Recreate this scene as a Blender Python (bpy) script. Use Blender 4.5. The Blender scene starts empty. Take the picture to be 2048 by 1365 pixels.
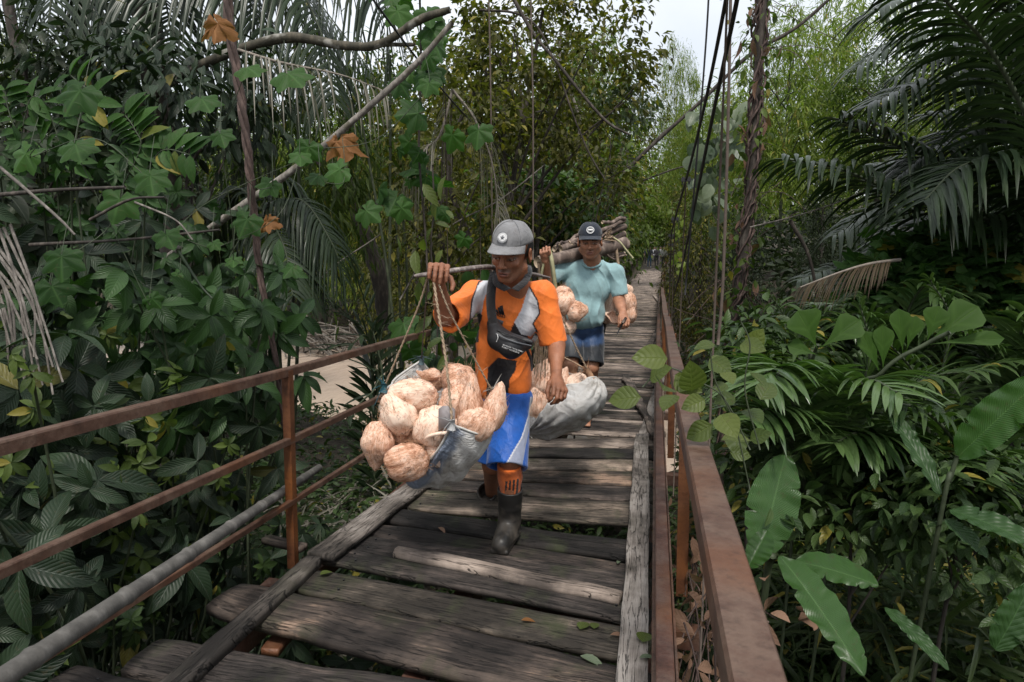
import bpy, math, random
import numpy as np
from mathutils import Vector, Matrix
R = math.radians
rnd = random.Random(7)
rng = np.random.default_rng(7)
SC = bpy.context.scene
COL = SC.collection
# ------------------------------------------------------------ camera
F = 24 / 36 * 2048
cam_d = bpy.data.cameras.new('camera'); cam = bpy.data.objects.new('camera', cam_d); COL.objects.link(cam)
cam_d.lens = 24; cam_d.sensor_width = 36; cam_d.clip_start = .05; cam_d.clip_end = 2000
CAM = np.array([0, 0, 1.37])
cam.location = CAM; cam.rotation_euler = (R(90 - 8.23), 0, R(11.71))
cam_d.dof.use_dof = True; cam_d.dof.focus_distance = 3.6; cam_d.dof.aperture_fstop = 11
SC.camera = cam
RM = np.array(cam.rotation_euler.to_matrix())
# ------------------------------------------------------------ light
SUN_EL, SUN_AZ = R(60), R(165)      # azimuth clockwise from +Y
w = bpy.data.worlds.new('World'); SC.world = w; w.use_nodes = True
nt = w.node_tree; nt.nodes.clear()
out = nt.nodes.new('ShaderNodeOutputWorld'); bg = nt.nodes.new('ShaderNodeBackground')
sky = nt.nodes.new('ShaderNodeTexSky'); sky.sky_type = 'NISHITA'; sky.sun_disc = False
sky.sun_elevation = SUN_EL; sky.sun_rotation = SUN_AZ; sky.dust_density = 3.5; sky.air_density = 1.0
tc = nt.nodes.new('ShaderNodeTexCoord'); nz = nt.nodes.new('ShaderNodeTexNoise')
nz.inputs['Scale'].default_value = 2.2; nz.inputs['Detail'].default_value = 6
cr = nt.nodes.new('ShaderNodeValToRGB'); cr.color_ramp.elements[0].position = .32; cr.color_ramp.elements[1].position = .62
mx = nt.nodes.new('ShaderNodeMix'); mx.data_type = 'RGBA'
mx.inputs['B'].default_value = (8.0, 8.3, 8.7, 1)      # cloud, in the sky's own units
nt.links.new(tc.outputs['Generated'], nz.inputs['Vector']); nt.links.new(nz.outputs['Fac'], cr.inputs['Fac'])
mm = nt.nodes.new('ShaderNodeMath'); mm.operation = 'MULTIPLY_ADD'; mm.inputs[1].default_value = .35; mm.inputs[2].default_value = .6
nt.links.new(cr.outputs['Color'], mm.inputs[0]); nt.links.new(mm.outputs[0], mx.inputs['Factor'])
nt.links.new(sky.outputs['Color'], mx.inputs['A']); nt.links.new(mx.outputs['Result'], bg.inputs['Color'])
bg.inputs['Strength'].default_value = .095
nt.links.new(bg.outputs[0], out.inputs['Surface'])
sl = bpy.data.lights.new('sun', 'SUN'); sl.energy = 2.2; sl.angle = R(10); sl.color = (1, .95, .88)
so = bpy.data.objects.new('sun', sl); COL.objects.link(so)
so.rotation_euler = (R(90) - SUN_EL, 0, R(180) - SUN_AZ)
SC.view_settings.view_transform = 'Standard'; SC.view_settings.look = 'None'
SC.view_settings.exposure = 0.60; SC.view_settings.gamma = 1
SC.render.engine = 'CYCLES'
cy = SC.cycles; cy.max_bounces = 5; cy.diffuse_bounces = 3; cy.glossy_bounces = 2; cy.transmission_bounces = 2
cy.transparent_max_bounces = 8; cy.use_denoising = True; cy.caustics_reflective = False; cy.caustics_refractive = False

# ------------------------------------------------------------ geometry of the place
def bx(y): return .8 * (y / 55) ** 2      # the walkway bends a little to the right
def deck(y): return -.046 * y + .000657 * y * y
def ray(px, py):
    return RM @ np.array([(px - 1024) / F, -(py - 682.5) / F, -1.0])
def W(px, py, Y):
    d = ray(px, py); return CAM + d * (Y / d[1])
def PJ(V):
    c = (np.asarray(V, float) - CAM) @ RM; return np.c_[1024 + F * c[:, 0] / -c[:, 2], 682.5 - F * c[:, 1] / -c[:, 2]]
def DK(px, py, h=0.0):
    d = ray(px, py); y = 3.0
    for _ in range(30):
        z = deck(y) + h; t = (z - CAM[2]) / d[2]; y = d[1] * t
    return CAM + d * t
def PXM(Y): return F / Y      # pixels per metre at a depth (roughly)

# ------------------------------------------------------------ mesh builder
class MB:
    def __init__(s): s.V = []; s.U = []; s.P = []; s.n = 0; s.C = []
    def add(s, V, F_, uv=None, mat=0, col=None):
        V = np.asarray(V, float).reshape(-1, 3)
        if uv is None: uv = np.zeros((len(V), 2))
        if col is None: col = np.ones((len(V), 3))
        s.V.append(V); s.U.append(np.asarray(uv, float)); s.C.append(np.broadcast_to(np.asarray(col, float), (len(V), 3)))
        if not isinstance(F_, (list, tuple)) or (len(F_) and np.isscalar(F_[0][0])): F_ = [np.asarray(F_, int)]
        for f in F_:
            f = np.asarray(f, int)
            if len(f): s.P.append((f + s.n, mat))
        s.n += len(V)
        return s
    def inst(s, T, M, mat=0, col=None):
        """T=(V,F,uv) template, M = (K,3,4) matrices"""
        V, F_, uv = T; K = len(M)
        if K == 0: return s
        VV = np.einsum('kij,nj->kni', M[:, :, :3], V) + M[:, None, :, 3]
        FF = (F_[None] + (np.arange(K) * len(V))[:, None, None]).reshape(-1, F_.shape[1])
        c = None if col is None else np.repeat(np.asarray(col), len(V), 0)
        s.add(VV.reshape(-1, 3), FF, np.tile(uv, (K, 1)), mat, c)
        return s
    def grid(s, Pg, uvscale=(1, 1), mat=0, closed_u=False, col=None):
        Pg = np.asarray(Pg, float); a, b = Pg.shape[:2]
        i = np.arange(a - 1)[:, None]; j = np.arange(b if closed_u else b - 1)[None]
        j2 = (j + 1) % b
        f = np.stack([i * b + j, i * b + j2, (i + 1) * b + j2, (i + 1) * b + j], -1).reshape(-1, 4)
        uu, vv = np.meshgrid(np.linspace(0, uvscale[0], b), np.linspace(0, uvscale[1], a))
        return s.add(Pg.reshape(-1, 3), f, np.stack([uu, vv], -1).reshape(-1, 2), mat, col)
    def tube(s, P, r, seg=8, mat=0, cap=True, prof=None, up=None, col=None, jit=0):
        P = np.asarray(P, float); n = len(P); r = np.asarray(r, float)
        r = np.interp(np.linspace(0, 1, n), np.linspace(0, 1, len(r)), r) if r.ndim else np.full(n, float(r))
        T = np.gradient(P, axis=0); T /= np.linalg.norm(T, axis=1, keepdims=True) + 1e-9
        u = np.array([0, 0, 1.]) if up is None else np.asarray(up, float)
        if up is None and abs(T[0] @ u) > .9: u = np.array([1., 0, 0])
        rings = []; L = np.r_[0, np.cumsum(np.linalg.norm(np.diff(P, axis=0), axis=1))]
        if prof is None:
            a = np.linspace(0, 2 * math.pi, seg, endpoint=False); prof = np.stack([np.cos(a), np.sin(a)], 1)
        prof = np.asarray(prof, float); seg = len(prof)
        for k in range(n):
            x = np.cross(T[k], u); x /= np.linalg.norm(x) + 1e-9; y = np.cross(x, T[k])
            if up is None: u = y
            q = prof * r[k]
            if jit: q = q * (1 + jit * rng.standard_normal((seg, 1)))
            rings.append(P[k] + q[:, :1] * x + q[:, 1:] * y)
        G = np.array(rings)
        i = np.arange(n - 1)[:, None]; j = np.arange(seg)[None]; j2 = (j + 1) % seg
        f = np.stack([i * seg + j, i * seg + j2, (i + 1) * seg + j2, (i + 1) * seg + j], -1).reshape(-1, 4)
        uv = np.stack([np.tile(np.arange(seg) / seg, n), np.repeat(L, seg)], 1)
        fs = [f]
        if cap: fs += [np.array([list(range(seg))]), np.array([list(range((n - 1) * seg, n * seg))[::-1]])]
        s.add(G.reshape(-1, 3), fs, uv, mat, col)
        return s
    def build(s, name, mats, parent=None, smooth=True, loc=None):
        me = bpy.data.meshes.new(name)
        if not s.V: s.add(np.zeros((3, 3)), [[0, 1, 2]])
        V = np.concatenate(s.V); U = np.concatenate(s.U); C = np.concatenate(s.C)
        if parent is not None and loc is None:
            loc = (0, 0, 0); V = V - np.array(ORG.get(parent.name, (0, 0, 0)))
        elif loc is not None and parent is None: V = V - np.asarray(loc)
        me.vertices.add(len(V)); me.vertices.foreach_set('co', V.astype(np.float32).ravel())
        li = np.concatenate([p.ravel() for p, _ in s.P]); lt = np.concatenate([np.full(len(p), p.shape[1]) for p, _ in s.P])
        ls = np.r_[0, np.cumsum(lt)[:-1]]; mi = np.concatenate([np.full(len(p), m) for p, m in s.P])
        me.loops.add(len(li)); me.loops.foreach_set('vertex_index', li.astype(np.int32))
        me.polygons.add(len(lt)); me.polygons.foreach_set('loop_start', ls.astype(np.int32))
        me.polygons.foreach_set('material_index', mi.astype(np.int32))
        me.polygons.foreach_set('use_smooth', np.full(len(lt), smooth))
        uvl = me.uv_layers.new(name='UVMap'); uvl.data.foreach_set('uv', U[li].astype(np.float32).ravel())
        if (C != 1).any():
            ca = me.color_attributes.new('Col', 'FLOAT_COLOR', 'POINT')
            ca.data.foreach_set('color', np.c_[C, np.ones(len(C))].astype(np.float32).ravel())
        me.update(calc_edges=True); me.validate()
        if not isinstance(mats, (list, tuple)): mats = [mats]
        for m in mats: me.materials.append(m)
        o = bpy.data.objects.new(name, me); COL.objects.link(o)
        if parent is not None: o.parent = parent
        elif loc is not None: o.location = loc; ORG[o.name] = tuple(loc)
        return o
ORG = {}
def thing(name, loc, label, cat, group=None):
    o = bpy.data.objects.new(name, None); COL.objects.link(o); o.location = loc; o.empty_display_size = .1
    ORG[o.name] = tuple(float(v) for v in loc); return tag(o, label, cat, group)
def tag(o, label, cat, group=None, kind=None):
    if label: o['label'] = label
    if cat: o['category'] = cat
    if group: o['group'] = group
    if kind: o['kind'] = kind
    return o
def kind(o, k, label=None):
    o['kind'] = k
    if label: o['label'] = label
    return o
def copy_tree(o, parent=None):
    c = o.copy(); COL.objects.link(c)
    if parent is not None: c.parent = parent
    for ch in KIDS.get(o.name, []): copy_tree(ch, c)
    return c
KIDS = {}
def bez(P, n=12):
    """Catmull-Rom through points"""
    P = np.asarray(P, float)
    if len(P) == 2: return np.linspace(P[0], P[1], n)
    Q = np.vstack([2 * P[0] - P[1], P, 2 * P[-1] - P[-2]]); out_ = []
    for i in range(1, len(Q) - 2):
        for t in np.linspace(0, 1, n, endpoint=(i == len(Q) - 3)):
            a, b, c, d = Q[i - 1:i + 3]
            out_.append(.5 * ((2 * b) + (-a + c) * t + (2 * a - 5 * b + 4 * c - d) * t * t + (-a + 3 * b - 3 * c + d) * t ** 3))
    return np.array(out_)
def vnoise(P, sc=1.0, seed=0, oct_=3):
    """cheap smooth value noise, vectorised, about -1..1"""
    P = np.asarray(P, float) * sc; tot = 0; amp = 1.
    for o in range(oct_):
        Pi = np.floor(P).astype(np.int64); f = P - Pi; f = f * f * (3 - 2 * f); acc = 0
        for dx in (0, 1):
            for dy in (0, 1):
                for dz in (0, 1):
                    h = (Pi[..., 0] + dx) * 374761393 + (Pi[..., 1] + dy) * 668265263 + (Pi[..., 2] + dz) * 2147483647 + (seed + o * 17) * 1274126177
                    h = (h ^ (h >> 13)) * 1274126177; h = (h ^ (h >> 16)) & 0xffff
                    wgt = (f[..., 0] if dx else 1 - f[..., 0]) * (f[..., 1] if dy else 1 - f[..., 1]) * (f[..., 2] if dz else 1 - f[..., 2])
                    acc = acc + wgt * (h / 32767.5 - 1)
        tot = tot + acc * amp; amp *= .5; P = P * 2.03
    return tot
# ------------------------------------------------------------ materials
def N(nt, t, **kw):
    n = nt.nodes.new('ShaderNode' + t)
    for k, v in kw.items():
        if k in n.inputs.keys() if hasattr(n.inputs, 'keys') else False: n.inputs[k].default_value = v
        else: setattr(n, k, v)
    return n
def newmat(name):
    m = bpy.data.materials.new(name); m.use_nodes = True; nt = m.node_tree
    p = nt.nodes['Principled BSDF']; return m, nt, p
def ramp(nt, src, stops):
    r = nt.nodes.new('ShaderNodeValToRGB'); e = r.color_ramp.elements
    while len(e) < len(stops): e.new(.5)
    for k, (pos, c) in enumerate(stops):
        e[k].position = pos; e[k].color = (*c, 1) if len(c) == 3 else c
    nt.links.new(src, r.inputs['Fac']); return r.outputs['Color']
def noise(nt, vec, scale, detail=4, rough=.55, out='Fac', dist=0):
    n = nt.nodes.new('ShaderNodeTexNoise'); n.inputs['Scale'].default_value = scale
    n.inputs['Detail'].default_value = detail; n.inputs['Roughness'].default_value = rough; n.inputs['Distortion'].default_value = dist
    if vec is not None: nt.links.new(vec, n.inputs['Vector'])
    return n.outputs[out]
def mapping(nt, src, scale=(1, 1, 1), loc=(0, 0, 0)):
    n = nt.nodes.new('ShaderNodeMapping'); n.inputs['Scale'].default_value = scale; n.inputs['Location'].default_value = loc
    nt.links.new(src, n.inputs['Vector']); return n.outputs['Vector']
def mix(nt, fac, a, b, mode='MIX'):
    n = nt.nodes.new('ShaderNodeMix'); n.data_type = 'RGBA'; n.blend_type = mode
    for sock, v in ((n.inputs['Factor'], fac), (n.inputs['A'], a), (n.inputs['B'], b)):
        if hasattr(v, 'is_linked') or hasattr(v, 'links'): nt.links.new(v, sock)
        elif isinstance(v, (int, float)): sock.default_value = v
        else: sock.default_value = (*v, 1)
    return n.outputs['Result']
def math_(nt, op, a, b=0.0, c=None):
    n = nt.nodes.new('ShaderNodeMath'); n.operation = op
    for k, v in enumerate((a, b) if c is None else (a, b, c)):
        if hasattr(v, 'links'): nt.links.new(v, n.inputs[k])
        else: n.inputs[k].default_value = v
    return n.outputs[0]
def bump(nt, p, h, strength=.5, dist=.01):
    b = nt.nodes.new('ShaderNodeBump'); b.inputs['Strength'].default_value = strength; b.inputs['Distance'].default_value = dist
    nt.links.new(h, b.inputs['Height']); nt.links.new(b.outputs[0], p.inputs['Normal']); return b
def coord(nt, which='Object'):
    t = nt.nodes.new('ShaderNodeTexCoord'); return t.outputs[which]
def objrand(nt): return nt.nodes.new('ShaderNodeObjectInfo').outputs['Random']
def islrand(nt): return nt.nodes.new('ShaderNodeNewGeometry').outputs['Random Per Island']

def mat_wood(name, dark, mid, light, moss=.35, scale=1.0, rot=False):
    """weathered wood; UV: x around/across in 0..1 units, y along in metres"""
    m, nt, p = newmat(name); L = nt.links.new
    uv = nt.nodes.new('ShaderNodeUVMap').outputs[0]; rd = objrand(nt)
    off = nt.nodes.new('ShaderNodeCombineXYZ'); L(math_(nt, 'MULTIPLY', rd, 37.0), off.inputs[0]); L(math_(nt, 'MULTIPLY', rd, 91.0), off.inputs[1]); L(rd, off.inputs[2])
    va = nt.nodes.new('ShaderNodeVectorMath'); va.operation = 'ADD'; L(uv, va.inputs[0]); L(off.outputs[0], va.inputs[1]); v = va.outputs[0]
    grain = noise(nt, mapping(nt, v, (26 * scale, 1.6, 1)), 2.0, 8, .65, dist=.6)
    fine = noise(nt, mapping(nt, v, (120 * scale, 4, 1)), 2.0, 6, .8)
    patch = noise(nt, mapping(nt, v, (3.0, 2.2, 1)), 1.3, 5, .6)
    g = math_(nt, 'MULTIPLY_ADD', grain, .8, math_(nt, 'MULTIPLY', fine, .55))
    g2 = math_(nt, 'ADD', math_(nt, 'MULTIPLY', g, .62), math_(nt, 'MULTIPLY_ADD', patch, 1.25, -.60))
    g3 = math_(nt, 'ADD', g2, math_(nt, 'MULTIPLY_ADD', rd, .36, -.18))
    c = ramp(nt, g3, [(.25, tuple(x * .35 for x in dark)), (.42, dark), (.58, mid), (.76, light)])
    geo = nt.nodes.new('ShaderNodeNewGeometry')
    mo = noise(nt, mapping(nt, v, (2.0, 3.2, 1), (5, 3, 0)), 1.4, 6, .65)
    mf = ramp(nt, mo, [(.52, (0, 0, 0)), (.72, (moss, moss, moss))])
    c = mix(nt, mf, c, (.045, .055, .022))
    cracks = noise(nt, mapping(nt, v, (16 * scale, .7, 1), (1, 7, 0)), 3.0, 5, .6, dist=.3)
    cm = ramp(nt, cracks, [(.485, (1, 1, 1)), (.50, (.10, .10, .10)), (.515, (1, 1, 1))])
    c = mix(nt, 1.0, c, cm, 'MULTIPLY')
    L(c, p.inputs['Base Color']); p.inputs['Roughness'].default_value = .78
    p.inputs['Specular IOR Level'].default_value = .35
    hh = math_(nt, 'ADD', g, math_(nt, 'MULTIPLY', cm, .8)); bump(nt, p, hh, 1.0, .008)
    return m
def mat_rust(name, base=(.13, .055, .04), hot=(.28, .09, .025), pale=(.2, .12, .1), sc=1.0):
    m, nt, p = newmat(name); L = nt.links.new; v = coord(nt)
    a = noise(nt, v, 9 * sc, 6, .7); b = noise(nt, v, 60 * sc, 4, .7); c3 = noise(nt, v, 2.2, 3, .5)
    c = ramp(nt, a, [(.3, tuple(x * .45 for x in base)), (.45, base), (.6, pale), (.75, tuple(x * .8 for x in base))])
    c = mix(nt, ramp(nt, c3, [(.5, (0, 0, 0)), (.68, (.75, .75, .75))]), c, hot)
    c = mix(nt, ramp(nt, b, [(.5, (0, 0, 0)), (.75, (.6, .6, .6))]), c, tuple(x * .35 for x in base))
    L(c, p.inputs['Base Color']); p.inputs['Roughness'].default_value = .55; p.inputs['Metallic'].default_value = .15
    bump(nt, p, math_(nt, 'ADD', a, b), .45, .004); return m
def mat_leaf(name, c0, c1, rough=.42, trans=.25, veins=1.0, spread=.25, vein_col=None, wrinkle=.5, nv=9, yellow=0.0, spots=0.0, spec=.28):
    """leaf with midrib and side veins; UV x across 0..1, y along 0..1"""
    m, nt, p = newmat(name); L = nt.links.new
    uv = nt.nodes.new('ShaderNodeUVMap').outputs[0]; sp = nt.nodes.new('ShaderNodeSeparateXYZ'); L(uv, sp.inputs[0])
    ri = islrand(nt)
    d = math_(nt, 'ABSOLUTE', math_(nt, 'SUBTRACT', sp.outputs[0], .5))
    mid = math_(nt, 'SUBTRACT', 1.0, math_(nt, 'MULTIPLY', d, 34), ); mid = math_(nt, 'MAXIMUM', mid, 0.0)
    ph = math_(nt, 'SUBTRACT', math_(nt, 'MULTIPLY', sp.outputs[1], float(nv)), math_(nt, 'MULTIPLY', d, nv * .55))
    fr = math_(nt, 'ABSOLUTE', math_(nt, 'SUBTRACT', math_(nt, 'FRACT', ph), .5))
    side = math_(nt, 'MAXIMUM', math_(nt, 'SUBTRACT', 1.0, math_(nt, 'MULTIPLY', fr, 11)), 0.0)
    vein = math_(nt, 'MAXIMUM', mid, math_(nt, 'MULTIPLY', side, .55))
    v = coord(nt); nn = noise(nt, v, 14, 4, .6)
    k = math_(nt, 'ADD', math_(nt, 'MULTIPLY_ADD', ri, 1.0, -.0), math_(nt, 'MULTIPLY_ADD', nn, .7, -.35))
    c = ramp(nt, k, [(.5 - spread * 2, c0), (.5 + spread * 2, c1)])
    if yellow > 0:
        yf = ramp(nt, math_(nt, 'FRACT', math_(nt, 'MULTIPLY', ri, 17.3)), [(1 - yellow, (0, 0, 0)), (1 - yellow + .01, (1, 1, 1))])
        c = mix(nt, yf, c, (.20, .17, .03))
    if spots > 0:
        s2 = noise(nt, v, 45, 3, .6); c = mix(nt, ramp(nt, s2, [(.6, (0, 0, 0)), (.68, (spots,) * 3)]), c, (.07, .05, .025))
    vc = vein_col or tuple(min(1, x * 1.9 + .02) for x in c1)
    c = mix(nt, math_(nt, 'MULTIPLY', vein, .42 * veins), c, vc)
    L(c, p.inputs['Base Color']); p.inputs['Roughness'].default_value = rough; p.inputs['Specular IOR Level'].default_value = spec
    bump(nt, p, math_(nt, 'SUBTRACT', math_(nt, 'MULTIPLY', fr, wrinkle * 2), vein), .5, .003)
    if trans > 0:
        tr = nt.nodes.new('ShaderNodeBsdfTranslucent'); ms = nt.nodes.new('ShaderNodeMixShader'); ms.inputs[0].default_value = trans
        tcol = mix(nt, 1.0, c, (1.5, 1.9, .7), 'MULTIPLY'); L(tcol, tr.inputs['Color'])
        L(p.outputs[0], ms.inputs[1]); L(tr.outputs[0], ms.inputs[2]); L(ms.outputs[0], nt.nodes['Material Output'].inputs['Surface'])
    return m
def mat_bark(name, a, b, sc=1.0, spots=None, rough=.85):
    m, nt, p = newmat(name); L = nt.links.new; v = coord(nt)
    n1 = noise(nt, mapping(nt, v, (10 * sc, 10 * sc, 3 * sc)), 2, 6, .65); n2 = noise(nt, v, 5 * sc, 3, .5)
    c = ramp(nt, n1, [(.3, tuple(x * .5 for x in a)), (.5, a), (.72, b)])
    if spots: c = mix(nt, ramp(nt, n2, [(.55, (0, 0, 0)), (.62, (.8, .8, .8))]), c, spots)
    L(c, p.inputs['Base Color']); p.inputs['Roughness'].default_value = rough; bump(nt, p, n1, .9, .01); return m
def mat_plain(name, col, rough=.7, nsc=20, amt=.25, metallic=0, bstr=.2, use_col=False, spec=.4):
    m, nt, p = newmat(name); L = nt.links.new; v = coord(nt); n = noise(nt, v, nsc, 5, .6)
    if use_col:
        at = nt.nodes.new('ShaderNodeAttribute'); at.attribute_name = 'Col'; base = at.outputs['Color']
    else: base = col
    f = ramp(nt, n, [(.3, (1 - amt,) * 3), (.7, (1 + amt * .4,) * 3)])
    c = mix(nt, 1.0, base, f, 'MULTIPLY')
    L(c, p.inputs['Base Color']); p.inputs['Roughness'].default_value = rough; p.inputs['Metallic'].default_value = metallic
    p.inputs['Specular IOR Level'].default_value = spec; bump(nt, p, n, bstr, .004); return m

M = {}
M['plank'] = mat_wood('plank_wood', (.036, .028, .024), (.095, .072, .058), (.36, .245, .175), moss=.65)
M['plank_dark'] = mat_wood('dark_plank_wood', (.024, .020, .018), (.060, .049, .043), (.17, .13, .11), moss=.75)
M['plank_tan'] = mat_wood('tan_plank_wood', (.08, .066, .052), (.23, .18, .14), (.48, .37, .29), moss=.9)
M['plank_pale'] = mat_wood('pale_wood', (.10, .08, .068), (.25, .20, .165), (.42, .34, .285), moss=.15)
M['runner'] = mat_wood('runner_wood', (.075, .064, .055), (.19, .165, .145), (.35, .315, .285), moss=.2, scale=.7)
M['rust'] = mat_rust('rusty_steel', (.09, .040, .028), (.16, .06, .02), (.13, .08, .06)); M['rust_rail'] = mat_rust('rusty_handrail', (.080, .040, .026), (.13, .050, .020), (.125, .078, .055), .8)
M['rust_hot'] = mat_rust('orange_rust', (.11, .04, .016), (.26, .085, .015), (.15, .06, .025))
M['cable'] = mat_plain('dark_cable', (.02, .02, .022), .6, 40)
M['rod'] = mat_plain('suspender_rod', (.10, .075, .06), .7, 40)
M['bamboo_dry'] = mat_bark('grey_bamboo', (.085, .08, .072), (.19, .18, .165), .5)

# ------------------------------------------------------------ bridge
bridge = thing('suspension_bridge', (-.8, 0, 0), 'narrow suspension footbridge of worn planks with rusty railings and cables', 'bridge')
XL, XR = -1.72, .115
def plank_mesh(P0, P1, w0, w1, th, seg=22, rough=.012, roundness=.5, seed=0, ends=True):
    """plank from centre P0 to P1 (on its top plane), widths, thickness"""
    P0 = np.asarray(P0, float); P1 = np.asarray(P1, float); d = P1 - P0; L = np.linalg.norm(d); d /= L
    side = np.cross(d, [0, 0, 1]); side /= np.linalg.norm(side); up = np.cross(side, d)
    t = np.linspace(0, 1, seg); nz1 = vnoise(np.c_[t * L * 3, t * 0 + seed, t * 0], 1, seed); nz2 = vnoise(np.c_[t * L * 3, t * 0 + seed + 50, t * 0], 1, seed + 3)
    nz3 = vnoise(np.c_[t * L * 2, t * 0 + seed + 90, t * 0], 1, seed + 7)
    rd_ = roundness
    prof = np.array([[-.5, -.5], [-.5, .5 - .35 * rd_], [-.5 + .1 * (1 + rd_), .5 - .08 * rd_], [-.25, .5], [0, .5], [.25, .5], [.5 - .1 * (1 + rd_), .5 - .08 * rd_], [.5, .5 - .35 * rd_], [.5, -.5]])
    G = []
    for k in range(seg):
        c = P0 + d * L * t[k]; ww = w0 + (w1 - w0) * t[k]
        e = 1.0
        if ends and k in (0, seg - 1): e = .93
        x = prof[:, 0] * ww * e; z = (prof[:, 1] - .5) * th
        x = np.where(x < 0, x + nz1[k] * rough, x + nz2[k] * rough)
        z = z + nz3[k] * rough * .35 + (.25 - prof[:, 0] ** 2) * th * .35 * rd_
        G.append(c + side * x[:, None] + up * z[:, None])
    G = np.array(G); n = len(prof)
    mb = MB(); i = np.arange(seg - 1)[:, None]; j = np.arange(n)[None]; j2 = (j + 1) % n
    f = np.stack([i * n + j, i * n + j2, (i + 1) * n + j2, (i + 1) * n + j], -1).reshape(-1, 4)
    au = np.array([-.03, 0, .1, .25, .5, .75, .9, 1.0, 1.03]) * max(w0, w1) * 5
    uv = np.stack([np.tile(au, seg) / 5 * 1.0, np.repeat(t * L, n)], 1)
    mb.add(G.reshape(-1, 3), [f, np.array([list(range(n))]), np.array([list(range((seg - 1) * n, seg * n))[::-1]])], uv)
    return mb
def plank_px(lt, lb, rt, rb, th=.045, m='plank', h=0.0, name='deck_plank', rn=.5, rough=.01, seed=0, z=0.0):
    """plank from its corner pixels on the deck plane: left top/bottom, right top/bottom edge points"""
    a, b, c, d = [DK(*q, h) for q in (lt, lb, rt, rb)]
    mb = plank_mesh((a + b) / 2 + [0, 0, z], (c + d) / 2 + [0, 0, z], np.linalg.norm(a - b) * .80, np.linalg.norm(c - d) * .84, th, rough=rough, roundness=rn, seed=seed)
    o = mb.build(name, M[m], bridge); fix_normals(o); r_ = random.Random(seed)
    p, q = (a + b) / 2, (c + d) / 2; wv = (a - b) * .22
    for t in (.12, .93):
        for sg in (-1, 1):
            n_ = p + (q - p) * (t + r_.uniform(-.01, .01)) + wv * sg * r_.uniform(.7, 1.2) + [0, 0, z + .002 + th * .06]
            nl = MB().tube([n_ - [0, 0, .008], n_ + [0, 0, .002]], .0055, 8).build('nail', M['cable'], bridge); nl.parent = o
    return o
def fix_normals(o):
    import bmesh
    bm = bmesh.new(); bm.from_mesh(o.data); bmesh.ops.recalc_face_normals(bm, faces=bm.faces); bm.to_mesh(o.data); bm.free()
near = [  # hand-measured planks, nearest first: left top, left bottom, right top, right bottom
    ((150, 1322), (60, 1400), (820, 1470), (760, 1560), .07, .9),
    ((300, 1268), (262, 1340), (1290, 1420), (1290, 1560), .085, 1.0),
    ((468, 1152), (425, 1222), (1290, 1335), (1290, 1440), .07, .9),
    ((628, 1134), (596, 1180), (1300, 1262), (1300, 1330), .05, .25),
    ((640, 1088), (650, 1117), (1302, 1213), (1302, 1250), .045, .3),
    ((700, 1060), (660, 1096), (1302, 1150), (1302, 1205), .05, .9),
    ((748, 1040), (705, 1067), (1302, 1130), (1302, 1166), .06, 1.0),
    ((776, 1011), (740, 1038), (1304, 1082), (1304, 1122), .06, .9),
    ((820, 976), (770, 1014), (1306, 1006), (1306, 1052), .045, .3),
    ((855, 956), (828, 973), (1306, 973), (1306, 1003), .05, .8),
    ((880, 936), (860, 953), (1306, 944), (1306, 970), .05, .8),
    ((900, 912), (885, 934), (1308, 920), (1308, 941), .045, .4),
    ((915, 893), (902, 909), (1308, 897), (1308, 917), .045, .8),
    ((940, 876), (920, 890), (1308, 877), (1308, 894), .045, .3),
]
NM = ['_dark', '_dark', '', '_tan', '_dark', '_dark', '', '_dark', '_tan', '_dark', '', '_tan', '_dark', '_pale']
for k, (lt, lb, rt, rb, th, rn) in enumerate(near):
    plank_px(lt, lb, rt, rb, th * .62, 'plank' + NM[k], rn=rn * .6, seed=k * 3 + 1, rough=.014 if rn > .5 else .007)
y = DK(1200, 868)[1]; k = 0; far_mb = MB()
while y < 69:
    wd = rnd.uniform(.085, .17) if y < 12 else rnd.uniform(.12, .2)
    g = rnd.uniform(.006, .035) if rnd.random() < .9 else rnd.uniform(.05, .09)
    x0 = XL + .10 + rnd.uniform(-.1, .12); x1 = XR - .10 + rnd.uniform(-.02, .12); sk = rnd.uniform(-.035, .035)
    x0 += bx(y); x1 += bx(y)
    P0 = np.array([x0, y + wd / 2 - sk, deck(y) + rnd.uniform(-.012, .008)]); P1 = np.array([x1, y + wd / 2 + sk, deck(y) + rnd.uniform(-.012, .008)])
    th = rnd.uniform(.02, .035)
    mb = plank_mesh(P0, P1, wd * rnd.uniform(.9, 1.1), wd, th, seg=14 if k < 84 else 5, roundness=rnd.choice((.2, .4, .9)), seed=k + 40, rough=.008)
    if k < 84:
        o = mb.build('deck_plank', M['plank_pale'] if (k in (0, 5) or rnd.random() < min(.75, .3 + k * .012)) else M[rnd.choice(('plank', 'plank_tan', 'plank_dark'))], bridge); fix_normals(o)
    else:
        V_ = mb.V[0]; U_ = mb.U[0] + [0, rnd.uniform(0, 90)]; far_mb.add(V_, [p for p, _ in mb.P], U_)
    y += wd + g; k += 1
o = far_mb.build('deck_plank', M['plank_pale'], bridge); fix_normals(o); kind(o, 'stuff')
# longitudinal bearers under the deck
for x in (XL + .12, -.8, XR - .13):
    P = [(x + bx(yy), yy, deck(yy) - .12) for yy in np.linspace(.3, 70, 60)]
    MB().tube(P, .045, prof=[(-1, -1), (1, -1), (1, 1), (-1, 1)], up=(0, 0, 1)).build('deck_bearer', M['rust'], bridge, smooth=False)
for yy in np.arange(.55, 70, 2.3):
    MB().tube([(XL - .12 + bx(yy), yy, deck(yy) - .2), (XR + .12 + bx(yy), yy, deck(yy) - .2)], .04, prof=[(-1, -1), (1, -1), (1, 1), (-1, 1)], up=(0, 0, 1)).build('cross_beam', M['rust'], bridge, smooth=False)
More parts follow.
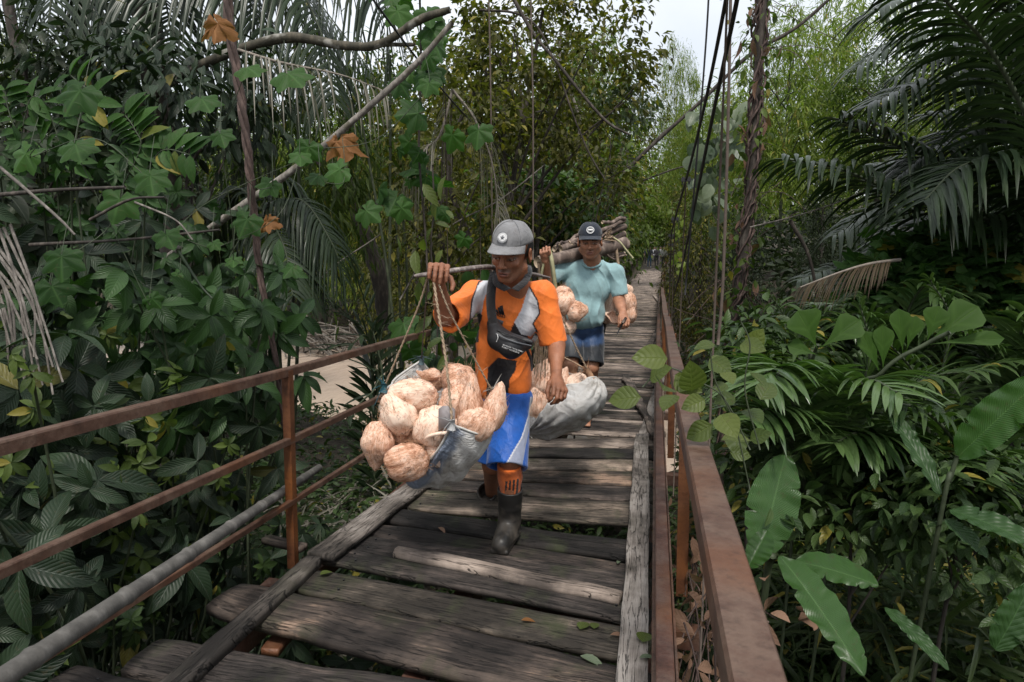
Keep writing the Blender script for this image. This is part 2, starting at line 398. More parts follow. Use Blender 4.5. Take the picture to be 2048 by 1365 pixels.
# rails
sq = lambda a, b: [(-a, -b), (-a * .86, -b), (a * .86, -b), (a, -b), (a, b * .72), (a * .86, b), (-a * .86, b), (-a, b * .72)]
def rail(name, x, h, a, b, y0, y1, m, n=90):
    Y = y0 + (y1 - y0) * np.linspace(0, 1, n) ** 1.6
    P = np.c_[x + bx(Y) + .004 * np.sin(Y * 1.3), Y, deck(Y) + h + .004 * np.sin(Y * 2.1 + x)]
    return MB().tube(P, 1.0, prof=sq(a, b), up=(0, 0, 1)).build(name, m, bridge, smooth=False)
for x, hs, s_ in ((XL, (.905, .575, .235), 1), (XR, (.905,), 2)):
    if s_ == 1:
        rail('handrail', x, hs[0] - .02, .020, .020, .1, 69, M['rust_rail'])
        rail('middle_rail', x, hs[1] - .03, .0155, .0155, .1, 69, M['rust_rail'])
        rail('lower_rail', x, hs[2], .013, .012, .1, 69, M['rust_rail'])
    else:
        rail('handrail', x + .012, .88, .033, .03, .1, 69, M['rust_rail'])
        Y = .1 + 68.9 * np.linspace(0, 1, 80) ** 1.6                     # angle iron along the deck edge
        ang = [(-.040, -.055), (.034, -.055), (.034, -.048), (-.033, -.048), (-.033, .004), (-.040, .004)]
        P = np.c_[XR - .055 + bx(Y), Y, deck(Y) + .235]
        MB().tube(P, 1.0, prof=[(-a, b) for a, b in ang], up=(0, 0, 1)).build('angle_iron', M['rust_rail'], bridge, smooth=False)
        MB().tube(np.c_[XR - .052 + bx(Y), Y, deck(Y) + .247], 1.0, prof=sq(.026, .007), up=(0, 0, 1)).build('angle_iron', M['rust'], bridge, smooth=False)
for k, yy in enumerate(np.arange(.5, 69, 2.45)):
    post = MB().tube([(XL - .02 + bx(yy), yy, deck(yy) - .12), (XL + bx(yy), yy, deck(yy) + .89)], 1.0, prof=[(-.02, -.02), (.02, -.02), (.02, -.012), (-.012, -.012), (-.012, .02), (-.02, .02)], up=(0, 1, 0))
    post.build('rail_post', M['rust_hot'] if k == 1 else M['rust_rail'], bridge, smooth=False)
    MB().tube([(XR + .055 + bx(yy), yy + .2, deck(yy) - .16), (XR + .04 + bx(yy), yy + .2, deck(yy) + .87)], 1.0, prof=[(-.026, -.026), (.026, -.026), (.026, -.016), (-.014, -.016), (-.014, .026), (-.026, .026)], up=(0, 1, 0)).build('rail_post', M['rust_hot'], bridge, smooth=False)
# thin balusters on the far left rail (a lattice of sticks)
mb = MB()
for yy in np.arange(11.5, 66, .42):
    for x in (XL + .03, XR):
        if x == XR and yy < 16: continue
        mb.tube([(x + bx(yy) + rnd.uniform(-.02, .02), yy + rnd.uniform(-.06, .06), deck(yy) - .05), (x + bx(yy) + rnd.uniform(-.02, .02), yy, deck(yy) + .93)], .017, 5)
kind(mb.build('baluster', mat_bark('dark_bamboo', (.035, .03, .02), (.12, .1, .06)), bridge), 'stuff')
# main cables and suspenders
def cable_z(y, s=0): return CAM[2] + 1.95 * math.exp(-y / 3.9) - .42 + .0078 * max(y - 16, 0) ** 1.55 * .5 + .3 * math.exp(-y / 14)
for x, nm in ((.18, 1), (XL - .1, 0)):
    Y = np.r_[np.linspace(-1.2, 10, 60), np.linspace(10.5, 66, 50)]
    P = np.array([(x + bx(yy) + .035 * math.sin(yy * .7), yy, cable_z(yy)) for yy in Y])
    if nm == 0: P[:, 2] += 1.1
    MB().tube(P, .0075, 7).build('main_cable', M['cable'], bridge)
    for yy in [1.35, 2.05, 2.55, 3.35, 4.6, 6.0, 7.2, 8.4, 9.8, 11.5, 13.5, 15.5, 18, 21]:
        if (nm == 0 and yy < 6) or (nm and yy in (1.35, 2.05, 3.35)): continue
        zc = cable_z(yy) + (1.1 if nm == 0 else 0); xx = x + bx(yy) + .035 * math.sin(yy * .7)
        if nm or zc > 0:
            MB().tube([(xx, yy, zc), (xx + rnd.uniform(-.01, .01), yy, deck(yy) - .15)], .0045, 6).build('suspender_rod', M['rod'], bridge)
            if nm and yy < 9:
                cl = MB().tube([(xx - .03, yy, zc), (xx + .03, yy, zc)], .012, prof=[(-1, -1), (1, -1), (1, 1), (-1, 1)])
                cl.tube([(xx - .02, yy, zc - .03), (xx - .02, yy, zc + .02)], .006, 6); cl.tube([(xx + .02, yy, zc - .03), (xx + .02, yy, zc + .02)], .006, 6)
                cl.build('cable_clamp', M['cable'], bridge, smooth=False)
# second cable running down to the right, and slack hangers seen against the trees
P = bez([W(1492, -120, 2.3), W(1474, 0, 2.6), W(1432, 200, 3.2), W(1394, 388, 4.2), W(1362, 540, 6), W(1345, 600, 9)], 10)
MB().tube(P, .0085, 7).build('stay_cable', M['cable'], bridge)
MB().tube(bez([W(1464, -150, 3.1), W(1456, 250, 3.1), W(1446, 560, 3.12), W(1436, 690, 3.12)], 8), .007, 6).build('suspender_rod', M['rod'], bridge)
MB().tube(bez([W(1419, -150, 3.8), W(1416, 20, 3.8), W(1395, 300, 4.0), W(1370, 590, 4.3)], 8), .0055, 6).build('suspender_rod', M['cable'], bridge)
for px0, px1, yb in ((976, 985, 560), (1060, 1066, 520)):
    MB().tube(bez([W(px0, -80, 7.2), W(px0 + 6, 220, 7.2), W(px1, yb, 7.2)], 8), .009, 6).build('suspender_rod', M['rod'], bridge)

# boards lying along the deck
def board(a, b, w0, w1, th, m, label, seed, z=0., rn=.1, rough=.006, name='loose_board', cat='board', group=None, yaw=0):
    c = (np.asarray(a) + np.asarray(b)) / 2
    o = plank_mesh(np.asarray(a) + [0, 0, z], np.asarray(b) + [0, 0, z], w0, w1, th, roundness=rn, seed=seed, rough=rough, seg=30).build(name, M[m], loc=c)
    fix_normals(o); return tag(o, label, cat, group)
def board_px(p, q, wp, wq, th, m, label, seed, h=.03, **k):
    a, b = DK(*p, h), DK(*q, h); return board(a, b, wp, wq, th, m, label, seed, **k)
board_px((1262, 1440), (1284, 868), .105, .112, .03, 'runner', 'long weathered grey board nailed lengthwise beside the right angle iron', 301, h=.035, rn=.0, rough=.004)
board_px((640, 1108), (860, 948), .15, .13, .03, 'runner', 'wide flat grey board along the left deck edge under the front sack', 302, h=.045)
board_px((300, 1400), (628, 1112), .075, .085, .045, 'runner', 'narrow split brown board running off the bottom edge on the left', 303, h=.045)
board_px((1250, 748), (1310, 868), .10, .075, .03, 'plank_pale', 'curved grey board lying askew beside the far end of the long right board', 304, h=.06, rough=.02)
board_px((1318, 655), (1296, 694), .11, .10, .025, 'plank_pale', 'short pale board tilted near the right rail beyond the curved one', 305, h=.05)
board_px((1324, 600), (1318, 645), .10, .12, .025, 'plank_pale', 'pale board lying against the right angle iron beside the second man', 306, h=.05)
board_px((1308, 590), (1325, 613), .10, .09, .025, 'plank_pale', 'short pale slat crossing the walkway edge far along the right rail', 307, h=.06)
board_px((1290, 868), (1325, 745), .10, .10, .03, 'runner', 'straight board tucked under the right angle iron behind the curved board', 308, h=.025)
board_px((795, 1094), (1243, 1186), .075, .085, .045, 'plank_pale', 'pale split slab lying on the planks in front of the boot', 309, h=.035, rn=.9, rough=.012)
board_px((530, 1073), (606, 1092), .06, .06, .03, 'plank', 'short dark crosspiece sticking out past the left post foot', 310, h=-.02)
board_px((850, 1365), (880, 1310), .07, .07, .03, 'plank_pale', 'stub of pale wood showing in the dark gap at the bottom', 311, h=-.09)
board_px((540, 1300), (590, 1235), .07, .07, .03, 'rust', 'rusty stub showing between the two widest slabs', 312, h=-.10)
# grey bamboo pole along the left rails
pa, pb = W(-60, 1400, .92), W(638, 936, 3.75)
bam = thing('bamboo_pole', (float(pa[0]), float(pa[1]), float(pa[2])), 'long grey dry bamboo pole slanting between the left railing bars', 'bamboo pole')
n = 300; t = np.linspace(0, 1, n); Pb = pa + (pb - pa) * t[:, None]; rr = np.full(n, .022)
for q in np.arange(.06, 1, .135): rr += .004 * np.exp(-((t - q) / .004) ** 2)
MB().tube(Pb, rr, 14).build('culm', M['bamboo_dry'], bam)
# ============================================================ implicit-surface modelling
class SD:
    def __init__(s): s.p = []
    def cone(s, a, b, ra, rb=None, k=.012, m='+'): s.p.append(('c', np.array(a, float), np.array(b, float), ra, ra if rb is None else rb, k, m)); return s
    def chain(s, pts, rs, k=.012, m='+'):
        for i in range(len(pts) - 1): s.cone(pts[i], pts[i + 1], rs[i], rs[i + 1], k, m)
        return s
    def ell(s, c, r, Rm=None, k=.012, m='+'): s.p.append(('e', np.array(c, float), np.array(r, float), np.eye(3) if Rm is None else np.asarray(Rm, float), k, m)); return s
    def box(s, c, r, Rm=None, k=.012, m='+', rd=.01): s.p.append(('b', np.array(c, float), np.array(r, float), np.eye(3) if Rm is None else np.asarray(Rm, float), k, m, rd)); return s
    def bounds(s, q):
        if q[0] == 'c':
            r = max(q[3], q[4]); return np.minimum(q[1], q[2]) - r, np.maximum(q[1], q[2]) + r
        r = np.linalg.norm(q[2]) if q[0] == 'b' else q[2].max(); return q[1] - r, q[1] + r
    def mesh(s, h=.004, iters=2):
        bl, bh = zip(*[s.bounds(q) for q in s.p if q[6 if q[0] == 'c' else 5] != '-'])
        lo = np.min(bl, 0) - 3 * h; hi = np.max(bh, 0) + 3 * h
        n = np.ceil((hi - lo) / h).astype(int) + 1
        f = np.full(n, .06, np.float32)
        ax = [lo[i] + np.arange(n[i]) * h for i in range(3)]
        for q in s.p:
            neg = q[6 if q[0] == 'c' else 5] == '-'
            kk = q[5] if q[0] == 'c' else q[4]
            a, b = s.bounds(q); mg = kk + 2 * h + .012
            i0 = np.clip(np.floor((a - mg - lo) / h).astype(int), 0, n); i1 = np.clip(np.ceil((b + mg - lo) / h).astype(int) + 1, 0, n)
            if (i1 <= i0).any(): continue
            X = ax[0][i0[0]:i1[0], None, None].astype(np.float32); Y = ax[1][None, i0[1]:i1[1], None].astype(np.float32); Z = ax[2][None, None, i0[2]:i1[2]].astype(np.float32)
            if q[0] == 'c':
                A, B = q[1], q[2]; D = B - A; L2 = max(D @ D, 1e-9)
                t = np.clip(((X - A[0]) * D[0] + (Y - A[1]) * D[1] + (Z - A[2]) * D[2]) / L2, 0, 1)
                d = np.sqrt((X - A[0] - t * D[0]) ** 2 + (Y - A[1] - t * D[1]) ** 2 + (Z - A[2] - t * D[2]) ** 2) - (q[3] + (q[4] - q[3]) * t)
            else:
                c, r, Rm = q[1], q[2], q[3]
                l = [(X - c[0]) * Rm[0, i] + (Y - c[1]) * Rm[1, i] + (Z - c[2]) * Rm[2, i] for i in range(3)]
                if q[0] == 'e':
                    k0 = np.sqrt(sum((l[i] / r[i]) ** 2 for i in range(3))); k1 = np.sqrt(sum((l[i] / r[i] ** 2) ** 2 for i in range(3))) + 1e-6
                    d = k0 * (k0 - 1) / k1
                else:
                    rd = q[6]
                    qq = [np.abs(l[i]) - r[i] + rd for i in range(3)]
                    d = np.sqrt(sum(np.maximum(v, 0) ** 2 for v in qq)) + np.minimum(np.maximum(np.maximum(qq[0], qq[1]), qq[2]), 0) - rd
            sl = tuple(slice(i0[i], i1[i]) for i in range(3)); g = f[sl]
            if neg: d = -d; hh = np.clip(.5 - .5 * (d - g) / kk, 0, 1) if False else np.clip(.5 + .5 * (d - g) / kk, 0, 1); f[sl] = g + (d - g) * hh + kk * hh * (1 - hh)
            else: hh = np.clip(.5 + .5 * (g - d) / kk, 0, 1); f[sl] = g + (d - g) * hh - kk * hh * (1 - hh)
        V, Fq = nets(f, lo, h); return relax(V, Fq, iters)
def nets(f, lo, h):
    ins = f < 0; n = np.array(f.shape)
    c = np.zeros(n - 1, np.int8)
    for dx in (0, 1):
        for dy in (0, 1):
            for dz in (0, 1): c += ins[dx:n[0] - 1 + dx, dy:n[1] - 1 + dy, dz:n[2] - 1 + dz]
    act = np.argwhere((c > 0) & (c < 8)); idx = np.full(n - 1, -1, np.int64); idx[tuple(act.T)] = np.arange(len(act))
    P = np.zeros((len(act), 3)); cnt = np.zeros(len(act))
    cor = [np.array(v) for v in [(x, y, z) for x in (0, 1) for y in (0, 1) for z in (0, 1)]]
    for a in cor:
        for ax_ in range(3):
            if a[ax_]: continue
            b = a.copy(); b[ax_] = 1
            fa = f[tuple((act + a).T)]; fb = f[tuple((act + b).T)]; m = (fa < 0) != (fb < 0)
            t = np.where(m, fa / (fa - fb + 1e-12), 0); pt = a + (b - a) * t[:, None]
            P[m] += pt[m]; cnt[m] += 1
    V = lo + (act + P / cnt[:, None]) * h
    Fs = []
    for ax_ in range(3):
        sl0 = [slice(1, n[i] - 1) for i in range(3)]; sl0[ax_] = slice(0, n[ax_] - 1); sl1 = list(sl0); sl1[ax_] = slice(1, n[ax_])
        s0 = ins[tuple(sl0)]; s1 = ins[tuple(sl1)]; e = np.argwhere(s0 != s1); off = np.ones(3, int); off[ax_] = 0; e = e + off
        u, v = [(1, 2), (2, 0), (0, 1)][ax_]; du = np.zeros(3, int); du[u] = 1; dv = np.zeros(3, int); dv[v] = 1
        q = np.stack([idx[tuple((e - du - dv).T)], idx[tuple((e - dv).T)], idx[tuple(e.T)], idx[tuple((e - du).T)]], 1)
        fl = ins[tuple(e.T)]; q[~fl] = q[~fl][:, ::-1]; Fs.append(q)
    return V, np.concatenate(Fs)
def relax(V, Fq, it, lam=.5):
    for _ in range(it):
        S = np.zeros_like(V); C = np.zeros(len(V))
        for k in range(4):
            a, b = Fq[:, k], Fq[:, (k + 1) % 4]
            for i in range(3): S[:, i] += np.bincount(a, V[b, i], len(V)) + np.bincount(b, V[a, i], len(V))
            C += np.bincount(a, minlength=len(V)) + np.bincount(b, minlength=len(V))
        V = V + lam * (S / C[:, None] - V)
    return V, Fq
def vnormals(V, Fq):
    fn = np.cross(V[Fq[:, 2]] - V[Fq[:, 0]], V[Fq[:, 3]] - V[Fq[:, 1]]); Nn = np.zeros_like(V)
    for k in range(4):
        for i in range(3): Nn[:, i] += np.bincount(Fq[:, k], fn[:, i], len(V))
    return Nn / (np.linalg.norm(Nn, axis=1, keepdims=True) + 1e-12)
def rotm(yaw=0, pitch=0, roll=0):
    """local x = viewer's right, y = away from the face, z = up"""
    return np.array(Matrix.Rotation(R(yaw), 3, 'Z') @ Matrix.Rotation(R(pitch), 3, 'X') @ Matrix.Rotation(R(roll), 3, 'Y'))
def hand(sd, wrist, knuck, across, normal, s=1.0, curls=((20, 35, 30),) * 4, thumb=None, spread=.0, lens=(.072, .082, .076, .06)):
    """across points from index to little finger, normal is where the palm looks"""
    wrist, knuck = np.array(wrist), np.array(knuck); d0 = knuck - wrist; d0 /= np.linalg.norm(d0)
    ac = np.array(across, float); ac -= d0 * (ac @ d0); ac /= np.linalg.norm(ac); n = np.cross(ac, d0); n = n if n @ np.array(normal) > 0 else -n
    tips = []
    for i in range(4):
        o = (-.031 + .0205 * i) * s; kb = knuck + ac * o - d0 * s * (.006 * abs(i - 1.2)) ; wb = wrist + ac * o * .55 + d0 * .006
        sd.cone(wb, kb, .0145 * s, .0105 * s, .012)
    sd.ell(wrist + (knuck - wrist) * .55 + n * .004, (.020 * s,) * 3, None, .015)
    for i in range(4):
        o = (-.031 + .0205 * i) * s; p = knuck + ac * o - d0 * s * (.006 * abs(i - 1.2)); an = 0
        L = lens[i] * s; sg = (L * .45, L * .31, L * .24); cu = curls[i]; rr = (.0092, .0084, .0076, .0062)
        dsp = ac * spread * (i - 1.5)
        for j in range(3):
            an += R(cu[j]); dd = d0 * math.cos(an) + n * math.sin(an) + dsp; q = p + dd / np.linalg.norm(dd) * sg[j]
            sd.cone(p, q, rr[j] * s, rr[j + 1] * s, .0035); p = q
        tips.append(p)
    if thumb is not None:
        b = wrist + (knuck - wrist) * .28 - ac * .022 * s; P_ = [b] + [wrist + d0 * t[0] * s - ac * t[1] * s + n * t[2] * s for t in thumb]
        rr = (.013, .0115, .0095, .0075)
        for j in range(len(P_) - 1): sd.cone(P_[j], P_[j + 1], rr[j] * s, rr[j + 1] * s, .005)
    return tips
def head(sd, c, Rm, s=1.0, fat=1.0):
    T = lambda x, y, z: c + Rm @ (np.array([x, y, z]) * s)
    e = lambda p, r, k=.012, m='+', Rl=None: sd.ell(T(*p), np.array(r) * s, Rm if Rl is None else Rm @ Rl, k, m)
    cn = lambda a, b, ra, rb, k=.008, m='+': sd.cone(T(*a), T(*b), ra * s, rb * s, k, m)
    e((0, .018, .038), (.074, .092, .084)); e((0, -.022, -.03), (.058 * fat, .066, .080), .02)
    for q in (-1, 1):
        cn((q * .054 * fat, .0, -.058), (q * .018, -.062, -.096), .019, .017, .02)
        e((q * .042, -.062, -.028), (.018 * fat, .016, .016), .014)
    e((0, -.068, -.097), (.021, .018, .017), .014)
    cn((-.038, -.080, .016), (.038, -.080, .016), .010, .010, .012)
    for q in (-1, 1):
        e((q * .0305, -.094, -.003), (.017, .013, .0105), .007, '-')
        e((q * .0305, -.0775, -.003), (.0145, .0125, .0115), .003)
        cn((q * .016, -.0865, .0035), (q * .044, -.081, .002), .0035, .003, .003)
        cn((q * .018, -.0865, -.011), (q * .042, -.081, -.010), .003, .0025, .003)
    cn((0, -.084, .004), (0, -.108, -.034), .0085, .0115, .007)
    for q in (-1, 1): e((q * .0135, -.099, -.038), (.0085, .010, .0075), .005); e((q * .006, -.105, -.0455), (.0035, .004, .003), .003, '-')
    e((0, -.078, -.068), (.028, .014, .02), .012)
    cn((-.019, -.088, -.064), (0, -.094, -.061), .0045, .006, .004); cn((.019, -.088, -.064), (0, -.094, -.061), .0045, .006, .004)
    cn((-.017, -.087, -.075), (.017, -.087, -.075), .006, .006, .004); e((0, -.0905, -.0755), (.014, .006, .006), .004)
    cn((-.022, -.094, -.0685), (.022, -.094, -.0685), .0022, .0022, .002, '-')
    for q in (-1, 1):
        Re = np.array(Matrix.Rotation(R(q * 22), 3, 'Z')); e((q * .079, .012, -.008), (.009, .020, .033), .006, '+', Re)
        e((q * .087, .004, -.004), (.006, .010, .018), .004, '-', Re)
def headcol(V, c, Rm, s, col, skin, beard=.25):
    L = ((V - c) @ Rm) / s; x, y, z = L.T; ax_ = np.abs(x); k = lambda v: np.asarray(v)[None]
    def put(m, cc, a=1.0): col[m] = col[m] * (1 - a) + np.array(cc) * a
    near_ = (y < -.03) & (z > -.13) & (z < .06) & (np.linalg.norm(L, axis=1) < .16)
    put(near_ & (z < -.04) & (z > -.115), (.10, .065, .05), beard * .6)
    put(near_ & (ax_ < .03) & (z < -.046) & (z > -.060), (.05, .035, .03), beard)
    put(near_ & (((x / .024) ** 2 + ((z + .069) / .0105) ** 2) < 1), (.21, .085, .07), .75)
    put(near_ & (((x / .021) ** 2 + ((z + .0687) / .0022) ** 2) < 1), (.02, .01, .01), .9)
    Q2 = np.c_[ax_, z]; put(near_ & near_line(Q2, [(.017, -.036), (.025, -.052), (.029, -.074)], .0022), (.08, .038, .022), .30); put(near_ & near_line(Q2, [(.016, -.013), (.030, -.020), (.043, -.014)], .0016), (.09, .045, .028), .25); put(near_ & near_line(Q2, [(0, .026), (.035, .030)], .0014), (.09, .045, .028), .4)
    ex = (ax_ - .0305)
    put(near_ & ((ex / .019) ** 2 + ((z + .002) / .012) ** 2 < 1), (.09, .05, .035), .55); put(near_ & ((ex / .017) ** 2 + ((z + .0035) / .0016) ** 2 < 1), (.03, .02, .015), .8)
    put(near_ & ((ex / .0125) ** 2 + ((z + .0065) / .0030) ** 2 < 1), (.30, .26, .22), .85)
    put(near_ & ((ex / .0062) ** 2 + ((z + .0065) / .0034) ** 2 < 1), (.012, .008, .006), 1)
    put(near_ & (np.abs(ex - .001) < .019) & (np.abs(z - .0155 - .004 * np.cos(ex * 80)) < .0042), (.015, .012, .01), .85)
def skin_mat(name):
    m, nt, p = newmat(name); at = nt.nodes.new('ShaderNodeAttribute'); at.attribute_name = 'Col'; v = coord(nt)
    n1 = noise(nt, v, 22, 4, .6); n2 = noise(nt, v, 130, 3, .6)
    c = mix(nt, 1.0, at.outputs['Color'], ramp(nt, n1, [(.3, (.80, .76, .74)), (.7, (1.12, 1.08, 1.04))]), 'MULTIPLY')
    nt.links.new(c, p.inputs['Base Color']); p.inputs['Roughness'].default_value = .52; p.inputs['Specular IOR Level'].default_value = .42
    p.inputs['Subsurface Weight'].default_value = .06; p.inputs['Subsurface Radius'].default_value = (.012, .005, .003); p.inputs['Subsurface Scale'].default_value = .5
    bump(nt, p, math_(nt, 'ADD', n1, n2), .6, .004); return m
def cloth_mat(name, col=None, sc=1.0, rough=.8, weave=0, sheen=.2, dirt=0.0):
    m, nt, p = newmat(name); v = coord(nt)
    if col is None: at = nt.nodes.new('ShaderNodeAttribute'); at.attribute_name = 'Col'; base = at.outputs['Color']
    else: base = col
    n1 = noise(nt, v, 7 * sc, 5, .6); n2 = noise(nt, v, 260, 2, .5)
    c = mix(nt, 1.0, base, ramp(nt, n1, [(.3, (.80,) * 3), (.7, (1.08,) * 3)]), 'MULTIPLY')
    if dirt: c = mix(nt, ramp(nt, noise(nt, v, 11 * sc, 6, .7), [(.52, (0, 0, 0)), (.72, (dirt,) * 3)]), c, (.10, .075, .055))
    nt.links.new(c, p.inputs['Base Color']); p.inputs['Roughness'].default_value = rough; p.inputs['Sheen Weight'].default_value = sheen
    p.inputs['Specular IOR Level'].default_value = .3
    rg = math_(nt, 'ABSOLUTE', math_(nt, 'SUBTRACT', noise(nt, mapping(nt, v, (1, 1, .55)), 13 * sc ** .5, 3, .5, dist=.6), .5))
    h = math_(nt, 'ADD', math_(nt, 'ADD', math_(nt, 'MULTIPLY', n1, 2.0), math_(nt, 'MULTIPLY', math_(nt, 'MINIMUM', rg, .12), -8.)), math_(nt, 'MULTIPLY', n2, .35))
    if weave:
        wv = nt.nodes.new('ShaderNodeTexWave'); wv.inputs['Scale'].default_value = weave; nt.links.new(v, wv.inputs['Vector']); wv.bands_direction = 'Z'
        w2 = nt.nodes.new('ShaderNodeTexWave'); w2.inputs['Scale'].default_value = weave; nt.links.new(v, w2.inputs['Vector']); w2.bands_direction = 'DIAGONAL'
        h = math_(nt, 'ADD', h, math_(nt, 'MULTIPLY', math_(nt, 'ADD', wv.outputs['Fac'], w2.outputs['Fac']), .5))
    bump(nt, p, h, .45, .004); return m
def folds(V, Nn, pat, amp, seed=0):
    """fold displacement along normals; pat = list of (direction vector, wavelength, weight)"""
    d = 0
    for i, (dr, wl, wt) in enumerate(pat):
        dr = np.array(dr, float); dr /= np.linalg.norm(dr)
        ph = (V @ dr) / wl + .75 * vnoise(V, 3.2, seed + i, 2) ; sN = np.sin(ph * math.pi)
        d = d + wt * (1 - np.abs(sN) ** .55 * 1.5) * np.clip(.25 + .9 * vnoise(V, 4.5, seed + 9 + i, 2), 0, 1.2)
    return V + Nn * (d * amp)[:, None]
def in_poly(P, poly):
    x, y = P[:, 0], P[:, 1]; n = len(poly); r = np.zeros(len(P), bool); j = n - 1
    for i in range(n):
        xi, yi = poly[i]; xj, yj = poly[j]
        r ^= ((yi > y) != (yj > y)) & (x < (xj - xi) * (y - yi) / (yj - yi + 1e-12) + xi); j = i
    return r
def near_line(P, line, wd):
    m = np.zeros(len(P), bool)
    for a, b in zip(line[:-1], line[1:]):
        a, b = np.array(a), np.array(b); d = b - a; t = np.clip(((P - a) @ d) / (d @ d), 0, 1)
        m |= np.linalg.norm(P - a - t[:, None] * d, axis=1) < wd
    return m
def sd_obj(sd, name, mat, parent, h, it=2, colf=None, foldp=None, sub=None):
    V, Fq = sd.mesh(h, it)
    if foldp: V = folds(V, vnormals(V, Fq), *foldp)
    if sub is not None: V = sub(V)
    col = None if colf is None else colf(V)
    return MB().add(V, Fq, V[:, :2] * 1.0, 0, col).build(name, mat, parent)
HB = .034
def cap(parent, c, Rm, s, colr, mat, bmat, seams=True):
    T = lambda P: c + (np.asarray(P) * s) @ Rm.T
    nu, nv = 40, 16; G = []
    for i in range(nv):
        ph = i / (nv - 1) * math.pi / 2 * 1.02
        row = []
        for j in range(nu):
            th = j / nu * 2 * math.pi
            r = math.cos(ph) ** .8 if ph < math.pi / 2 else 0
            wob = 1 + .012 * math.sin(6 * th) * math.cos(ph) + .015 * math.sin(th * 3 + ph * 5)
            wob += .035 * float(vnoise(np.array([math.cos(th) * 2.2, math.sin(th) * 2.2, ph * 2.5]), 1, 5, 2)) * math.sin(min(ph * 2, 1.57))
            row.append((.082 * math.cos(th) * r * wob, .012 + .099 * math.sin(th) * r * wob, HB + .088 * math.sin(ph) ** 1.0 + .004 * math.cos(2 * th)))
        G.append(T(row))
    mb = MB().grid(np.array(G), closed_u=True); inner = MB()
    o = MB().grid(np.array(G), closed_u=True).build('cap', mat, parent); md = o.modifiers.new('s', 'SOLIDIFY'); md.thickness = .002
    # brim
    B = []
    for i in range(9):
        t = i / 8; row = []
        for j in range(21):
            a = (j / 20 - .5) * 2; ang = a * 1.15
            x0 = .080 * math.sin(ang); y0 = .012 - .098 * math.cos(ang)
            x = x0 * (1 + .06 * t); y = y0 - .076 * t * (math.cos(a * 1.45) ** .7 if abs(a) < 1 else math.cos(1.45) ** .7); z = HB + .004 - .012 * t - .020 * (abs(a) ** 2) * (t * .9 + .1)
            row.append((x, y, z))
        B.append(T(row))
    b = MB().grid(np.array(B)).build('brim', bmat, None, loc=ORG[parent.name]); b.parent = o; b.location = (0, 0, 0); md = b.modifiers.new('s', 'SOLIDIFY'); md.thickness = .003; md.offset = 0
    return o, T
def sub(o, parent):      # hang a mesh built in parent-thing coordinates under a part
    o.parent = parent; o.location = (0, 0, 0); return o
def decal(mb_name, V, Fs, mat, part, org, thick=.0012):
    o = MB().add(V, Fs).build(mb_name, mat, None, loc=org); sub(o, part); md = o.modifiers.new('s', 'SOLIDIFY'); md.thickness = thick; return o
def text_on(name, body, size, pos, Rm, mat, part, org, ext=.0006, extra=None):
    cu = bpy.data.curves.new(name, 'FONT'); cu.body = body; cu.size = size; cu.extrude = ext; cu.align_x = 'LEFT'; cu.materials.append(mat)
    t_ = bpy.data.objects.new('tmp', cu); COL.objects.link(t_); dg = bpy.context.evaluated_depsgraph_get(); dg.update()
    me = bpy.data.meshes.new_from_object(t_.evaluated_get(dg)); bpy.data.objects.remove(t_)
    o = bpy.data.objects.new(name, me); COL.objects.link(o); o.parent = part
    m4 = Matrix([[*Rm[0], pos[0] - org[0]], [*Rm[1], pos[1] - org[1]], [*Rm[2], pos[2] - org[2]], [0, 0, 0, 1]]); o.matrix_local = m4; return o
M['skin'] = skin_mat('skin'); M['black_cloth'] = cloth_mat('black_cloth', (.018, .017, .018), 3, .85)
M['grey_cap'] = cloth_mat('grey_cap_cloth', (.19, .19, .195), 3, .9, dirt=.25); M['navy_cap'] = cloth_mat('navy_cap_cloth', (.018, .024, .036), 3, .9)
M['white_print'] = mat_plain('white_print', (.62, .62, .62), .6, 60, .1); M['black_print'] = mat_plain('black_print', (.012, .012, .014), .5, 60, .1)
M['grey_print'] = mat_plain('grey_print', (.10, .105, .115), .6, 60, .1)
M['shirt'] = cloth_mat('football_shirt_cloth', None, 1.2, .62, sheen=.1, dirt=.12); M['tee'] = cloth_mat('teal_tshirt_cloth', None, 1.2, .85, dirt=.2)
M['shorts'] = cloth_mat('shorts_cloth', None, 1.5, .5, dirt=.1)
M['sock'] = cloth_mat('sock_cloth', None, 3, .9)
M['rubber'] = mat_plain('black_rubber', (.022, .020, .019), .42, 9, .3, use_col=True, bstr=.5)
M['nylon'] = mat_plain('black_nylon', (.016, .016, .018), .5, 30, .3, bstr=.4)
M['hair'] = mat_plain('black_hair', (.012, .010, .009), .6, 90, .3, bstr=.8)
SKIN1 = np.array((.27, .115, .062)); SKIN2 = np.array((.36, .175, .105))

# ============================================================ the man in front
SP = 1.0
o1 = DK(1003, 1105); org1 = (float(o1[0]), float(o1[1]), float(deck(o1[1])))
man1 = thing('person', org1, 'man in orange jersey, blue shorts and grey cap walking with a carrying pole', 'person', )
hc = W(1023, 505, 3.14); hR = rotm(yaw=-12, pitch=14, roll=6); hs = 1.12
hands1 = dict(elR=W(889, 634, 2.99), wrR=W(876, 556, 2.85), knR=W(878, 530, 2.74), shR=W(950, 592, 3.28),
              shL=W(1085, 590, 3.29), elL=W(1113, 690, 3.27), wrL=W(1112, 757, 3.10), knL=W(1121, 781, 3.03))
H = hands1; neck = W(1035, 572, 3.25); chest = W(1017, 628, 3.30); waist = W(1008, 715, 3.37); pelv = W(1008, 785, 3.40)
hipF = W(1024, 800, 3.36); knF = W(1020, 915, 3.16); anF = DK(999, 1110) + [.01, .19, .092]; hipB = W(986, 800, 3.42); knB = W(985, 930, 3.45); anB = W(984, 992, 3.98)
sd = SD(); head(sd, hc, hR, hs)
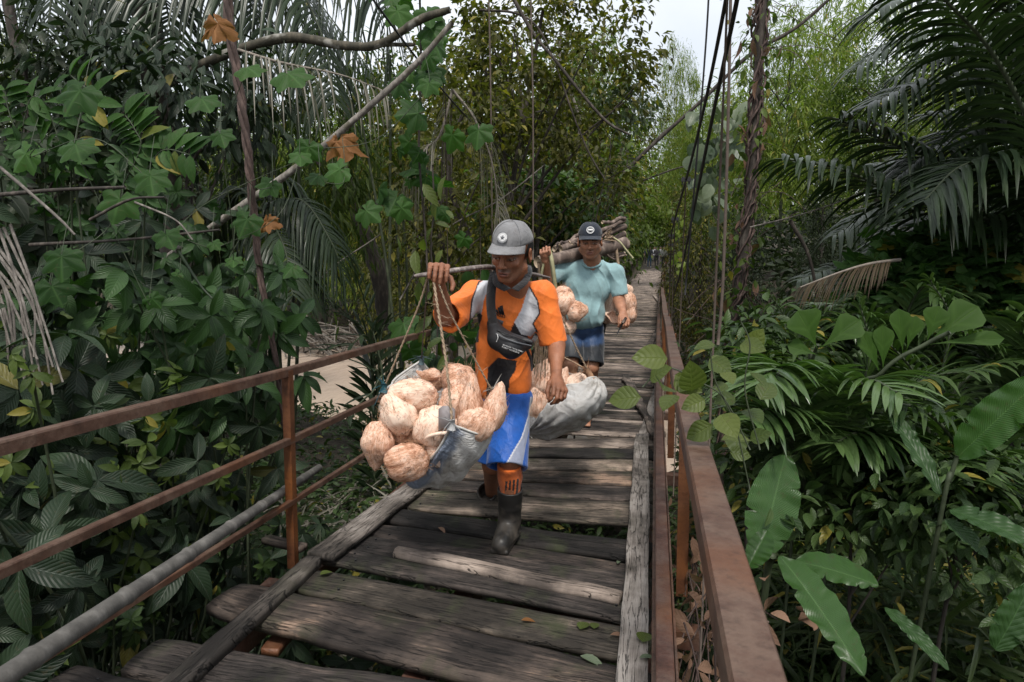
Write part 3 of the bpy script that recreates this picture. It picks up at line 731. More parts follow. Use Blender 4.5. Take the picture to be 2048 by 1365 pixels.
sd.chain([hc + hR @ np.array([0, .035, -.06]) * hs, neck, neck + [0, .02, -.06]], [.058, .057, .062], .02)
sd.ell(chest, (.13, .085, .13), None, .02).ell(waist, (.11, .08, .12), None, .03).ell(pelv, (.13, .10, .10), None, .03)
sd.chain([neck + [0, .03, -.06], H['shR']], [.04, .04], .02).chain([neck + [0, .03, -.06], H['shL']], [.04, .04], .02)
sd.chain([H['shR'], H['elR'], H['wrR']], [.048, .038, .027], .02); sd.cone(H['elR'], H['elR'] * .55 + H['wrR'] * .45, .040, .036, .02)
sd.chain([H['shL'], H['elL'], H['wrL']], [.048, .037, .026], .02); sd.cone(H['elL'], H['elL'] * .6 + H['wrL'] * .4, .038, .037, .02)
hand(sd, H['wrR'], H['knR'], (-1, .12, -.1), (0, 0, -1), 1.16, ((52, 45, 12), (58, 38, 15), (60, 40, 12), (58, 42, 10)), thumb=((.05, .045, .02), (.065, .058, .05), (.075, .055, .075)))
hand(sd, H['wrL'], H['knL'], (.35, .95, 0), (-1, .2, .1), 1.12, ((30, 42, 25), (38, 50, 30), (42, 52, 30), (45, 52, 30)), thumb=((.035, .035, .012), (.062, .038, .035), (.085, .03, .052)))
sd.chain([hipF, knF, anF], [.08, .050, .034], .02).chain([hipB, knB, anB], [.082, .054, .038], .02)
sd.ell(knF * .62 + anF * .38 + [0, .02, 0], (.044, .045, .10), None, .02)
def c1(V):
    col = np.tile(SKIN1, (len(V), 1)); col *= (1 + .12 * vnoise(V, 9, 3))[:, None]; headcol(V, hc, hR, hs, col, SKIN1, .45)
    for hk in ('knR', 'knL'):
        m = np.linalg.norm(V - H[hk], axis=1) < .12; col[m] *= .85
    return col
sd_obj(sd, 'body', M['skin'], man1, .0042, 1, c1)
# hair under the cap
sdh = SD(); T1 = lambda x, y, z: hc + hR @ (np.array([x, y, z]) * hs)
sdh.ell(T1(0, .03, .02), np.array((.080, .088, .07)) * hs, hR, .01).box(T1(0, -.075, 0), np.array((.12, .065, .12)) * hs, hR, .01, '-')
sd_obj(sdh, 'hair', M['hair'], man1, .006, 1)
cp, TC = cap(man1, hc + hR @ np.array([0, 0, .008]) * hs, hR, hs, None, M['grey_cap'], M['grey_cap'])
# cap patch: a pale disc with a dark five-pointed star and a dotted ring
def patch(T, Rm, s, cx, cz, rad, part, org, white, dark, star=True, bars=False):
    # on the front of the dome: direction at height cz
    ph = math.asin(min(1, max(0, (cz - HB) / .088))); y = .012 - .099 * math.cos(ph) ** .8
    up = np.array([0, .105 * math.cos(ph), .105 * 1.0 * math.cos(ph)]) ; up = np.array([0, math.sin(ph) * .9 + .05, math.cos(ph)]); up /= np.linalg.norm(up)
    rt = np.array([1, 0, 0.]); nn = np.cross(rt, up); c = np.array([cx, y - .0035 + (cx / .08) ** 2 * .05, cz])
    rt = np.array([1., cx * 12, 0]); rt /= np.linalg.norm(rt); nn = np.cross(rt, up)
    pt = lambda u, v, o=0: T([c + rt * u * rad + up * v * rad + nn * (o - (.5 * (u * u) * .006 - .0035) * -1)])[0]
    def disc(r0, r1, o, m, name, n=32):
        V = []; 
        for k in range(n):
            a = 2 * math.pi * k / n; V += [pt(math.cos(a) * r0, math.sin(a) * r0, o), pt(math.cos(a) * r1, math.sin(a) * r1, o)]
        f = [[2 * k, 2 * k + 1, (2 * k + 3) % (2 * n), (2 * k + 2) % (2 * n)] for k in range(n)]
        return decal(name, V, f, m, part, org, .001)
    if star:
        disc(.01, 1, .0, white, 'patch'); disc(.93, 1.0, .0012, dark, 'patch_ring')
        V = [pt(0, 0, .002)]
        for k in range(10):
            a = math.pi / 2 + k * math.pi / 5; r = .44 if k % 2 == 0 else .18; V.append(pt(math.cos(a) * r, math.sin(a) * r, .0015))
        decal('patch_star', V, [[0, 1 + k, 1 + (k + 1) % 10] for k in range(10)], dark, part, org, .0008)
        mb = MB()
        for k in range(22):
            a = 2 * math.pi * k / 22
            if abs(math.sin(a)) < .25: continue
            P_ = [pt(math.cos(a + d) * r, math.sin(a + d) * r, .0016) for r, d in ((.68, -.05), (.68, .05), (.8, .05), (.8, -.05))]
            mb.add(P_, [[0, 1, 2, 3]])
        o = mb.build('patch_letter', dark, None, loc=org); sub(o, part)
    if bars:
        disc(.82, 1, .001, white, 'patch_ring'); disc(.62, .70, .001, white, 'patch_ring', 20)
        decal('patch_bar', [pt(-.6, -.2, .0015), pt(.6, -.2, .0015), pt(.6, .28, .0015), pt(-.6, .28, .0015)], [[0, 1, 2, 3]], white, part, org, .0008)
patch(TC, hR, hs, -.006, .074, .0235, cp, org1, M['white_print'], M['grey_print'])
# seams on the cap
for th in (R(-40), R(-140)):
    P_ = []
    for i in range(14):
        ph = i / 13 * 1.5; r = math.cos(ph) ** .8; P_.append((.0835 * math.cos(th) * r, .012 + .1005 * math.sin(th) * r, HB + .0895 * math.sin(ph)))
    sub(MB().tube(TC(P_), .0012, 5).build('seam', M['grey_print'], None, loc=org1), cp)

# --- jersey
sd = SD()
lw, rw = W(1008, 700, 3.36), W(1010, 770, 3.38)
sd.ell(chest + [0, .0, .0], (.158, .115, .165), None, .03)
sd.ell(W(1008, 690, 3.35), (.148, .112, .15), None, .04)
sd.box(W(1007, 750, 3.38), (.144, .106, .15), None, .03, '+', .095)
sd.chain([neck + [-.02, .03, -.035], H['shR'] + [0, 0, .008]], [.060, .068], .03).chain([neck + [0, .03, -.04], H['shL'] + [0, 0, .0]], [.060, .066], .03)
eR = H['shR'] + (H['elR'] - H['shR']) * .86; sd.chain([H['shR'], eR + [0, 0, -.012]], [.066, .078], .03)
eL = W(1106, 682, 3.29); sd.chain([H['shL'], eL], [.066, .070], .03)
dR = (H['elR'] - H['shR']); dR /= np.linalg.norm(dR); dL = eL - H['shL']; dL /= np.linalg.norm(dL)
def ortho(d):
    u = np.cross(d, [0, 0, 1.]) if abs(d[2]) < .9 else np.cross(d, [0, 1., 0]); u /= np.linalg.norm(u); return np.stack([u, np.cross(d, u), d], 1)
sd.box(eR + dR * (.02 + .10), (.14, .14, .10), ortho(dR), .004, '-'); sd.box(eL + dL * (.015 + .10), (.14, .14, .10), ortho(dL), .004, '-')
sd.cone(eR, eR + dR * .1, .062, .070, .004, '-'); sd.cone(eL, eL + dL * .1, .054, .062, .004, '-')
sd.box(W(1006, 798, 3.38) + [0, 0, -.062], (.3, .3, .07), None, .006, '-'); sd.ell(W(1006, 795, 3.38), (.12, .09, .05), None, .006, '-')
sd.ell(neck + [-.012, -.055, .035], (.050, .062, .062), None, .006, '-')
Q = lambda pts, Y=3.22: pts
whiteL = Q([(980, 552), (954, 570), (944, 600), (940, 640), (962, 632), (968, 600), (982, 566)])
blackL = Q([(960, 626), (938, 640), (938, 690), (957, 684), (958, 655), (965, 632)])
whiteR = Q([(1058, 570), (1075, 602), (1078, 628), (1064, 648), (1072, 662), (1061, 674), (1042, 669), (1029, 645), (1043, 619)])
blackM = Q([(1029, 645), (1042, 669), (1055, 672), (1063, 690), (1010, 690), (1022, 660)])
blackB = Q([(995, 716), (976, 736), (972, 800), (1015, 803), (1020, 757), (1031, 742), (1034, 722)])
ORG_, WHT, BLK = np.array((.80, .185, .028)), np.array((.56, .57, .60)), np.array((.02, .018, .02))
pipes = [Q([(1054, 566), (1075, 602), (1079, 628), (1066, 648), (1074, 664)]), Q([(984, 548), (957, 565), (944, 600), (940, 640)])]
def c1s(V):
    P_ = PJ(V); col = np.tile(ORG_, (len(V), 1)); fr = V[:, 1] < 3.42
    for pl, cc in ((whiteL, WHT), (blackL, BLK), (whiteR, WHT), (blackM, BLK), (blackB, BLK)): col[in_poly(P_, pl) & fr] = cc
    for pp in pipes: col[near_line(P_, pp, 1.5) & fr] = BLK
    return col
foldp = ([((1, .2, .9), .10, .8), ((-1, .3, .6), .13, .7), ((.25, 0, 1), .09, .35)], .009, 3)
jersey = sd_obj(sd, 'jersey', M['shirt'], man1, .0046, 2, c1s, foldp)
# --- collar: two lapels folding open round the neck
def ribbon(P0, P1, n=14):
    a, b = bez(P0, n), bez(P1, n); return np.stack([a, (a + b) / 2 + [0, -.004, .0], b])
ncR = ribbon([W(1054, 530, 3.34), W(1052, 545, 3.22), W(1042, 563, 3.13), W(1024, 577, 3.09)], [W(1062, 533, 3.36), W(1064, 548, 3.24), W(1055, 567, 3.12), W(1037, 583, 3.08)])
ncL = ribbon([W(1000, 535, 3.30), W(999, 550, 3.18), W(1005, 566, 3.11), W(1022, 577, 3.09)], [W(988, 538, 3.32), W(985, 556, 3.17), W(989, 572, 3.11), W(1008, 583, 3.08)])
mb = MB().grid(ncR).grid(ncL); oc = mb.build('collar', M['black_cloth'], None, loc=org1); sub(oc, jersey); md = oc.modifiers.new('s', 'SOLIDIFY'); md.thickness = .004; md.offset = 0
# --- chest print (three slanted bars, a word and a dark label)
def surf(part, org):
    n = len(part.data.vertices); V = np.empty(n * 3, np.float32); part.data.vertices.foreach_get('co', V); V = V.reshape(-1, 3) + org; P_ = PJ(V)
    def fy(px, py, off=.004):
        d = np.hypot(P_[:, 0] - px, P_[:, 1] - py); m_ = d < 7
        y = V[m_, 1].min() if m_.any() else V[d.argmin(), 1]; return W(px, py, y - off)
    return fy
def text2d(body, size):
    cu = bpy.data.curves.new('t', 'FONT'); cu.body = body; cu.size = size; t_ = bpy.data.objects.new('tmp', cu); COL.objects.link(t_)
    dg = bpy.context.evaluated_depsgraph_get(); dg.update(); me = bpy.data.meshes.new_from_object(t_.evaluated_get(dg)); bpy.data.objects.remove(t_)
    V = np.array([v.co[:2] for v in me.vertices]); return V, [list(f.vertices) for f in me.polygons]
def print_text(name, body, size, px, py, angle, mat, part, org, bold=0, off=.004):
    V, Fs = text2d(body, size); ca, sa = math.cos(R(angle)), math.sin(R(angle)); fy = surf(part, org)
    P3 = [fy(px + u * ca - v * sa * -0 + v * 0 - (-v) * sa * 0 + v * sa, py + u * sa * 1 - v * ca, off) for u, v in V]
    mb = MB(); mb.V.append(np.array(P3)); mb.U.append(np.zeros((len(P3), 2))); mb.C.append(np.ones((len(P3), 3))); by = {}
    for f in Fs: by.setdefault(len(f), []).append(f)
    for k, fl in by.items(): mb.P.append((np.array(fl), 0))
    o = mb.build(name, mat, None, loc=org); sub(o, part); md = o.modifiers.new('s', 'SOLIDIFY'); md.thickness = .0012; return o
fy = surf(jersey, org1)
bars = [[(-3, -18), (1, -19), (5, -10), (1, -12)], [(2, -22), (6, -23), (11, -9), (6, -10)], [(6, -25), (12, -27), (16, -7), (11, -9)]]
for b in bars: decal('chest_mark', [fy(993 + u, 638 + v, .003) for u, v in b], [[3, 2, 1, 0]], M['black_print'], jersey, org1, .0015)
print_text('chest_word', 'adidas', 11.5, 983, 629, 16, M['black_print'], jersey, org1, off=.003)
decal('chest_label', [fy(*q, .004) for q in ((988, 636), (1007, 643), (1005, 650), (990, 644))], [[3, 2, 1, 0]], M['grey_print'], jersey, org1, .002)

# --- shorts
sd = SD()
sd.ell(W(1008, 795, 3.40), (.150, .115, .09), None, .03)
hF2 = W(1014, 934, 3.17); sd.chain([hipF + [-.005, 0, 0], hF2], [.10, .104], .03); hB2 = knB + (hipB - knB) * .15; sd.chain([hipB, hB2], [.095, .095], .03)
dF = hF2 - hipF; dF /= np.linalg.norm(dF); sd.box(hF2 + dF * .105, (.2, .2, .10), ortho(dF), .004, '-'); sd.cone(hF2, hF2 + dF * .1, .085, .095, .004, '-')
dB = hB2 - hipB; dB /= np.linalg.norm(dB); sd.box(hB2 + dB * .12, (.099, .2, .10), ortho(dB), .004, '-')
gr = Q([(1062, 795), (1058, 830), (1044, 875), (1003, 945), (1003, 968), (1047, 968), (1045, 930), (1056, 870), (1066, 830), (1074, 795)], 3.1)
def c1h(V):
    P_ = PJ(V); col = np.tile((.008, .095, .42), (len(V), 1)); col[in_poly(P_, gr)] = (.27, .30, .40); col[near_line(P_, gr[:4], 1.2)] = (.6, .6, .62)
    col[V[:, 1] > 3.48] *= 1; return col
sd_obj(sd, 'shorts', M['shorts'], man1, .005, 2, c1h, ([((.9, .2, .35), .085, 1.), ((.6, .4, -.5), .12, .6)], .006, 12))
# --- sock and boots
def boot(kn, an, toe, parent, shaft_top, s=1.0, sock=True):
    kn, an, toe = map(np.array, (kn, an, toe)); up = kn - an; L = np.linalg.norm(up); up /= L; top = an + up * shaft_top
    fd = toe - an; fd[2] = 0; fd /= np.linalg.norm(fd)
    sole_z = an[2] - .085 * s; heel = np.array([*(an[:2] - fd[:2] * .03 * s), sole_z + .035 * s]); tp = np.array([*(an[:2] + fd[:2] * .155 * s), sole_z + .034 * s]); md_ = np.array([*(an[:2] + fd[:2] * .07 * s), sole_z + .042 * s])
    sd = SD(); sd.cone(top, an, .064 * s, .054 * s, .02).cone(an, heel, .050 * s, .036 * s, .02).cone(an, md_, .052 * s, .050 * s, .02).cone(md_, tp, .052 * s, .046 * s, .02)
    sd.box(np.array([*((heel + tp)[:2] / 2), sole_z + .008]), (.045 * s, .13 * s, .012), np.stack([np.cross(fd, [0, 0, 1]), fd, [0, 0, 1]], 1), .008)
    sd.box(top + up * .05, (.1, .1, .05), ortho(up), .003, '-'); sd.cone(top - up * .03, top + up * .03, .052 * s, .054 * s, .003, '-')
    sd.cone(top - up * .004, top - up * .0041, .0665 * s, .0665 * s, .004) if False else None
    for q in (.35, .42, .8): 
        c = an + up * shaft_top * q; r = .05 + .012 * q
        sd.ell(c, (.0, 0, 0), None, .01) if False else None
    def cb(V):
        hgt = (V[:, 2] - sole_z); mud = np.clip(.65 - hgt / .20 + .7 * vnoise(V, 14, 4) + .25 * vnoise(V, 60, 2), 0, 1) * .85
        return np.array((.020, .019, .018)) * (1 - mud[:, None]) + np.array((.10, .085, .07)) * mud[:, None]
    return sd_obj(sd, 'boot', M['rubber'], parent, .0048, 1, cb, ([(tuple(up), .06, 1.0)], .0035, 5)), top, up
bt, top, up = boot(knF + [0, .02, 0], anF, anF + [-.012, -.2, 0], man1, .195, 1.03)
boot(anB + [0, -.25, .13], anB + [0, 0, .01], anB + [-.01, -.2, -.05], man1, .16, .95)
sdk = SD(); kt = W(1018, 932, 3.17); sdk.chain([kt, (kt + top) / 2 + [0, .01, 0], top - up * .03], [.060, .058, .050], .02); sdk.box(kt + up * .05, (.1, .1, .045), ortho(up), .004, '-')
def c1k(V):
    col = np.tile((.62, .13, .02), (len(V), 1)); P_ = PJ(V)
    for a in range(4):
        x0 = 1008 + a * 7.6; col[in_poly(P_, Q([(x0, 1000 - a * 2), (x0 + 4.2, 1000 - a * 2), (x0 + 7.0, 963 - a * 1.5), (x0 + 2.8, 963 - a * 1.5)], 3.1)) & (V[:, 1] < 3.25)] = (.015, .014, .014)
    return col
sd_obj(sdk, 'sock', M['sock'], man1, .0042, 1, c1k)

# --- waist bag slung across the chest
bag = thing('waist_bag', tuple(map(float, W(1022, 690, 3.14))), 'black nylon waist bag slung across the front of the orange jersey', 'bag')
sd = SD(); B0, B1, B2 = W(988, 655, 3.15), W(1018, 690, 3.09), W(1060, 697, 3.14)
sd.chain([W(986, 648, 3.15), W(998, 678, 3.10), W(1024, 694, 3.075), W(1058, 690, 3.13)], [.030, .052, .055, .020], .02)
sd.box(W(1027, 672, 3.10), (.10, .018, .010), rotm(0, 0, 17), .01, '+', .008)
def flat(V): V = V.copy(); V[:, 1] = 3.12 + (V[:, 1] - 3.12) * .85; return V
ob = sd_obj(sd, 'pouch', M['nylon'], bag, .0042, 1, None, ([((.3, .2, 1), .045, .6)], .004, 2))
bo = ORG[bag.name]
sub(MB().tube(bez([W(992, 668, 3.045), W(1010, 677, 3.022), W(1035, 686, 3.025), W(1062, 692, 3.09)], 8), .0035, 6).build('zipper', M['grey_print'], None, loc=bo), ob)
sub(MB().tube(bez([W(994, 661, 3.06), W(1012, 668, 3.04), W(1036, 677, 3.04), W(1062, 686, 3.10)], 8), .003, 6).build('zipper', M['black_cloth'], None, loc=bo), ob)
sub(MB().tube(bez([W(994, 668, 3.04), W(996, 676, 3.03), W(993, 684, 3.035)], 6), .0018, 5).build('zip_pull', M['white_print'], None, loc=bo), ob)
print_text('bag_print', 'OUTDOOR TRAVEL SPORT', 3.6, 1005, 691, 20, M['white_print'], ob, bo, off=.002)
print_text('bag_print', 'PROJECT ACCESSORIES', 3.6, 1003, 695, 20, M['white_print'], ob, bo, off=.002)
strap = bez([W(1000, 540, 3.36), W(988, 552, 3.20), W(982, 590, 3.115), W(983, 625, 3.112), W(988, 655, 3.12)], 10)
sp_ = np.stack([strap + [-.022, 0, 0], strap + [0, -.004, 0], strap + [.022, 0, 0]]); os_ = MB().grid(sp_).build('strap', M['black_cloth'], bag); md = os_.modifiers.new('s', 'SOLIDIFY'); md.thickness = .004; md.offset = 0
MB().tube(bez([W(1058, 690, 3.12), W(1068, 680, 3.2), W(1076, 665, 3.36)], 6), .011, prof=[(-1, -.2), (1, -.2), (1, .2), (-1, .2)]).build('strap', M['black_cloth'], bag)
sub(MB().tube([W(1054, 700, 3.09), W(1062, 718, 3.10), W(1064, 740, 3.12)], .012, prof=[(-1, -.3), (1, -.3), (1, .3), (-1, .3)]).build('buckle', M['nylon'], None, loc=bo), ob)

# ============================================================ the second man
Y2 = 5.8
org2 = (float(W(1165, 800, Y2)[0]), Y2, float(deck(Y2)))
man2 = thing('person', org2, 'man in teal t-shirt, denim shorts and dark cap walking behind the orange jersey', 'person')
hc2 = W(1180, 483, 5.70); hR2 = rotm(yaw=6, pitch=7, roll=0); hs2 = 1.20
G2 = dict(shR=W(1122, 541, 5.8), elR=W(1094, 560, 5.55), wrR=W(1092, 522, 5.42), knR=W(1090, 504, 5.36), shL=W(1232, 546, 5.82), elL=W(1238, 602, 5.78), wrL=W(1246, 629, 5.58), knL=W(1250, 642, 5.50))
neck2 = W(1184, 520, 5.82); ch2 = W(1172, 575, 5.84); wa2 = W(1166, 625, 5.84); pe2 = W(1164, 655, 5.88)
hA, kA, nA = W(1144, 672, 5.88), W(1141, 730, 5.72), W(1136, 790, 5.86); hB_, kB_, nB_ = W(1184, 672, 5.9), W(1182, 735, 5.78), W(1176, 800, 6.05)
nA[2] = deck(nA[1]) + .09; nB_[2] = deck(nB_[1]) + .09
sd = SD(); head(sd, hc2, hR2, hs2, 1.12); sd.chain([hc2 + hR2 @ np.array([0, .03, -.06]) * hs2, neck2, neck2 + [0, .02, -.08]], [.068, .07, .08], .02)
sd.ell(ch2, (.17, .10, .16), None, .02).ell(wa2, (.15, .10, .14), None, .03).ell(pe2, (.17, .12, .1), None, .03)
sd.chain([neck2 + [0, .03, -.08], G2['shR'] + [0, .01, -.02]], [.04, .04], .02).chain([neck2 + [0, .03, -.08], G2['shL'] + [0, .01, -.02]], [.04, .04], .02)
sd.chain([G2['shR'], G2['elR'], G2['wrR']], [.056, .048, .033], .02).chain([G2['shL'], G2['elL'], G2['wrL']], [.056, .046, .032], .02)
sd.cone(G2['elL'], (G2['elL'] + G2['wrL']) / 2, .046, .046, .02)
hand(sd, G2['wrR'], G2['knR'], (-1, 0, -.2), (0, 1, -.2), 1.15, ((60, 60, 30), (68, 60, 30), (74, 60, 30), (80, 55, 30)), thumb=((.04, .03, .0), (.07, .03, -.01), (.10, .025, -.01)))
hand(sd, G2['wrL'], G2['knL'], (.6, .7, 0), (-1, 0, -.2), 1.2, ((35, 55, 40),) * 4, thumb=((.04, .03, .01), (.07, .03, .03), (.09, .02, .05)))
sd.chain([hA, kA, nA], [.09, .066, .045], .02).chain([hB_, kB_, nB_], [.09, .066, .045], .02)
for kn, an in ((kA, nA), (kB_, nB_)):
    sd.ell(kn * .6 + an * .4 + [0, .02, 0], (.06, .062, .12), None, .02); f_ = an + [0, -.15, -.055]; sd.cone(an + [0, .03, -.045], f_, .04, .034, .02)
    for t in range(5): sd.cone(f_ + [-.03 + .015 * t, 0, 0], f_ + [-.034 + .017 * t, -.035, -.012], .011, .009, .004)
def c2(V):
    col = np.tile(SKIN2, (len(V), 1)); col *= (1 + .1 * vnoise(V, 9, 3))[:, None]; headcol(V, hc2, hR2, hs2, col, SKIN2, .3); return col
sd_obj(sd, 'body', M['skin'], man2, .006, 1, c2)
sdh = SD(); sdh.ell(hc2 + hR2 @ (np.array([0, .03, .02]) * hs2), np.array((.082, .088, .07)) * hs2, hR2, .01).box(hc2 + hR2 @ (np.array([0, -.072, 0]) * hs2), np.array((.12, .065, .12)) * hs2, hR2, .01, '-')
sd_obj(sdh, 'hair', M['hair'], man2, .008, 1)
cp2, TC2 = cap(man2, hc2 + hR2 @ np.array([0, 0, .006]) * hs2, hR2, hs2, None, M['navy_cap'], M['navy_cap']); patch(TC2, hR2, hs2, 0, .080, .026, cp2, org2, M['white_print'], M['black_print'], False, True)
sd = SD(); sd.ell(ch2, (.212, .135, .19), None, .03).ell(wa2 + [-.01, -.02, 0], (.205, .15, .16), None, .05).box(W(1162, 640, 5.85), (.2, .135, .05), None, .03, '+', .06)
sd.chain([neck2 + [0, .03, -.06], G2['shR']], [.07, .082], .03).chain([neck2 + [0, .03, -.06], G2['shL']], [.074, .070], .03)
eR = G2['shR'] + (G2['elR'] - G2['shR']) * .75; eL = W(1240, 586, 5.8); sd.chain([G2['shR'], eR], [.068, .072], .03).chain([G2['shL'], eL], [.068, .072], .03)
dR = eR - G2['shR']; dR /= np.linalg.norm(dR); dL = eL - G2['shL']; dL /= np.linalg.norm(dL)
for e_, d_ in ((eR, dR), (eL, dL)): sd.box(e_ + d_ * .13, (.10, .10, .1), ortho(d_), .004, '-'); sd.cone(e_, e_ + d_ * .1, .060, .066, .004, '-')
sd.box(W(1162, 662, 5.85) + [0, 0, -.09], (.3, .3, .08), rotm(0, 0, -4), .006, '-'); sd.ell(neck2 + [0, -.06, .03], (.078, .080, .052), None, .008, '-')
c2s = lambda V: np.tile((.26, .41, .43), (len(V), 1)) * (1 - .1 * np.clip(vnoise(V, 4, 2), 0, 1)[:, None])
tee = sd_obj(sd, 'tshirt', M['tee'], man2, .0065, 2, c2s, ([((1, .2, .25), .095, 1.0), ((.8, 0, -.5), .14, .8)], .010, 31))
th = np.linspace(0, 2 * math.pi, 30); rc = neck2 + [0, -.010, -.030]; P_ = np.c_[rc[0] + .080 * np.cos(th), rc[1] + .086 * np.sin(th), rc[2] + .028 * np.sin(th) + .006 * np.cos(2 * th)]
sub(MB().tube(P_, .008, 6).build('neckband', cloth_mat('teal_band', (.23, .39, .41)), None, loc=org2), tee)
sd = SD(); sd.ell(pe2, (.19, .14, .11), None, .03)
for h_, k_ in ((hA, kA), (hB_, kB_)):
    e_ = h_ + (k_ - h_) * .88; sd.chain([h_, e_], [.108, .112], .02); d_ = (e_ - h_) / np.linalg.norm(e_ - h_); sd.box(e_ + d_ * .10, (.14, .2, .09), ortho(d_), .004, '-'); sd.cone(e_, e_ + d_ * .1, .095, .1, .004, '-')
def c2h(V):
    wet = np.clip((W(1160, 684, 5.8)[2] - V[:, 2]) * 30 + .4 * vnoise(V, 20, 3) , 0, 1)[:, None]; lft = np.clip((W(1160, 684, 5.8)[0] - V[:, 0]) * 12, 0, .8)[:, None]
    base = np.array((.03, .068, .16)) * (1 - lft) + np.array((.10, .115, .135)) * lft; w2 = np.array((.022, .026, .032)) * (1 - lft) + np.array((.07, .075, .08)) * lft; return base * (1 - wet) + w2 * wet
sd_obj(sd, 'shorts', M['shorts'], man2, .0065, 2, c2h, ([((1, .2, .3), .08, .8), ((.5, 0, 1), .1, .8)], .012, 14))
for kn, an in ((kA, nA), (kB_, nB_)):
    MB().tube([an + [0, .06, -.085], an + [0, -.05, -.085], an + [0, -.19, -.085]], [.038, .042, .036], prof=[(-1, -.12), (1, -.12), (1, .12), (-1, .12)]).build('sandal', M['nylon'], man2)

# ============================================================ people at the far end
def far_person(px, Y, h, top, leg, skin=(.2, .11, .07), hairc=(.015, .012, .01), label='', extra=None, arms=0.0):
    x = W(px, 500, Y)[0]; z0 = deck(Y); s = h / 1.7; o = thing('person', (float(x), Y, float(z0)), label, 'person')
    b = np.array([x, Y, z0]); P = lambda a, c, d: b + np.array([a, c, d]) * s
    sd = SD(); sd.ell(P(0, 0, 1.58), (.08 * s, .095 * s, .115 * s), None, .03).cone(P(0, 0, 1.5), P(0, 0, 1.4), .06 * s, .07 * s, .03).ell(P(0, 0, 1.2), (.18 * s, .12 * s, .26 * s), None, .05).ell(P(0, 0, .95), (.16 * s, .12 * s, .12 * s), None, .05)
    for q in (-1, 1):
        sd.chain([P(q * .19, 0, 1.38), P(q * .25, .02, 1.12), P(q * (.22 - arms * .12), -.08 - arms * .1, .9 + arms * .15)], [.055 * s, .045 * s, .038 * s], .03); sd.ell(P(q * (.22 - arms * .12), -.1 - arms * .1, .86 + arms * .15), (.035, .035, .06), None, .02)
        sd.chain([P(q * .09, 0, .9), P(q * .10, -.02, .5), P(q * .11, .02, .08)], [.09 * s, .062 * s, .045 * s], .03); sd.cone(P(q * .11, .02, .05), P(q * .12, -.14, .04), .045 * s, .035 * s, .03)
    def cc(V):
        L = (V - b) / s; z = L[:, 2]; col = np.tile(skin, (len(V), 1)).astype(float); col[(z > .85) & (z < 1.46) & (np.abs(L[:, 0]) < .32) & ~((z < 1.05) & (np.abs(L[:, 0]) > .19))] = top; col[(z <= .92) & (np.abs(L[:, 0]) < .2)] = leg
        col[z < .09] = (.3, .3, .3) if extra == 'white' else (.03, .03, .03); return col
    sd_obj(sd, 'body', M['sock'], o, .02, 1, cc)
    sdh = SD(); sdh.ell(P(0, .015, 1.62), (.09 * s, .10 * s, .10 * s), None, .02); sd_obj(sdh, 'hair', mat_plain('far_hair', hairc, .8), o, .02, 1)
for a in [(1294, 56, 1.6, (.03, .035, .04), (.02, .02, .02), 'far person in black standing against the left railing at the bridge end', None, 0),
          (1299.5, 54, 1.62, (.015, .018, .022), (.03, .06, .10), 'far person in black top, blue trousers and white shoes at the bridge end', 'white', .3),
          (1309, 57, 1.5, (.33, .33, .34), (.10, .09, .09), 'far person in pale top between the black tops at the bridge end', None, .6),
          (1314, 55, 1.58, (.03, .028, .03), (.02, .02, .022), 'far person in black with bent arms in the middle of the distant group', None, .8),
          (1321, 56, 1.55, (.30, .31, .32), (.16, .14, .14), 'far person in whitish clothes half hidden behind the grey-shirted one', None, .4),
          (1328, 52, 1.72, (.22, .22, .20), (.025, .025, .028), 'tallest far person, grey shirt and black trousers, beside the right railing', None, .2)]:
    far_person(a[0], a[1], a[2], a[3], a[4], label=a[5], extra=a[6], arms=a[7])
# ============================================================ loads: coconuts, sacks, ropes, poles, firewood
def mat_coco():
    m, nt, p = newmat('coconut_husk'); L = nt.links.new; v = coord(nt); rd = objrand(nt)
    off = nt.nodes.new('ShaderNodeCombineXYZ'); L(math_(nt, 'MULTIPLY', rd, 20.), off.inputs[0]); L(math_(nt, 'MULTIPLY', rd, 7.), off.inputs[1])
    va = nt.nodes.new('ShaderNodeVectorMath'); va.operation = 'ADD'; L(v, va.inputs[0]); L(off.outputs[0], va.inputs[1]); v = va.outputs[0]
    f1 = noise(nt, mapping(nt, v, (9, 9, .9)), 1.0, 6, .75, dist=.5); f2 = noise(nt, mapping(nt, v, (30, 30, 2.2)), 1.0, 4, .7); pt = noise(nt, v, 1.2, 4, .6); mo = noise(nt, v, 1.5, 7, .75)
    a = math_(nt, 'MULTIPLY_ADD', f1, .6, math_(nt, 'MULTIPLY', pt, .4)); a = math_(nt, 'ADD', a, math_(nt, 'MULTIPLY_ADD', rd, .16, -.08))
    c = ramp(nt, a, [(.31, (.22, .085, .045)), (.39, (.52, .27, .165)), (.47, (.74, .46, .33)), (.58, (.88, .68, .54))])
    c = mix(nt, ramp(nt, mo, [(.57, (0, 0, 0)), (.66, (.85,) * 3)]), c, (.055, .043, .036))
    c = mix(nt, ramp(nt, noise(nt, v, 1.6, 3, .5), [(.66, (0, 0, 0)), (.74, (.5,) * 3)]), c, (.38, .13, .09))
    L(c, p.inputs['Base Color']); p.inputs['Roughness'].default_value = .85; p.inputs['Specular IOR Level'].default_value = .2
    bump(nt, p, math_(nt, 'ADD', math_(nt, 'MULTIPLY', f1, 1.3), f2), .40, .03); return m
M['coco'] = mat_coco(); M['fibre'] = mat_plain('coconut_fibre', (.42, .24, .14), .9, 30, .4)
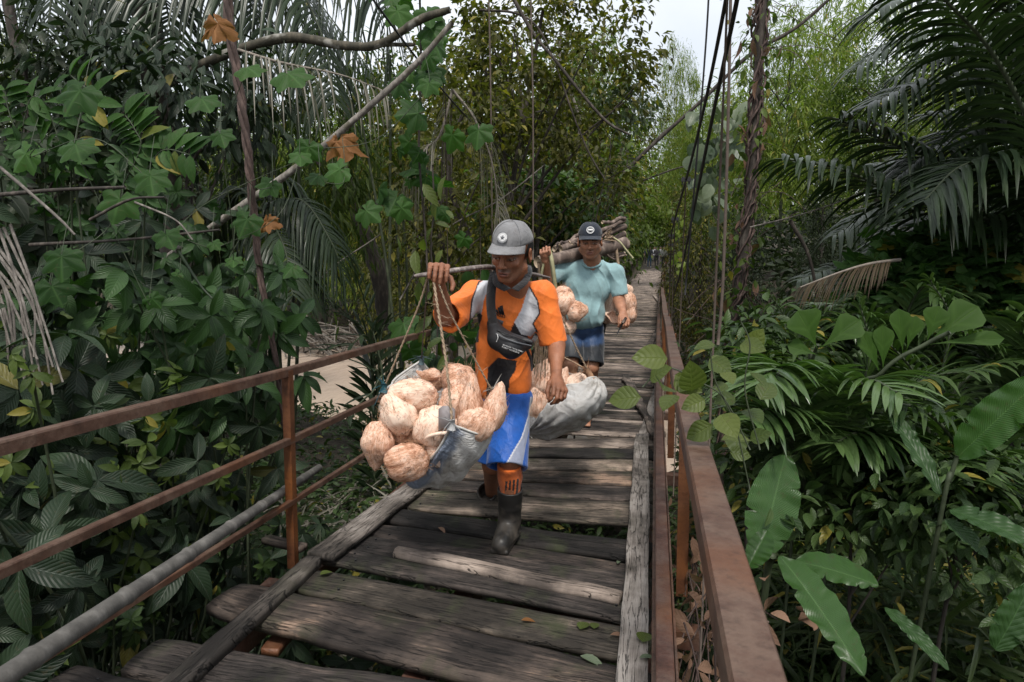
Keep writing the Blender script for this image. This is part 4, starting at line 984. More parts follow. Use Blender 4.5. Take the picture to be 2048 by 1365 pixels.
def coco_mesh(seed, tip=.5, hairy=230):
    n, k = 30, 40; G = []
    r_ = np.random.default_rng(seed)
    for i in range(n):
        ph = math.pi * i / (n - 1); row = []
        for j in range(k):
            th = 2 * math.pi * j / k; r = math.sin(ph) ** .92; z = -math.cos(ph)
            if z > 0: z = z * (1 + tip * z ** 3 * .5); r *= 1 - tip * .35 * max(0, -math.cos(ph)) ** 2
            r *= 1 + .055 * math.cos(3 * th + seed) * math.sin(ph); row.append((r * math.cos(th), r * math.sin(th), z))
        G.append(row)
    G = np.array(G); d = .12 * vnoise(G, 1.6, seed, 3) + .022 * vnoise(G * [3, 3, 1], 4, seed + 5, 3); G = G * (1 + d[..., None])
    mb = MB().grid(G, closed_u=True)
    for _ in range(hairy):
        a, b = r_.uniform(0, math.tau), math.acos(r_.uniform(-1, 1)); nrm = np.array([math.sin(b) * math.cos(a), math.sin(b) * math.sin(a), math.cos(b)])
        p0 = nrm * [1, 1, 1 + .0]; tdir = np.cross(nrm, r_.standard_normal(3)); tdir /= np.linalg.norm(tdir) + 1e-9; tdir = tdir * .5 + np.array([0, 0, r_.uniform(-.8, .8)])
        L = r_.uniform(.15, .6); P_ = [p0 * .97, p0 * 1.02 + tdir * L * .3 + nrm * L * .08, p0 * 1.0 + tdir * L * .7 + nrm * L * .32, p0 + tdir * L + nrm * L * .36 - [0, 0, .1 * L]]
        mb.tube(P_, [.012, .009, .007, .003], 3, mat=1, cap=False)
    return mb
def husk_mesh(seed):      # torn open husk: cupped shell with ragged rim
    mb = MB(); G = []
    for i in range(14):
        ph = i / 13 * 1.9; row = []
        for j in range(36):
            th = 2 * math.pi * j / 36; rag = 1 + .16 * math.sin(5 * th + seed) * (i / 13) ** 2
            r = math.sin(ph * .82) * rag; row.append((r * math.cos(th), r * .85 * math.sin(th), -math.cos(ph * .82) * .9))
        G.append(row)
    G = np.array(G); G = G * (1 + .06 * vnoise(G, 4, seed, 3))[..., None]; inner = G * .78; inner[..., 2] = G[..., 2] * .7 + .0
    full = np.concatenate([G, inner[::-1]]); return mb.grid(full, closed_u=True)
CM = []
for sdn in range(5):
    o = coco_mesh(sdn * 7 + 1, (.2, .9, .5, 1.3, .1)[sdn]).build('tmp', [M['coco'], M['fibre']]); CM.append(o.data); bpy.data.objects.remove(o)
o = husk_mesh(3).build('tmp', [M['coco']]); HM = o.data; bpy.data.objects.remove(o)
def coconut(px, py, Y, rx, rz, rot=0, v=0, label='', group=None, tilt=0, me=None, name='coconut', cat='coconut'):
    c = W(px, py, Y); s = Y / F; o = bpy.data.objects.new(name, me or CM[v]); COL.objects.link(o)
    o.location = c; o.scale = (rx * s, (rx + rz) / 2 * s * .95, rz * s); o.rotation_euler = (R(tilt), R(rot), R(rnd.uniform(-20, 20)) if abs(rot) < 1 else 0); return tag(o, label, cat, group)
fg = 'coconuts heaped in the front sack'
for a in [(826, 792, 2.72, 40, 52, 80, 0, 'large coconut with dark mould spots on top of the front heap'),
          (797, 832, 2.64, 40, 44, -30, 2, 'round coconut just below the mould-spotted one in the front heap'),
          (757, 884, 2.60, 34, 44, 188, 1, 'coconut hanging lowest at the left end of the heap, pointed tip down'),
          (814, 922, 2.56, 42, 46, 70, 0, 'lowest coconut of the front heap with a torn reddish end'),
          (866, 855, 2.66, 42, 46, 20, 4, 'brown coconut in the middle of the front heap above the split chip'),
          (812, 862, 2.70, 34, 36, 120, 2, 'coconut wedged between the round one and the lowest one'),
          (915, 762, 2.84, 38, 34, 60, 2, 'coconut at the back of the front heap beside the jersey hem'),
          (912, 806, 2.74, 36, 38, 10, 4, 'coconut with dark fibre crown behind the tall husk'),
          (864, 762, 2.86, 26, 24, 90, 4, 'small coconut at the back behind the mould-spotted one'),
          (940, 818, 2.68, 27, 50, 4, 3, 'tall narrow coconut standing upright in the front heap'),
          (953, 846, 2.64, 38, 34, 40, 0, 'shaggy fibrous coconut at the sack rim under the right rope'),
          (987, 824, 2.72, 27, 44, 14, 3, 'pointed coconut leaning at the right end of the front heap'),
          (880, 905, 2.66, 34, 32, 80, 4, 'coconut low in the heap against the blue sack edge'),
          (843, 900, 2.70, 34, 34, 30, 2, 'shadowed coconut in the middle of the heap above the lowest one'),
          (790, 885, 2.74, 30, 30, 0, 4, 'shadowed coconut deep in the heap near the hanging one'),
          (900, 862, 2.68, 32, 32, 60, 0, 'coconut behind the knot of the front sack corner')]:
    coconut(*a[:5], rot=a[5], v=a[6], label=a[7], group=fg)
coconut(858, 748, 2.80, 26, 15, rot=10, label='torn open husk lying on top at the back of the front heap', me=HM, name='coconut_husk', cat='husk', tilt=-25)
# grey split shell chip and wooden sliver on the heap
o = MB().grid(np.array([[W(880 + 7 * u, 812 + 22 * v + (6 if u in (0, 4) else 0), 2.585 - .02 * math.sin(u / 4 * math.pi)) for u in range(5)] for v in (0, 1, 2)])).build('shell_piece', mat_plain('grey_shell', (.30, .27, .27), .6, 25), loc=W(892, 835, 2.6)); md = o.modifiers.new('s', 'SOLIDIFY'); md.thickness = .008
tag(o, 'grey curved piece of coconut shell stuck upright in the front heap', 'shell piece')
o = MB().tube(bez([W(850, 876, 2.59), W(875, 868, 2.56), W(902, 866, 2.57)], 6), [.006] * 13 if False else .008, 6).build('husk_splinter', M['coco'], loc=W(875, 868, 2.6)); tag(o, 'pale splinter of husk lying across the middle coconuts', 'splinter')
# the sack cloth
def mat_sack(name, blue):
    m, nt, p = newmat(name); L = nt.links.new; uv = nt.nodes.new('ShaderNodeUVMap').outputs[0]; v = coord(nt)
    w1 = nt.nodes.new('ShaderNodeTexWave'); w1.inputs['Scale'].default_value = 55; w1.bands_direction = 'X'; L(uv, w1.inputs['Vector'])
    w2 = nt.nodes.new('ShaderNodeTexWave'); w2.inputs['Scale'].default_value = 55; w2.bands_direction = 'Y'; L(uv, w2.inputs['Vector'])
    wv = math_(nt, 'MULTIPLY', w1.outputs['Fac'], w2.outputs['Fac']); n = noise(nt, v, 7, 6, .65)
    c = ramp(nt, n, [(.3, (.36, .33, .29)), (.46, (.64, .62, .59)), (.7, (.80, .80, .79))])
    if blue:
        sp = nt.nodes.new('ShaderNodeSeparateXYZ'); L(uv, sp.inputs[0])
        b = ramp(nt, math_(nt, 'ADD', sp.outputs[0], math_(nt, 'MULTIPLY_ADD', noise(nt, v, 16, 3), .16, -.08)), [(.07, (1, 1, 1)), (.13, (0, 0, 0))])
        c = mix(nt, math_(nt, 'MULTIPLY', b, .75), c, (.12, .19, .32))
    c = mix(nt, math_(nt, 'MULTIPLY', wv, .35), c, (.18, .17, .16)); c = mix(nt, ramp(nt, noise(nt, v, 18, 5, .7), [(.55, (0, 0, 0)), (.75, (.7,) * 3)]), c, (.16, .12, .09))
    L(c, p.inputs['Base Color']); p.inputs['Roughness'].default_value = .75; rg = math_(nt, 'MINIMUM', math_(nt, 'ABSOLUTE', math_(nt, 'SUBTRACT', noise(nt, v, 10, 4, .55, dist=1.0), .5)), .13)
    bump(nt, p, math_(nt, 'ADD', math_(nt, 'MULTIPLY', wv, .6), math_(nt, 'MULTIPLY', rg, -11.)), .8, .006); return m
def patch3(C, n=54, amp=.012, seed=0, pleat=.010, flip=False):
    C = np.array([[W(*q) for q in row] for row in C]); a, b = C.shape[:2]
    def basis(t, m):
        xs = np.linspace(0, 1, m); B = np.ones((len(t), m))
        for i in range(m):
            for j in range(m):
                if i != j: B[:, i] *= (t - xs[j]) / (xs[i] - xs[j])
        return B
    t = np.linspace(0, 1, n); G = np.einsum('ui,vj,ijk->uvk', basis(t, a), basis(t, b), C)
    du = np.gradient(G, axis=0); dv = np.gradient(G, axis=1); Nn = np.cross(du, dv); Nn /= np.linalg.norm(Nn, axis=2, keepdims=True) + 1e-9
    U, V_ = np.meshgrid(t, t, indexing='ij'); wv_ = vnoise(G * [1, 1, .6], 6, seed, 2); d = amp * .7 * (1 - 1.8 * np.abs(wv_) ** .8)
    for cu, cv in ((0, 0), (0, 1), (1, 0), (1, 1)):
        r = np.hypot(U - cu, V_ - cv); an = np.arctan2(np.abs(U - cu), np.abs(V_ - cv)); d = d + pleat * np.cos(an * 16) * np.clip(1 - r / .62, 0, 1) * np.clip(r * 5, 0, 1)
    return G + Nn * d[..., None], t
G, t = patch3([[(768, 778, 2.78), (796, 752, 2.93), (842, 722, 3.00)],
               [(800, 962, 2.70), (892, 952, 2.84), (935, 810, 3.03)],
               [(903, 853, 2.52), (985, 868, 2.64), (986, 786, 2.86)]], seed=4, amp=.022, pleat=.016)
s1 = MB().grid(G).build('sack', mat_sack('woven_sack_blue_edge', True), loc=W(870, 880, 2.8)); md = s1.modifiers.new('s', 'SOLIDIFY'); md.thickness = .003
tag(s1, 'front woven sack with blue edge slung by its four corners under coconuts', 'sack'); so1 = ORG[s1.name]
mb = MB()
for e in (G[0], G[:, 0], G[-1], G[:, -1]): mb.tube(e[::2], .0055, 5)
sub(mb.build('hem', mat_plain('sack_hem', (.5, .49, .46), .8, 40), None, loc=so1), s1)
for q, c in (((768, 776, 2.78), (.02, .10, .13)), ((842, 721, 3.0), (.06, .09, .10)), ((903, 850, 2.52), (.4, .4, .4)), ((986, 785, 2.86), (.35, .33, .3))):
    P_ = W(*q); mb = MB(); mb.tube(P_ + np.array([(0, 0, -.02), (.003, 0, 0), (0, 0, .02)]), [.016, .010, .014], 9)
    for _ in range(14):
        d = rng.standard_normal(3) * [.02, .02, .02] + [0, 0, .012 if rng.random() < .7 else -.02]; mb.tube([P_ + [0, 0, .012], P_ + [0, 0, .015] + d * .6, P_ + d * 1.5 + [0, 0, .01]], [.0022, .0018, .001], 3)
    sub(mb.build('knot', mat_plain('knot_cord', c, .8, 60), None, loc=so1), s1)
# rear sack
Gf, _ = patch3([[(1128, 772, 3.92), (1162, 768, 3.94), (1192, 756, 4.05)], [(1092, 822, 3.80), (1152, 818, 3.74), (1208, 795, 4.00)], [(1050, 868, 3.92), (1118, 872, 3.95), (1186, 832, 4.12)]], seed=21, amp=.020, pleat=.016)
Gb, _ = patch3([[(1070, 752, 4.45), (1120, 742, 4.5), (1192, 756, 4.42)], [(1060, 800, 4.5), (1140, 800, 4.55), (1208, 792, 4.4)], [(1050, 868, 3.92), (1118, 872, 3.95), (1186, 832, 4.12)]], seed=23, amp=.010)
s2 = MB().grid(Gf).grid(Gb).build('sack', mat_sack('woven_sack_white', False), loc=W(1130, 820, 4.0)); md = s2.modifiers.new('s', 'SOLIDIFY'); md.thickness = .003
tag(s2, 'whitish woven sack hanging from the rear end of the carrying pole', 'sack'); so2 = ORG[s2.name]
mb = MB(); mb.tube(Gf[0], .006, 5); mb.tube(Gf[:, 0], .006, 5); sub(mb.build('hem', mat_plain('sack_hem2', (.5, .49, .46), .8, 40), None, loc=so2), s2)
mb = MB(); mb.tube([W(1172, 738, 4.02), W(1180, 752, 4.02), W(1188, 764, 4.02)], [.018, .022, .012], 9)
for _ in range(16): P_ = W(1174, 738, 4.02); d = rng.standard_normal(3) * .03; mb.tube([P_, P_ + d * .5, P_ + d + [0, 0, .01]], [.003, .002, .001], 3)
sub(mb.build('knot', M['fibre'], None, loc=so2), s2)
for a in [(1090, 762, 4.08, 34, 40, 20, 2, 'rounded fibrous coconut at the top of the rear sack by the hanging arm'),
          (1078, 800, 4.05, 26, 40, 8, 3, 'long coconut under the top one in the rear sack beside the blue shorts'),
          (1108, 790, 4.10, 26, 42, 24, 1, 'coconut with split pale husk edge behind the hanging wrist')]:
    coconut(*a[:5], rot=a[5], v=a[6], label=a[7], group='coconuts in the rear sack')
for a in [(1150, 775, 4.12), (1130, 800, 4.2), (1170, 790, 4.2)]: coconut(*a, 28, 32, rot=40, v=0, label='coconut bulging inside the whitish rear sack', group='coconuts in the rear sack')
# carrying pole (split bamboo)
pp = bez([W(828, 553, 2.70), W(858, 549, 2.73), W(920, 540, 2.93), W(975, 535, 3.17), W(1010, 541, 3.40), W(1060, 548, 3.66), W(1098, 556, 3.88)], 8)
o = MB().tube(pp, np.interp(np.linspace(0, 1, len(pp)), [0, .04, .15, .5, .9, 1], [.009, .013, .017, .020, .017, .010]), prof=[(math.cos(a) * 1.0, math.sin(a) * .55 + .1 * (math.sin(a) > 0)) for a in np.linspace(0, math.tau, 12, endpoint=False)], up=(0, 0, 1)).build('carrying_pole', mat_bark('worn_pole', (.17, .14, .13), (.42, .37, .35), 2), loc=W(900, 545, 2.9))
tag(o, 'worn flat bamboo carrying pole over the shoulder of the orange jersey', 'pole')
M['rope'] = mat_plain('plaited_rope', (.34, .25, .17), .85, 90, .45)
def rope(pts, r, label, name='rope', sag=0, fuzz=0, grp=None, mat='rope', twist=2):
    P = bez(pts, 10); P = P + [0, 0, 0]; mb = MB(); n = len(P); t = np.linspace(0, 1, n); P[:, 2] -= sag * 4 * t * (1 - t)
    L = np.r_[0, np.cumsum(np.linalg.norm(np.diff(P, axis=0), axis=1))]; m = max(n, int(L[-1] / .012)); tt = np.linspace(0, L[-1], m); Pq = np.stack([np.interp(tt, L, P[:, i]) for i in range(3)], 1)
    for k in range(twist):
        a = tt * 130 + k * math.tau / twist; mb.tube(Pq + np.c_[np.cos(a), np.sin(a), 0 * a] * r * .55, r * .62, 5)
    for _ in range(fuzz):
        i = rng.integers(0, m - 2); d = rng.standard_normal(3) * .012; mb.tube([Pq[i], Pq[i] + d, Pq[i] + d * 1.8 + [0, 0, -.004]], [.0012, .001, .0006], 3)
    o = mb.build(name, M[mat], loc=Pq[0]); return tag(o, label, 'rope', grp)
pt_ = W(856, 551, 2.725)
rope([pt_, W(838, 610, 2.74), W(800, 700, 2.76), W(769, 774, 2.78)], .0045, 'leftmost rope running from the pole end to the blue-tied sack corner')
rope([pt_, W(849, 640, 2.85), W(843, 720, 3.0)], .0035, 'thin dark rope from the pole end to the rear sack corner', mat='rod')
rope([W(868, 566, 2.68), W(876, 620, 2.64), W(893, 730, 2.58), W(905, 850, 2.52)], .006, 'thickest fibre rope from the gripping hand to the front sack knot', fuzz=30)
rope([W(878, 570, 2.68), W(900, 625, 2.70), W(945, 710, 2.78), W(985, 784, 2.86)], .0045, 'rope crossing the orange jersey from the hand to the right sack corner', fuzz=14)
rope([W(1096, 556, 3.87), W(1108, 600, 3.9), W(1150, 690, 3.98), W(1176, 742, 4.02)], .006, 'rope from behind the orange sleeve down to the rear sack knot', fuzz=10)
rope([W(1090, 700, 4.25), W(1130, 716, 4.15), W(1172, 738, 4.03)], .005, 'rope running level from behind the arm to the rear sack knot', fuzz=6)
mb = MB()
for k in range(26):
    x = 1068 + rnd.uniform(0, 26); mb.tube(bez([W(x + 6, 585, 3.85), W(x + rnd.uniform(-4, 6), 660, 3.9), W(x + rnd.uniform(-12, 8), 740 + rnd.uniform(-30, 20), 3.95)], 5), .0022, 3, cap=False)
tag(mb.build('rope_fibres', M['rope'], loc=W(1080, 660, 3.9)), 'frayed fibre strands hanging behind the orange jersey above the rear sack', 'fibres')

# ---- second man's load
M['log'] = mat_bark('firewood_bark', (.13, .095, .078), (.36, .28, .23), .7); M['log_dark'] = mat_bark('dark_firewood', (.07, .05, .042), (.20, .15, .12), .8); M['cut'] = mat_plain('cut_wood', (.52, .40, .28), .8, 25, .3)
def log(p, q, r0, r1, label, m='log', grp=None, bend=.0):
    p, q = W(*p), W(*q); t = np.linspace(0, 1, 16)[:, None]; P = p + (q - p) * t; nn = vnoise(np.c_[t * 4, t * 0 + r0 * 999, t * 0], 1, int(r0 * 9999) % 97)[:, None]; P = P + nn * [0, 0, bend * .6]
    rr = (r0 + (r1 - r0) * t[:, 0]) * (1 + .06 * vnoise(np.c_[t * 5, t * 0 + 3, t * 0], 1, 5).ravel())
    o = MB().tube(P, rr, 12, jit=.04, cap=False).build('log', M[m], loc=(p + q) / 2); tag(o, label, 'log', grp)
    d = (q - p) / np.linalg.norm(q - p)
    for c, s_, rr_ in ((P[0], -1, rr[0]), (P[-1], 1, rr[-1])): sub(MB().tube([c - d * s_ * .006, c + d * s_ * .003], rr_ * .97, 12).build('cut_end', M['cut'], None, loc=ORG[o.name]), o)
    return o
log((1076, 526, 5.48), (1250, 488, 6.35), .052, .062, 'thick straight log resting on the shoulder of the teal shirt', bend=.006)
fw = 'firewood sticks tied behind the second man'
for k, a in enumerate([((1138, 488, 6.25), (1248, 443, 6.7), .024, .02, 'log', 'upper slender stick of the firewood bundle reaching right'),
          ((1122, 500, 6.2), (1250, 455, 6.75), .036, .032, 'log', 'pale crooked branch along the top of the firewood bundle'),
          ((1112, 508, 6.25), (1249, 470, 6.7), .034, .03, 'log', 'firewood log with a pale cut end under the top branch'),
          ((1105, 514, 6.3), (1238, 480, 6.75), .036, .034, 'log_dark', 'dark log in the middle of the firewood bundle'),
          ((1108, 498, 6.2), (1200, 468, 6.7), .028, .024, 'log_dark', 'dark stick rising from the left side of the firewood bundle'),
          ((1098, 518, 6.3), (1245, 494, 6.8), .03, .034, 'log_dark', 'dark log directly above the thick shoulder log'),
          ((1150, 505, 6.35), (1242, 515, 6.8), .022, .02, 'log', 'short stick hanging below the right end of the thick log'),
          ((1140, 515, 6.4), (1248, 506, 6.8), .028, .024, 'log_dark', 'dark stick under the right end of the thick log'),
          ((1132, 492, 6.3), (1164, 462, 6.5), .018, .016, 'log', 'little pale stick poking up left of the dark cap'),
          ((1205, 447, 6.3), (1249, 436, 6.6), .016, .02, 'log', 'topmost thin stick right of the dark cap')]):
    log(a[0], a[1], a[2], a[3], a[5], a[4], fw, bend=.03)
for k in range(9):
    a_ = (1105 + rnd.uniform(0, 60), 505 + rnd.uniform(-20, 5), 6.15 + rnd.uniform(0, .3)); b_ = (a_[0] + rnd.uniform(60, 90), a_[1] - rnd.uniform(-12, 38), 6.5); a_ = (a_[0], a_[1], a_[2])
    log(a_, b_, .012, .008, 'thin twig sticking out of the firewood bundle', 'log_dark' if k % 2 else 'log', fw, bend=.06)
M['strip'] = mat_plain('bamboo_strip', (.40, .38, .22), .6, 20, .25)
def strap_(pts, w, label, mat='strip', name='bamboo_strip'):
    P = bez(pts, 8); o = MB().tube(P, w, prof=[(-1, -.15), (0, .1), (1, -.15), (0, -.2)], up=(0, 1, .2)).build(name, M[mat], loc=P[0]); return tag(o, label, 'binding strip')
strap_([W(1098, 500, 5.40), W(1103, 520, 5.36), W(1108, 555, 5.38), W(1111, 585, 5.42)], .018, 'pale green bamboo strip hanging from the log end by the hand')
strap_([W(1078, 524, 5.44), W(1080, 560, 5.46), W(1083, 600, 5.5)], .014, 'brownish strip hanging under the left log end', 'rope')
strap_([W(1088, 526, 5.40), W(1084, 545, 5.42), W(1081, 570, 5.46)], .011, 'narrow pale strip beside the forearm of the teal shirt', 'strip')
strap_([W(1228, 480, 6.2), W(1233, 505, 6.18), W(1238, 545, 6.15), W(1240, 580, 6.1)], .016, 'brown strip hanging from the right end of the thick log', 'rope')
strap_([W(1224, 474, 6.15), W(1240, 485, 6.1), W(1252, 500, 6.1), W(1266, 517, 6.1)], .009, 'pale loose strip end sticking out right of the firewood', 'strip')
mb = MB()
for k in range(16): mb.tube(bez([W(1229, 482, 6.17), W(1222 + rnd.uniform(-6, 4), 474 + rnd.uniform(-6, 8), 6.12), W(1212 + rnd.uniform(-4, 12), 466 + rnd.uniform(-8, 14), 6.1)], 4), .006, 4)
tag(mb.build('tied_strips', M['rope'], loc=W(1225, 478, 6.15)), 'bunched knot of brown strips around the firewood bundle', 'knot')
gl = 'coconuts hung in front of the second man'
for a in [(1128, 590, 5.42, 20, 17, 60, 0, 'upper torn coconut of the bunch against the teal shirt'),
          (1128, 607, 5.36, 22, 24, 30, 4, 'pale coconut in the middle of the bunch against the teal shirt'),
          (1153, 623, 5.34, 21, 20, 80, 2, 'round orange-brown coconut at the right of the left bunch'),
          (1118, 645, 5.40, 16, 24, 0, 3, 'coconut at the left edge of the bunch behind the orange sleeve'),
          (1138, 655, 5.38, 15, 14, 50, 4, 'small dark coconut at the bottom of the left bunch')]:
    coconut(*a[:5], rot=a[5], v=a[6], label=a[7], group=gl)
gr_ = 'coconuts hung behind the second man'
for a in [(1252, 582, 6.0, 14, 12, 70, 2, 'coconut just under the hem of the teal sleeve'),
          (1257, 606, 5.95, 15, 20, -10, 0, 'upper right coconut of the bunch behind the lowered arm'),
          (1260, 630, 5.92, 13, 17, 10, 2, 'lower right coconut of the bunch behind the lowered arm'),
          (1216, 622, 6.0, 12, 28, 6, 3, 'tall narrow coconut close to the denim shorts'),
          (1212, 590, 6.05, 12, 14, 0, 4, 'greyish coconut between the teal shirt and its sleeve')]:
    coconut(*a[:5], rot=a[5], v=a[6], label=a[7], group=gr_)
coconut(1230, 634, 5.88, 20, 16, rot=30, label='broken orange husk behind the lowered hand of the second man', me=HM, name='coconut_husk', cat='husk', tilt=40)
strap_([W(1240, 575, 6.1), W(1236, 600, 6.0), W(1234, 632, 5.9)], .012, 'brown strip carrying the rear coconuts beside the teal sleeve', 'rope')
P_ = bez([W(1212, 612, 6.02), W(1208, 650, 6.02), W(1202, 690, 6.0)], 6); o = MB().tube(P_, [.03 - .0015 * i for i in range(len(P_))], 8).build('machete_sheath', M['nylon'], loc=P_[0]); tag(o, 'long dark sheath hanging behind the denim shorts', 'sheath')
kn = thing('knife', tuple(map(float, W(1246, 645, 5.48))), 'small dark pointed knife held low in the second man\'s hand', 'knife')
MB().tube([W(1252, 636, 5.5), W(1245, 647, 5.47)], .011, 8).build('handle', M['log_dark'], kn)
MB().tube([W(1245, 647, 5.47), W(1238, 661, 5.45), W(1231, 675, 5.43)], [.012, .010, .002], prof=[(-1, 0), (0, .15), (1, 0), (0, -.15)]).build('blade', M['cable'], kn)
# ============================================================ leaves and plants
def leafT(ny=5, w=.42, peak=.45, droop=.25, fold=.18, nx=3, wav=0.0, tip=1.0, pw=.8, curl=0.0, base=.0):
    """leaf along +y, length 1, normal +z; returns (V, F, uv)"""
    t = np.linspace(0, 1, ny); V = []; U = []
    for i, a in enumerate(t):
        wd = w * .5 * (math.sin(math.pi * a ** (math.log(.5) / math.log(peak))) ** pw * (1 - a * .15 * tip) + (base * (1 - a)) + .004)
        for j in range(nx):
            u = j / (nx - 1) * 2 - 1
            V.append((u * wd, a - droop * .2 * a * a, abs(u) * wd * fold * 2 - droop * a * a - curl * u * u * wd + wav * math.sin(a * 19 + u * 2) * abs(u)))
            U.append((j / (nx - 1), a))
    F_ = [[i * nx + j, i * nx + j + 1, (i + 1) * nx + j + 1, (i + 1) * nx + j] for i in range(ny - 1) for j in range(nx - 1)]
    return np.array(V), np.array(F_), np.array(U)
def lobedT():
    """leaf with five pointed lobes; stalk joins at the heart-shaped base, middle lobe reaches +y"""
    n = 66; V = []; U = []; rr = (0, .4, .75, 1.0); tips = [(0, 1.0, .62), (.92, .86, .52), (-.92, .86, .52), (1.85, .66, .50), (-1.85, .66, .50)]
    for r in rr:
        for i in range(n):
            a = -math.pi * .93 + 2 * math.pi * .93 * i / (n - 1); L = .50 - .10 * (abs(a) / math.pi)
            for ta, tl, tw in tips: L = max(L, tl * (1 - (abs(a - ta) / tw) ** .85 * (1 - .52 / tl)) if abs(a - ta) < tw else 0)
            rad = L * (1 + .025 * math.sin(a * 31)) * r
            V.append((math.sin(a) * rad * .80, math.cos(a) * rad * .72 + .18, -.14 * r * r * L + .018 * math.cos(a * 6.5) * r - .05 * abs(math.sin(a)) * r + .03 * math.sin(a * 3 + 1) * r * r)); U.append((.5 + .5 * math.sin(a) * r * .8, .5 + .45 * math.cos(a) * r))
    F_ = [[i * n + j, i * n + j + 1, (i + 1) * n + j + 1, (i + 1) * n + j] for i in range(len(rr) - 1) for j in range(n - 1)]
    return np.array(V), np.array(F_)[:, ::-1], np.array(U)
T_FAR = leafT(3, .45, .45, .15, .25); T_SM = leafT(4, .50, .42, .22, .2); T_OV = leafT(9, .40, .5, .30, .20, 5, wav=.006); T_OVS = leafT(6, .42, .48, .28, .2, 3)
T_BAM = leafT(4, .14, .35, .35, .2); T_ROUND = leafT(7, .80, .45, .18, .12, 5); T_LOB = lobedT(); T_PLEAT = leafT(8, .34, .72, .15, .25, 7, curl=.2)
T_GRASS = leafT(6, .06, .3, .7, .3)
def nrm(a): return a / (np.linalg.norm(a, axis=-1, keepdims=True) + 1e-9)
def frames(P, D, S, up=None, roll=.4):
    P, D = np.asarray(P, float), nrm(np.asarray(D, float)); K = len(P); S = np.broadcast_to(np.asarray(S, float), (K,))
    u = np.tile([0, 0, 1.], (K, 1)) if up is None else np.broadcast_to(np.asarray(up, float), (K, 3)).copy(); u = u + roll * rng.standard_normal((K, 3))
    x = nrm(np.cross(D, u)); z = np.cross(x, D); M_ = np.stack([x, D, z], 2) * S[:, None, None]
    return np.concatenate([M_, P[:, :, None]], 2)
def clumps(c, r, nc, per, sig, shell=.55, flat=1.0):
    """clump centres inside an ellipsoid, leaves scattered round them"""
    d = nrm(rng.standard_normal((nc, 3))); rad = rng.uniform(shell, 1.0, (nc, 1)) ** .6; cc = np.asarray(c) + d * rad * np.asarray(r)
    k = rng.poisson(per, nc) + 1; idx = np.repeat(np.arange(nc), k); s = rng.uniform(.5, 1.5, nc)[idx, None] * sig
    off = rng.standard_normal((len(idx), 3)) * s * [1, 1, flat]
    return cc[idx] + off, nrm(off + d[idx] * s * .6), cc
def leaf_dirs(o, droop=.5, spread=.7):
    d = nrm(o) + rng.standard_normal(o.shape) * spread; d[:, 2] = d[:, 2] * .6 - droop; return nrm(d)
LM = {}
LM['shrub'] = mat_leaf('dark_shrub_leaf', (.006, .014, .006), (.026, .048, .022), .45, .12, 1.0, .3, vein_col=(.11, .135, .11), wrinkle=.9, nv=11, spots=.3, yellow=.012)
LM['shrub2'] = mat_leaf('green_shrub_leaf', (.010, .028, .008), (.034, .078, .020), .42, .2, 1.0, .3, wrinkle=.8, nv=10)
LM['lobed'] = mat_leaf('lobed_vine_leaf', (.016, .046, .010), (.050, .112, .026), .55, .35, .6, .35, nv=5, wrinkle=.1, spots=.35, yellow=.06, spec=.2)
LM['round'] = mat_leaf('round_vine_leaf', (.042, .068, .014), (.10, .125, .028), .45, .3, .7, .3, nv=6, spots=.35, yellow=.06)
LM['palm'] = mat_leaf('palm_leaflet', (.010, .020, .009), (.028, .046, .020), .33, .15, .5, .3, nv=1, wrinkle=0, spec=.35)
LM['palmdry'] = mat_leaf('withered_leaflet', (.10, .095, .075), (.26, .24, .20), .6, .15, .5, .3, nv=1, wrinkle=0)
LM['deadfrond'] = mat_leaf('brown_frond_leaflet', (.035, .025, .015), (.09, .065, .038), .6, .2, .5, .3, nv=1, wrinkle=0)
LM['under'] = mat_leaf('undergrowth_leaf', (.015, .034, .009), (.055, .092, .026), .42, .2, .7, .35, nv=6, yellow=.05)
LM['shine'] = mat_leaf('shining_palm_leaflet', (.028, .062, .016), (.085, .14, .045), .28, .2, .5, .3, nv=1, wrinkle=0, spec=.6)
LM['farleaf'] = mat_leaf('far_leaf', (.045, .070, .014), (.12, .155, .035), .6, .35, .2, .3, nv=1, wrinkle=0, spec=.15)
LM['bushy'] = mat_leaf('bright_bush_leaf', (.035, .075, .016), (.10, .17, .05), .38, .3, .4, .3, nv=4, wrinkle=0, spec=.5)
LM['grassy'] = mat_leaf('long_grass_leaf', (.020, .034, .012), (.06, .085, .028), .45, .25, .5, .35, nv=1, wrinkle=0, yellow=.08)
LM['mid'] = mat_leaf('broadleaf', (.024, .044, .008), (.085, .125, .024), .5, .3, .4, .3, nv=4, wrinkle=0, yellow=.04)
LM['brownish'] = mat_leaf('olive_small_leaf', (.030, .034, .007), (.10, .098, .022), .5, .35, .4, .3, nv=4, wrinkle=0, yellow=.10)
LM['bamboo'] = mat_leaf('bamboo_leaf', (.060, .092, .014), (.19, .24, .045), .5, .4, .4, .3, nv=1, wrinkle=0, yellow=.08)
LM['dark'] = mat_leaf('dark_broadleaf', (.008, .014, .006), (.024, .036, .013), .5, .2, .4, .3, nv=4, wrinkle=0)
LM['banana'] = mat_leaf('banana_leaf', (.026, .070, .016), (.050, .115, .026), .30, .3, .9, .3, vein_col=(.13, .24, .08), nv=36, wrinkle=1.4, spots=.3, spec=.5)
LM['silver'] = mat_leaf('pale_leaf', (.05, .075, .045), (.13, .16, .10), .35, .2, .4, .3, nv=3, wrinkle=0)
LM['pleat'] = mat_leaf('pleated_leaflet', (.020, .060, .005), (.040, .085, .008), .62, .4, .6, .3, nv=1, wrinkle=0)
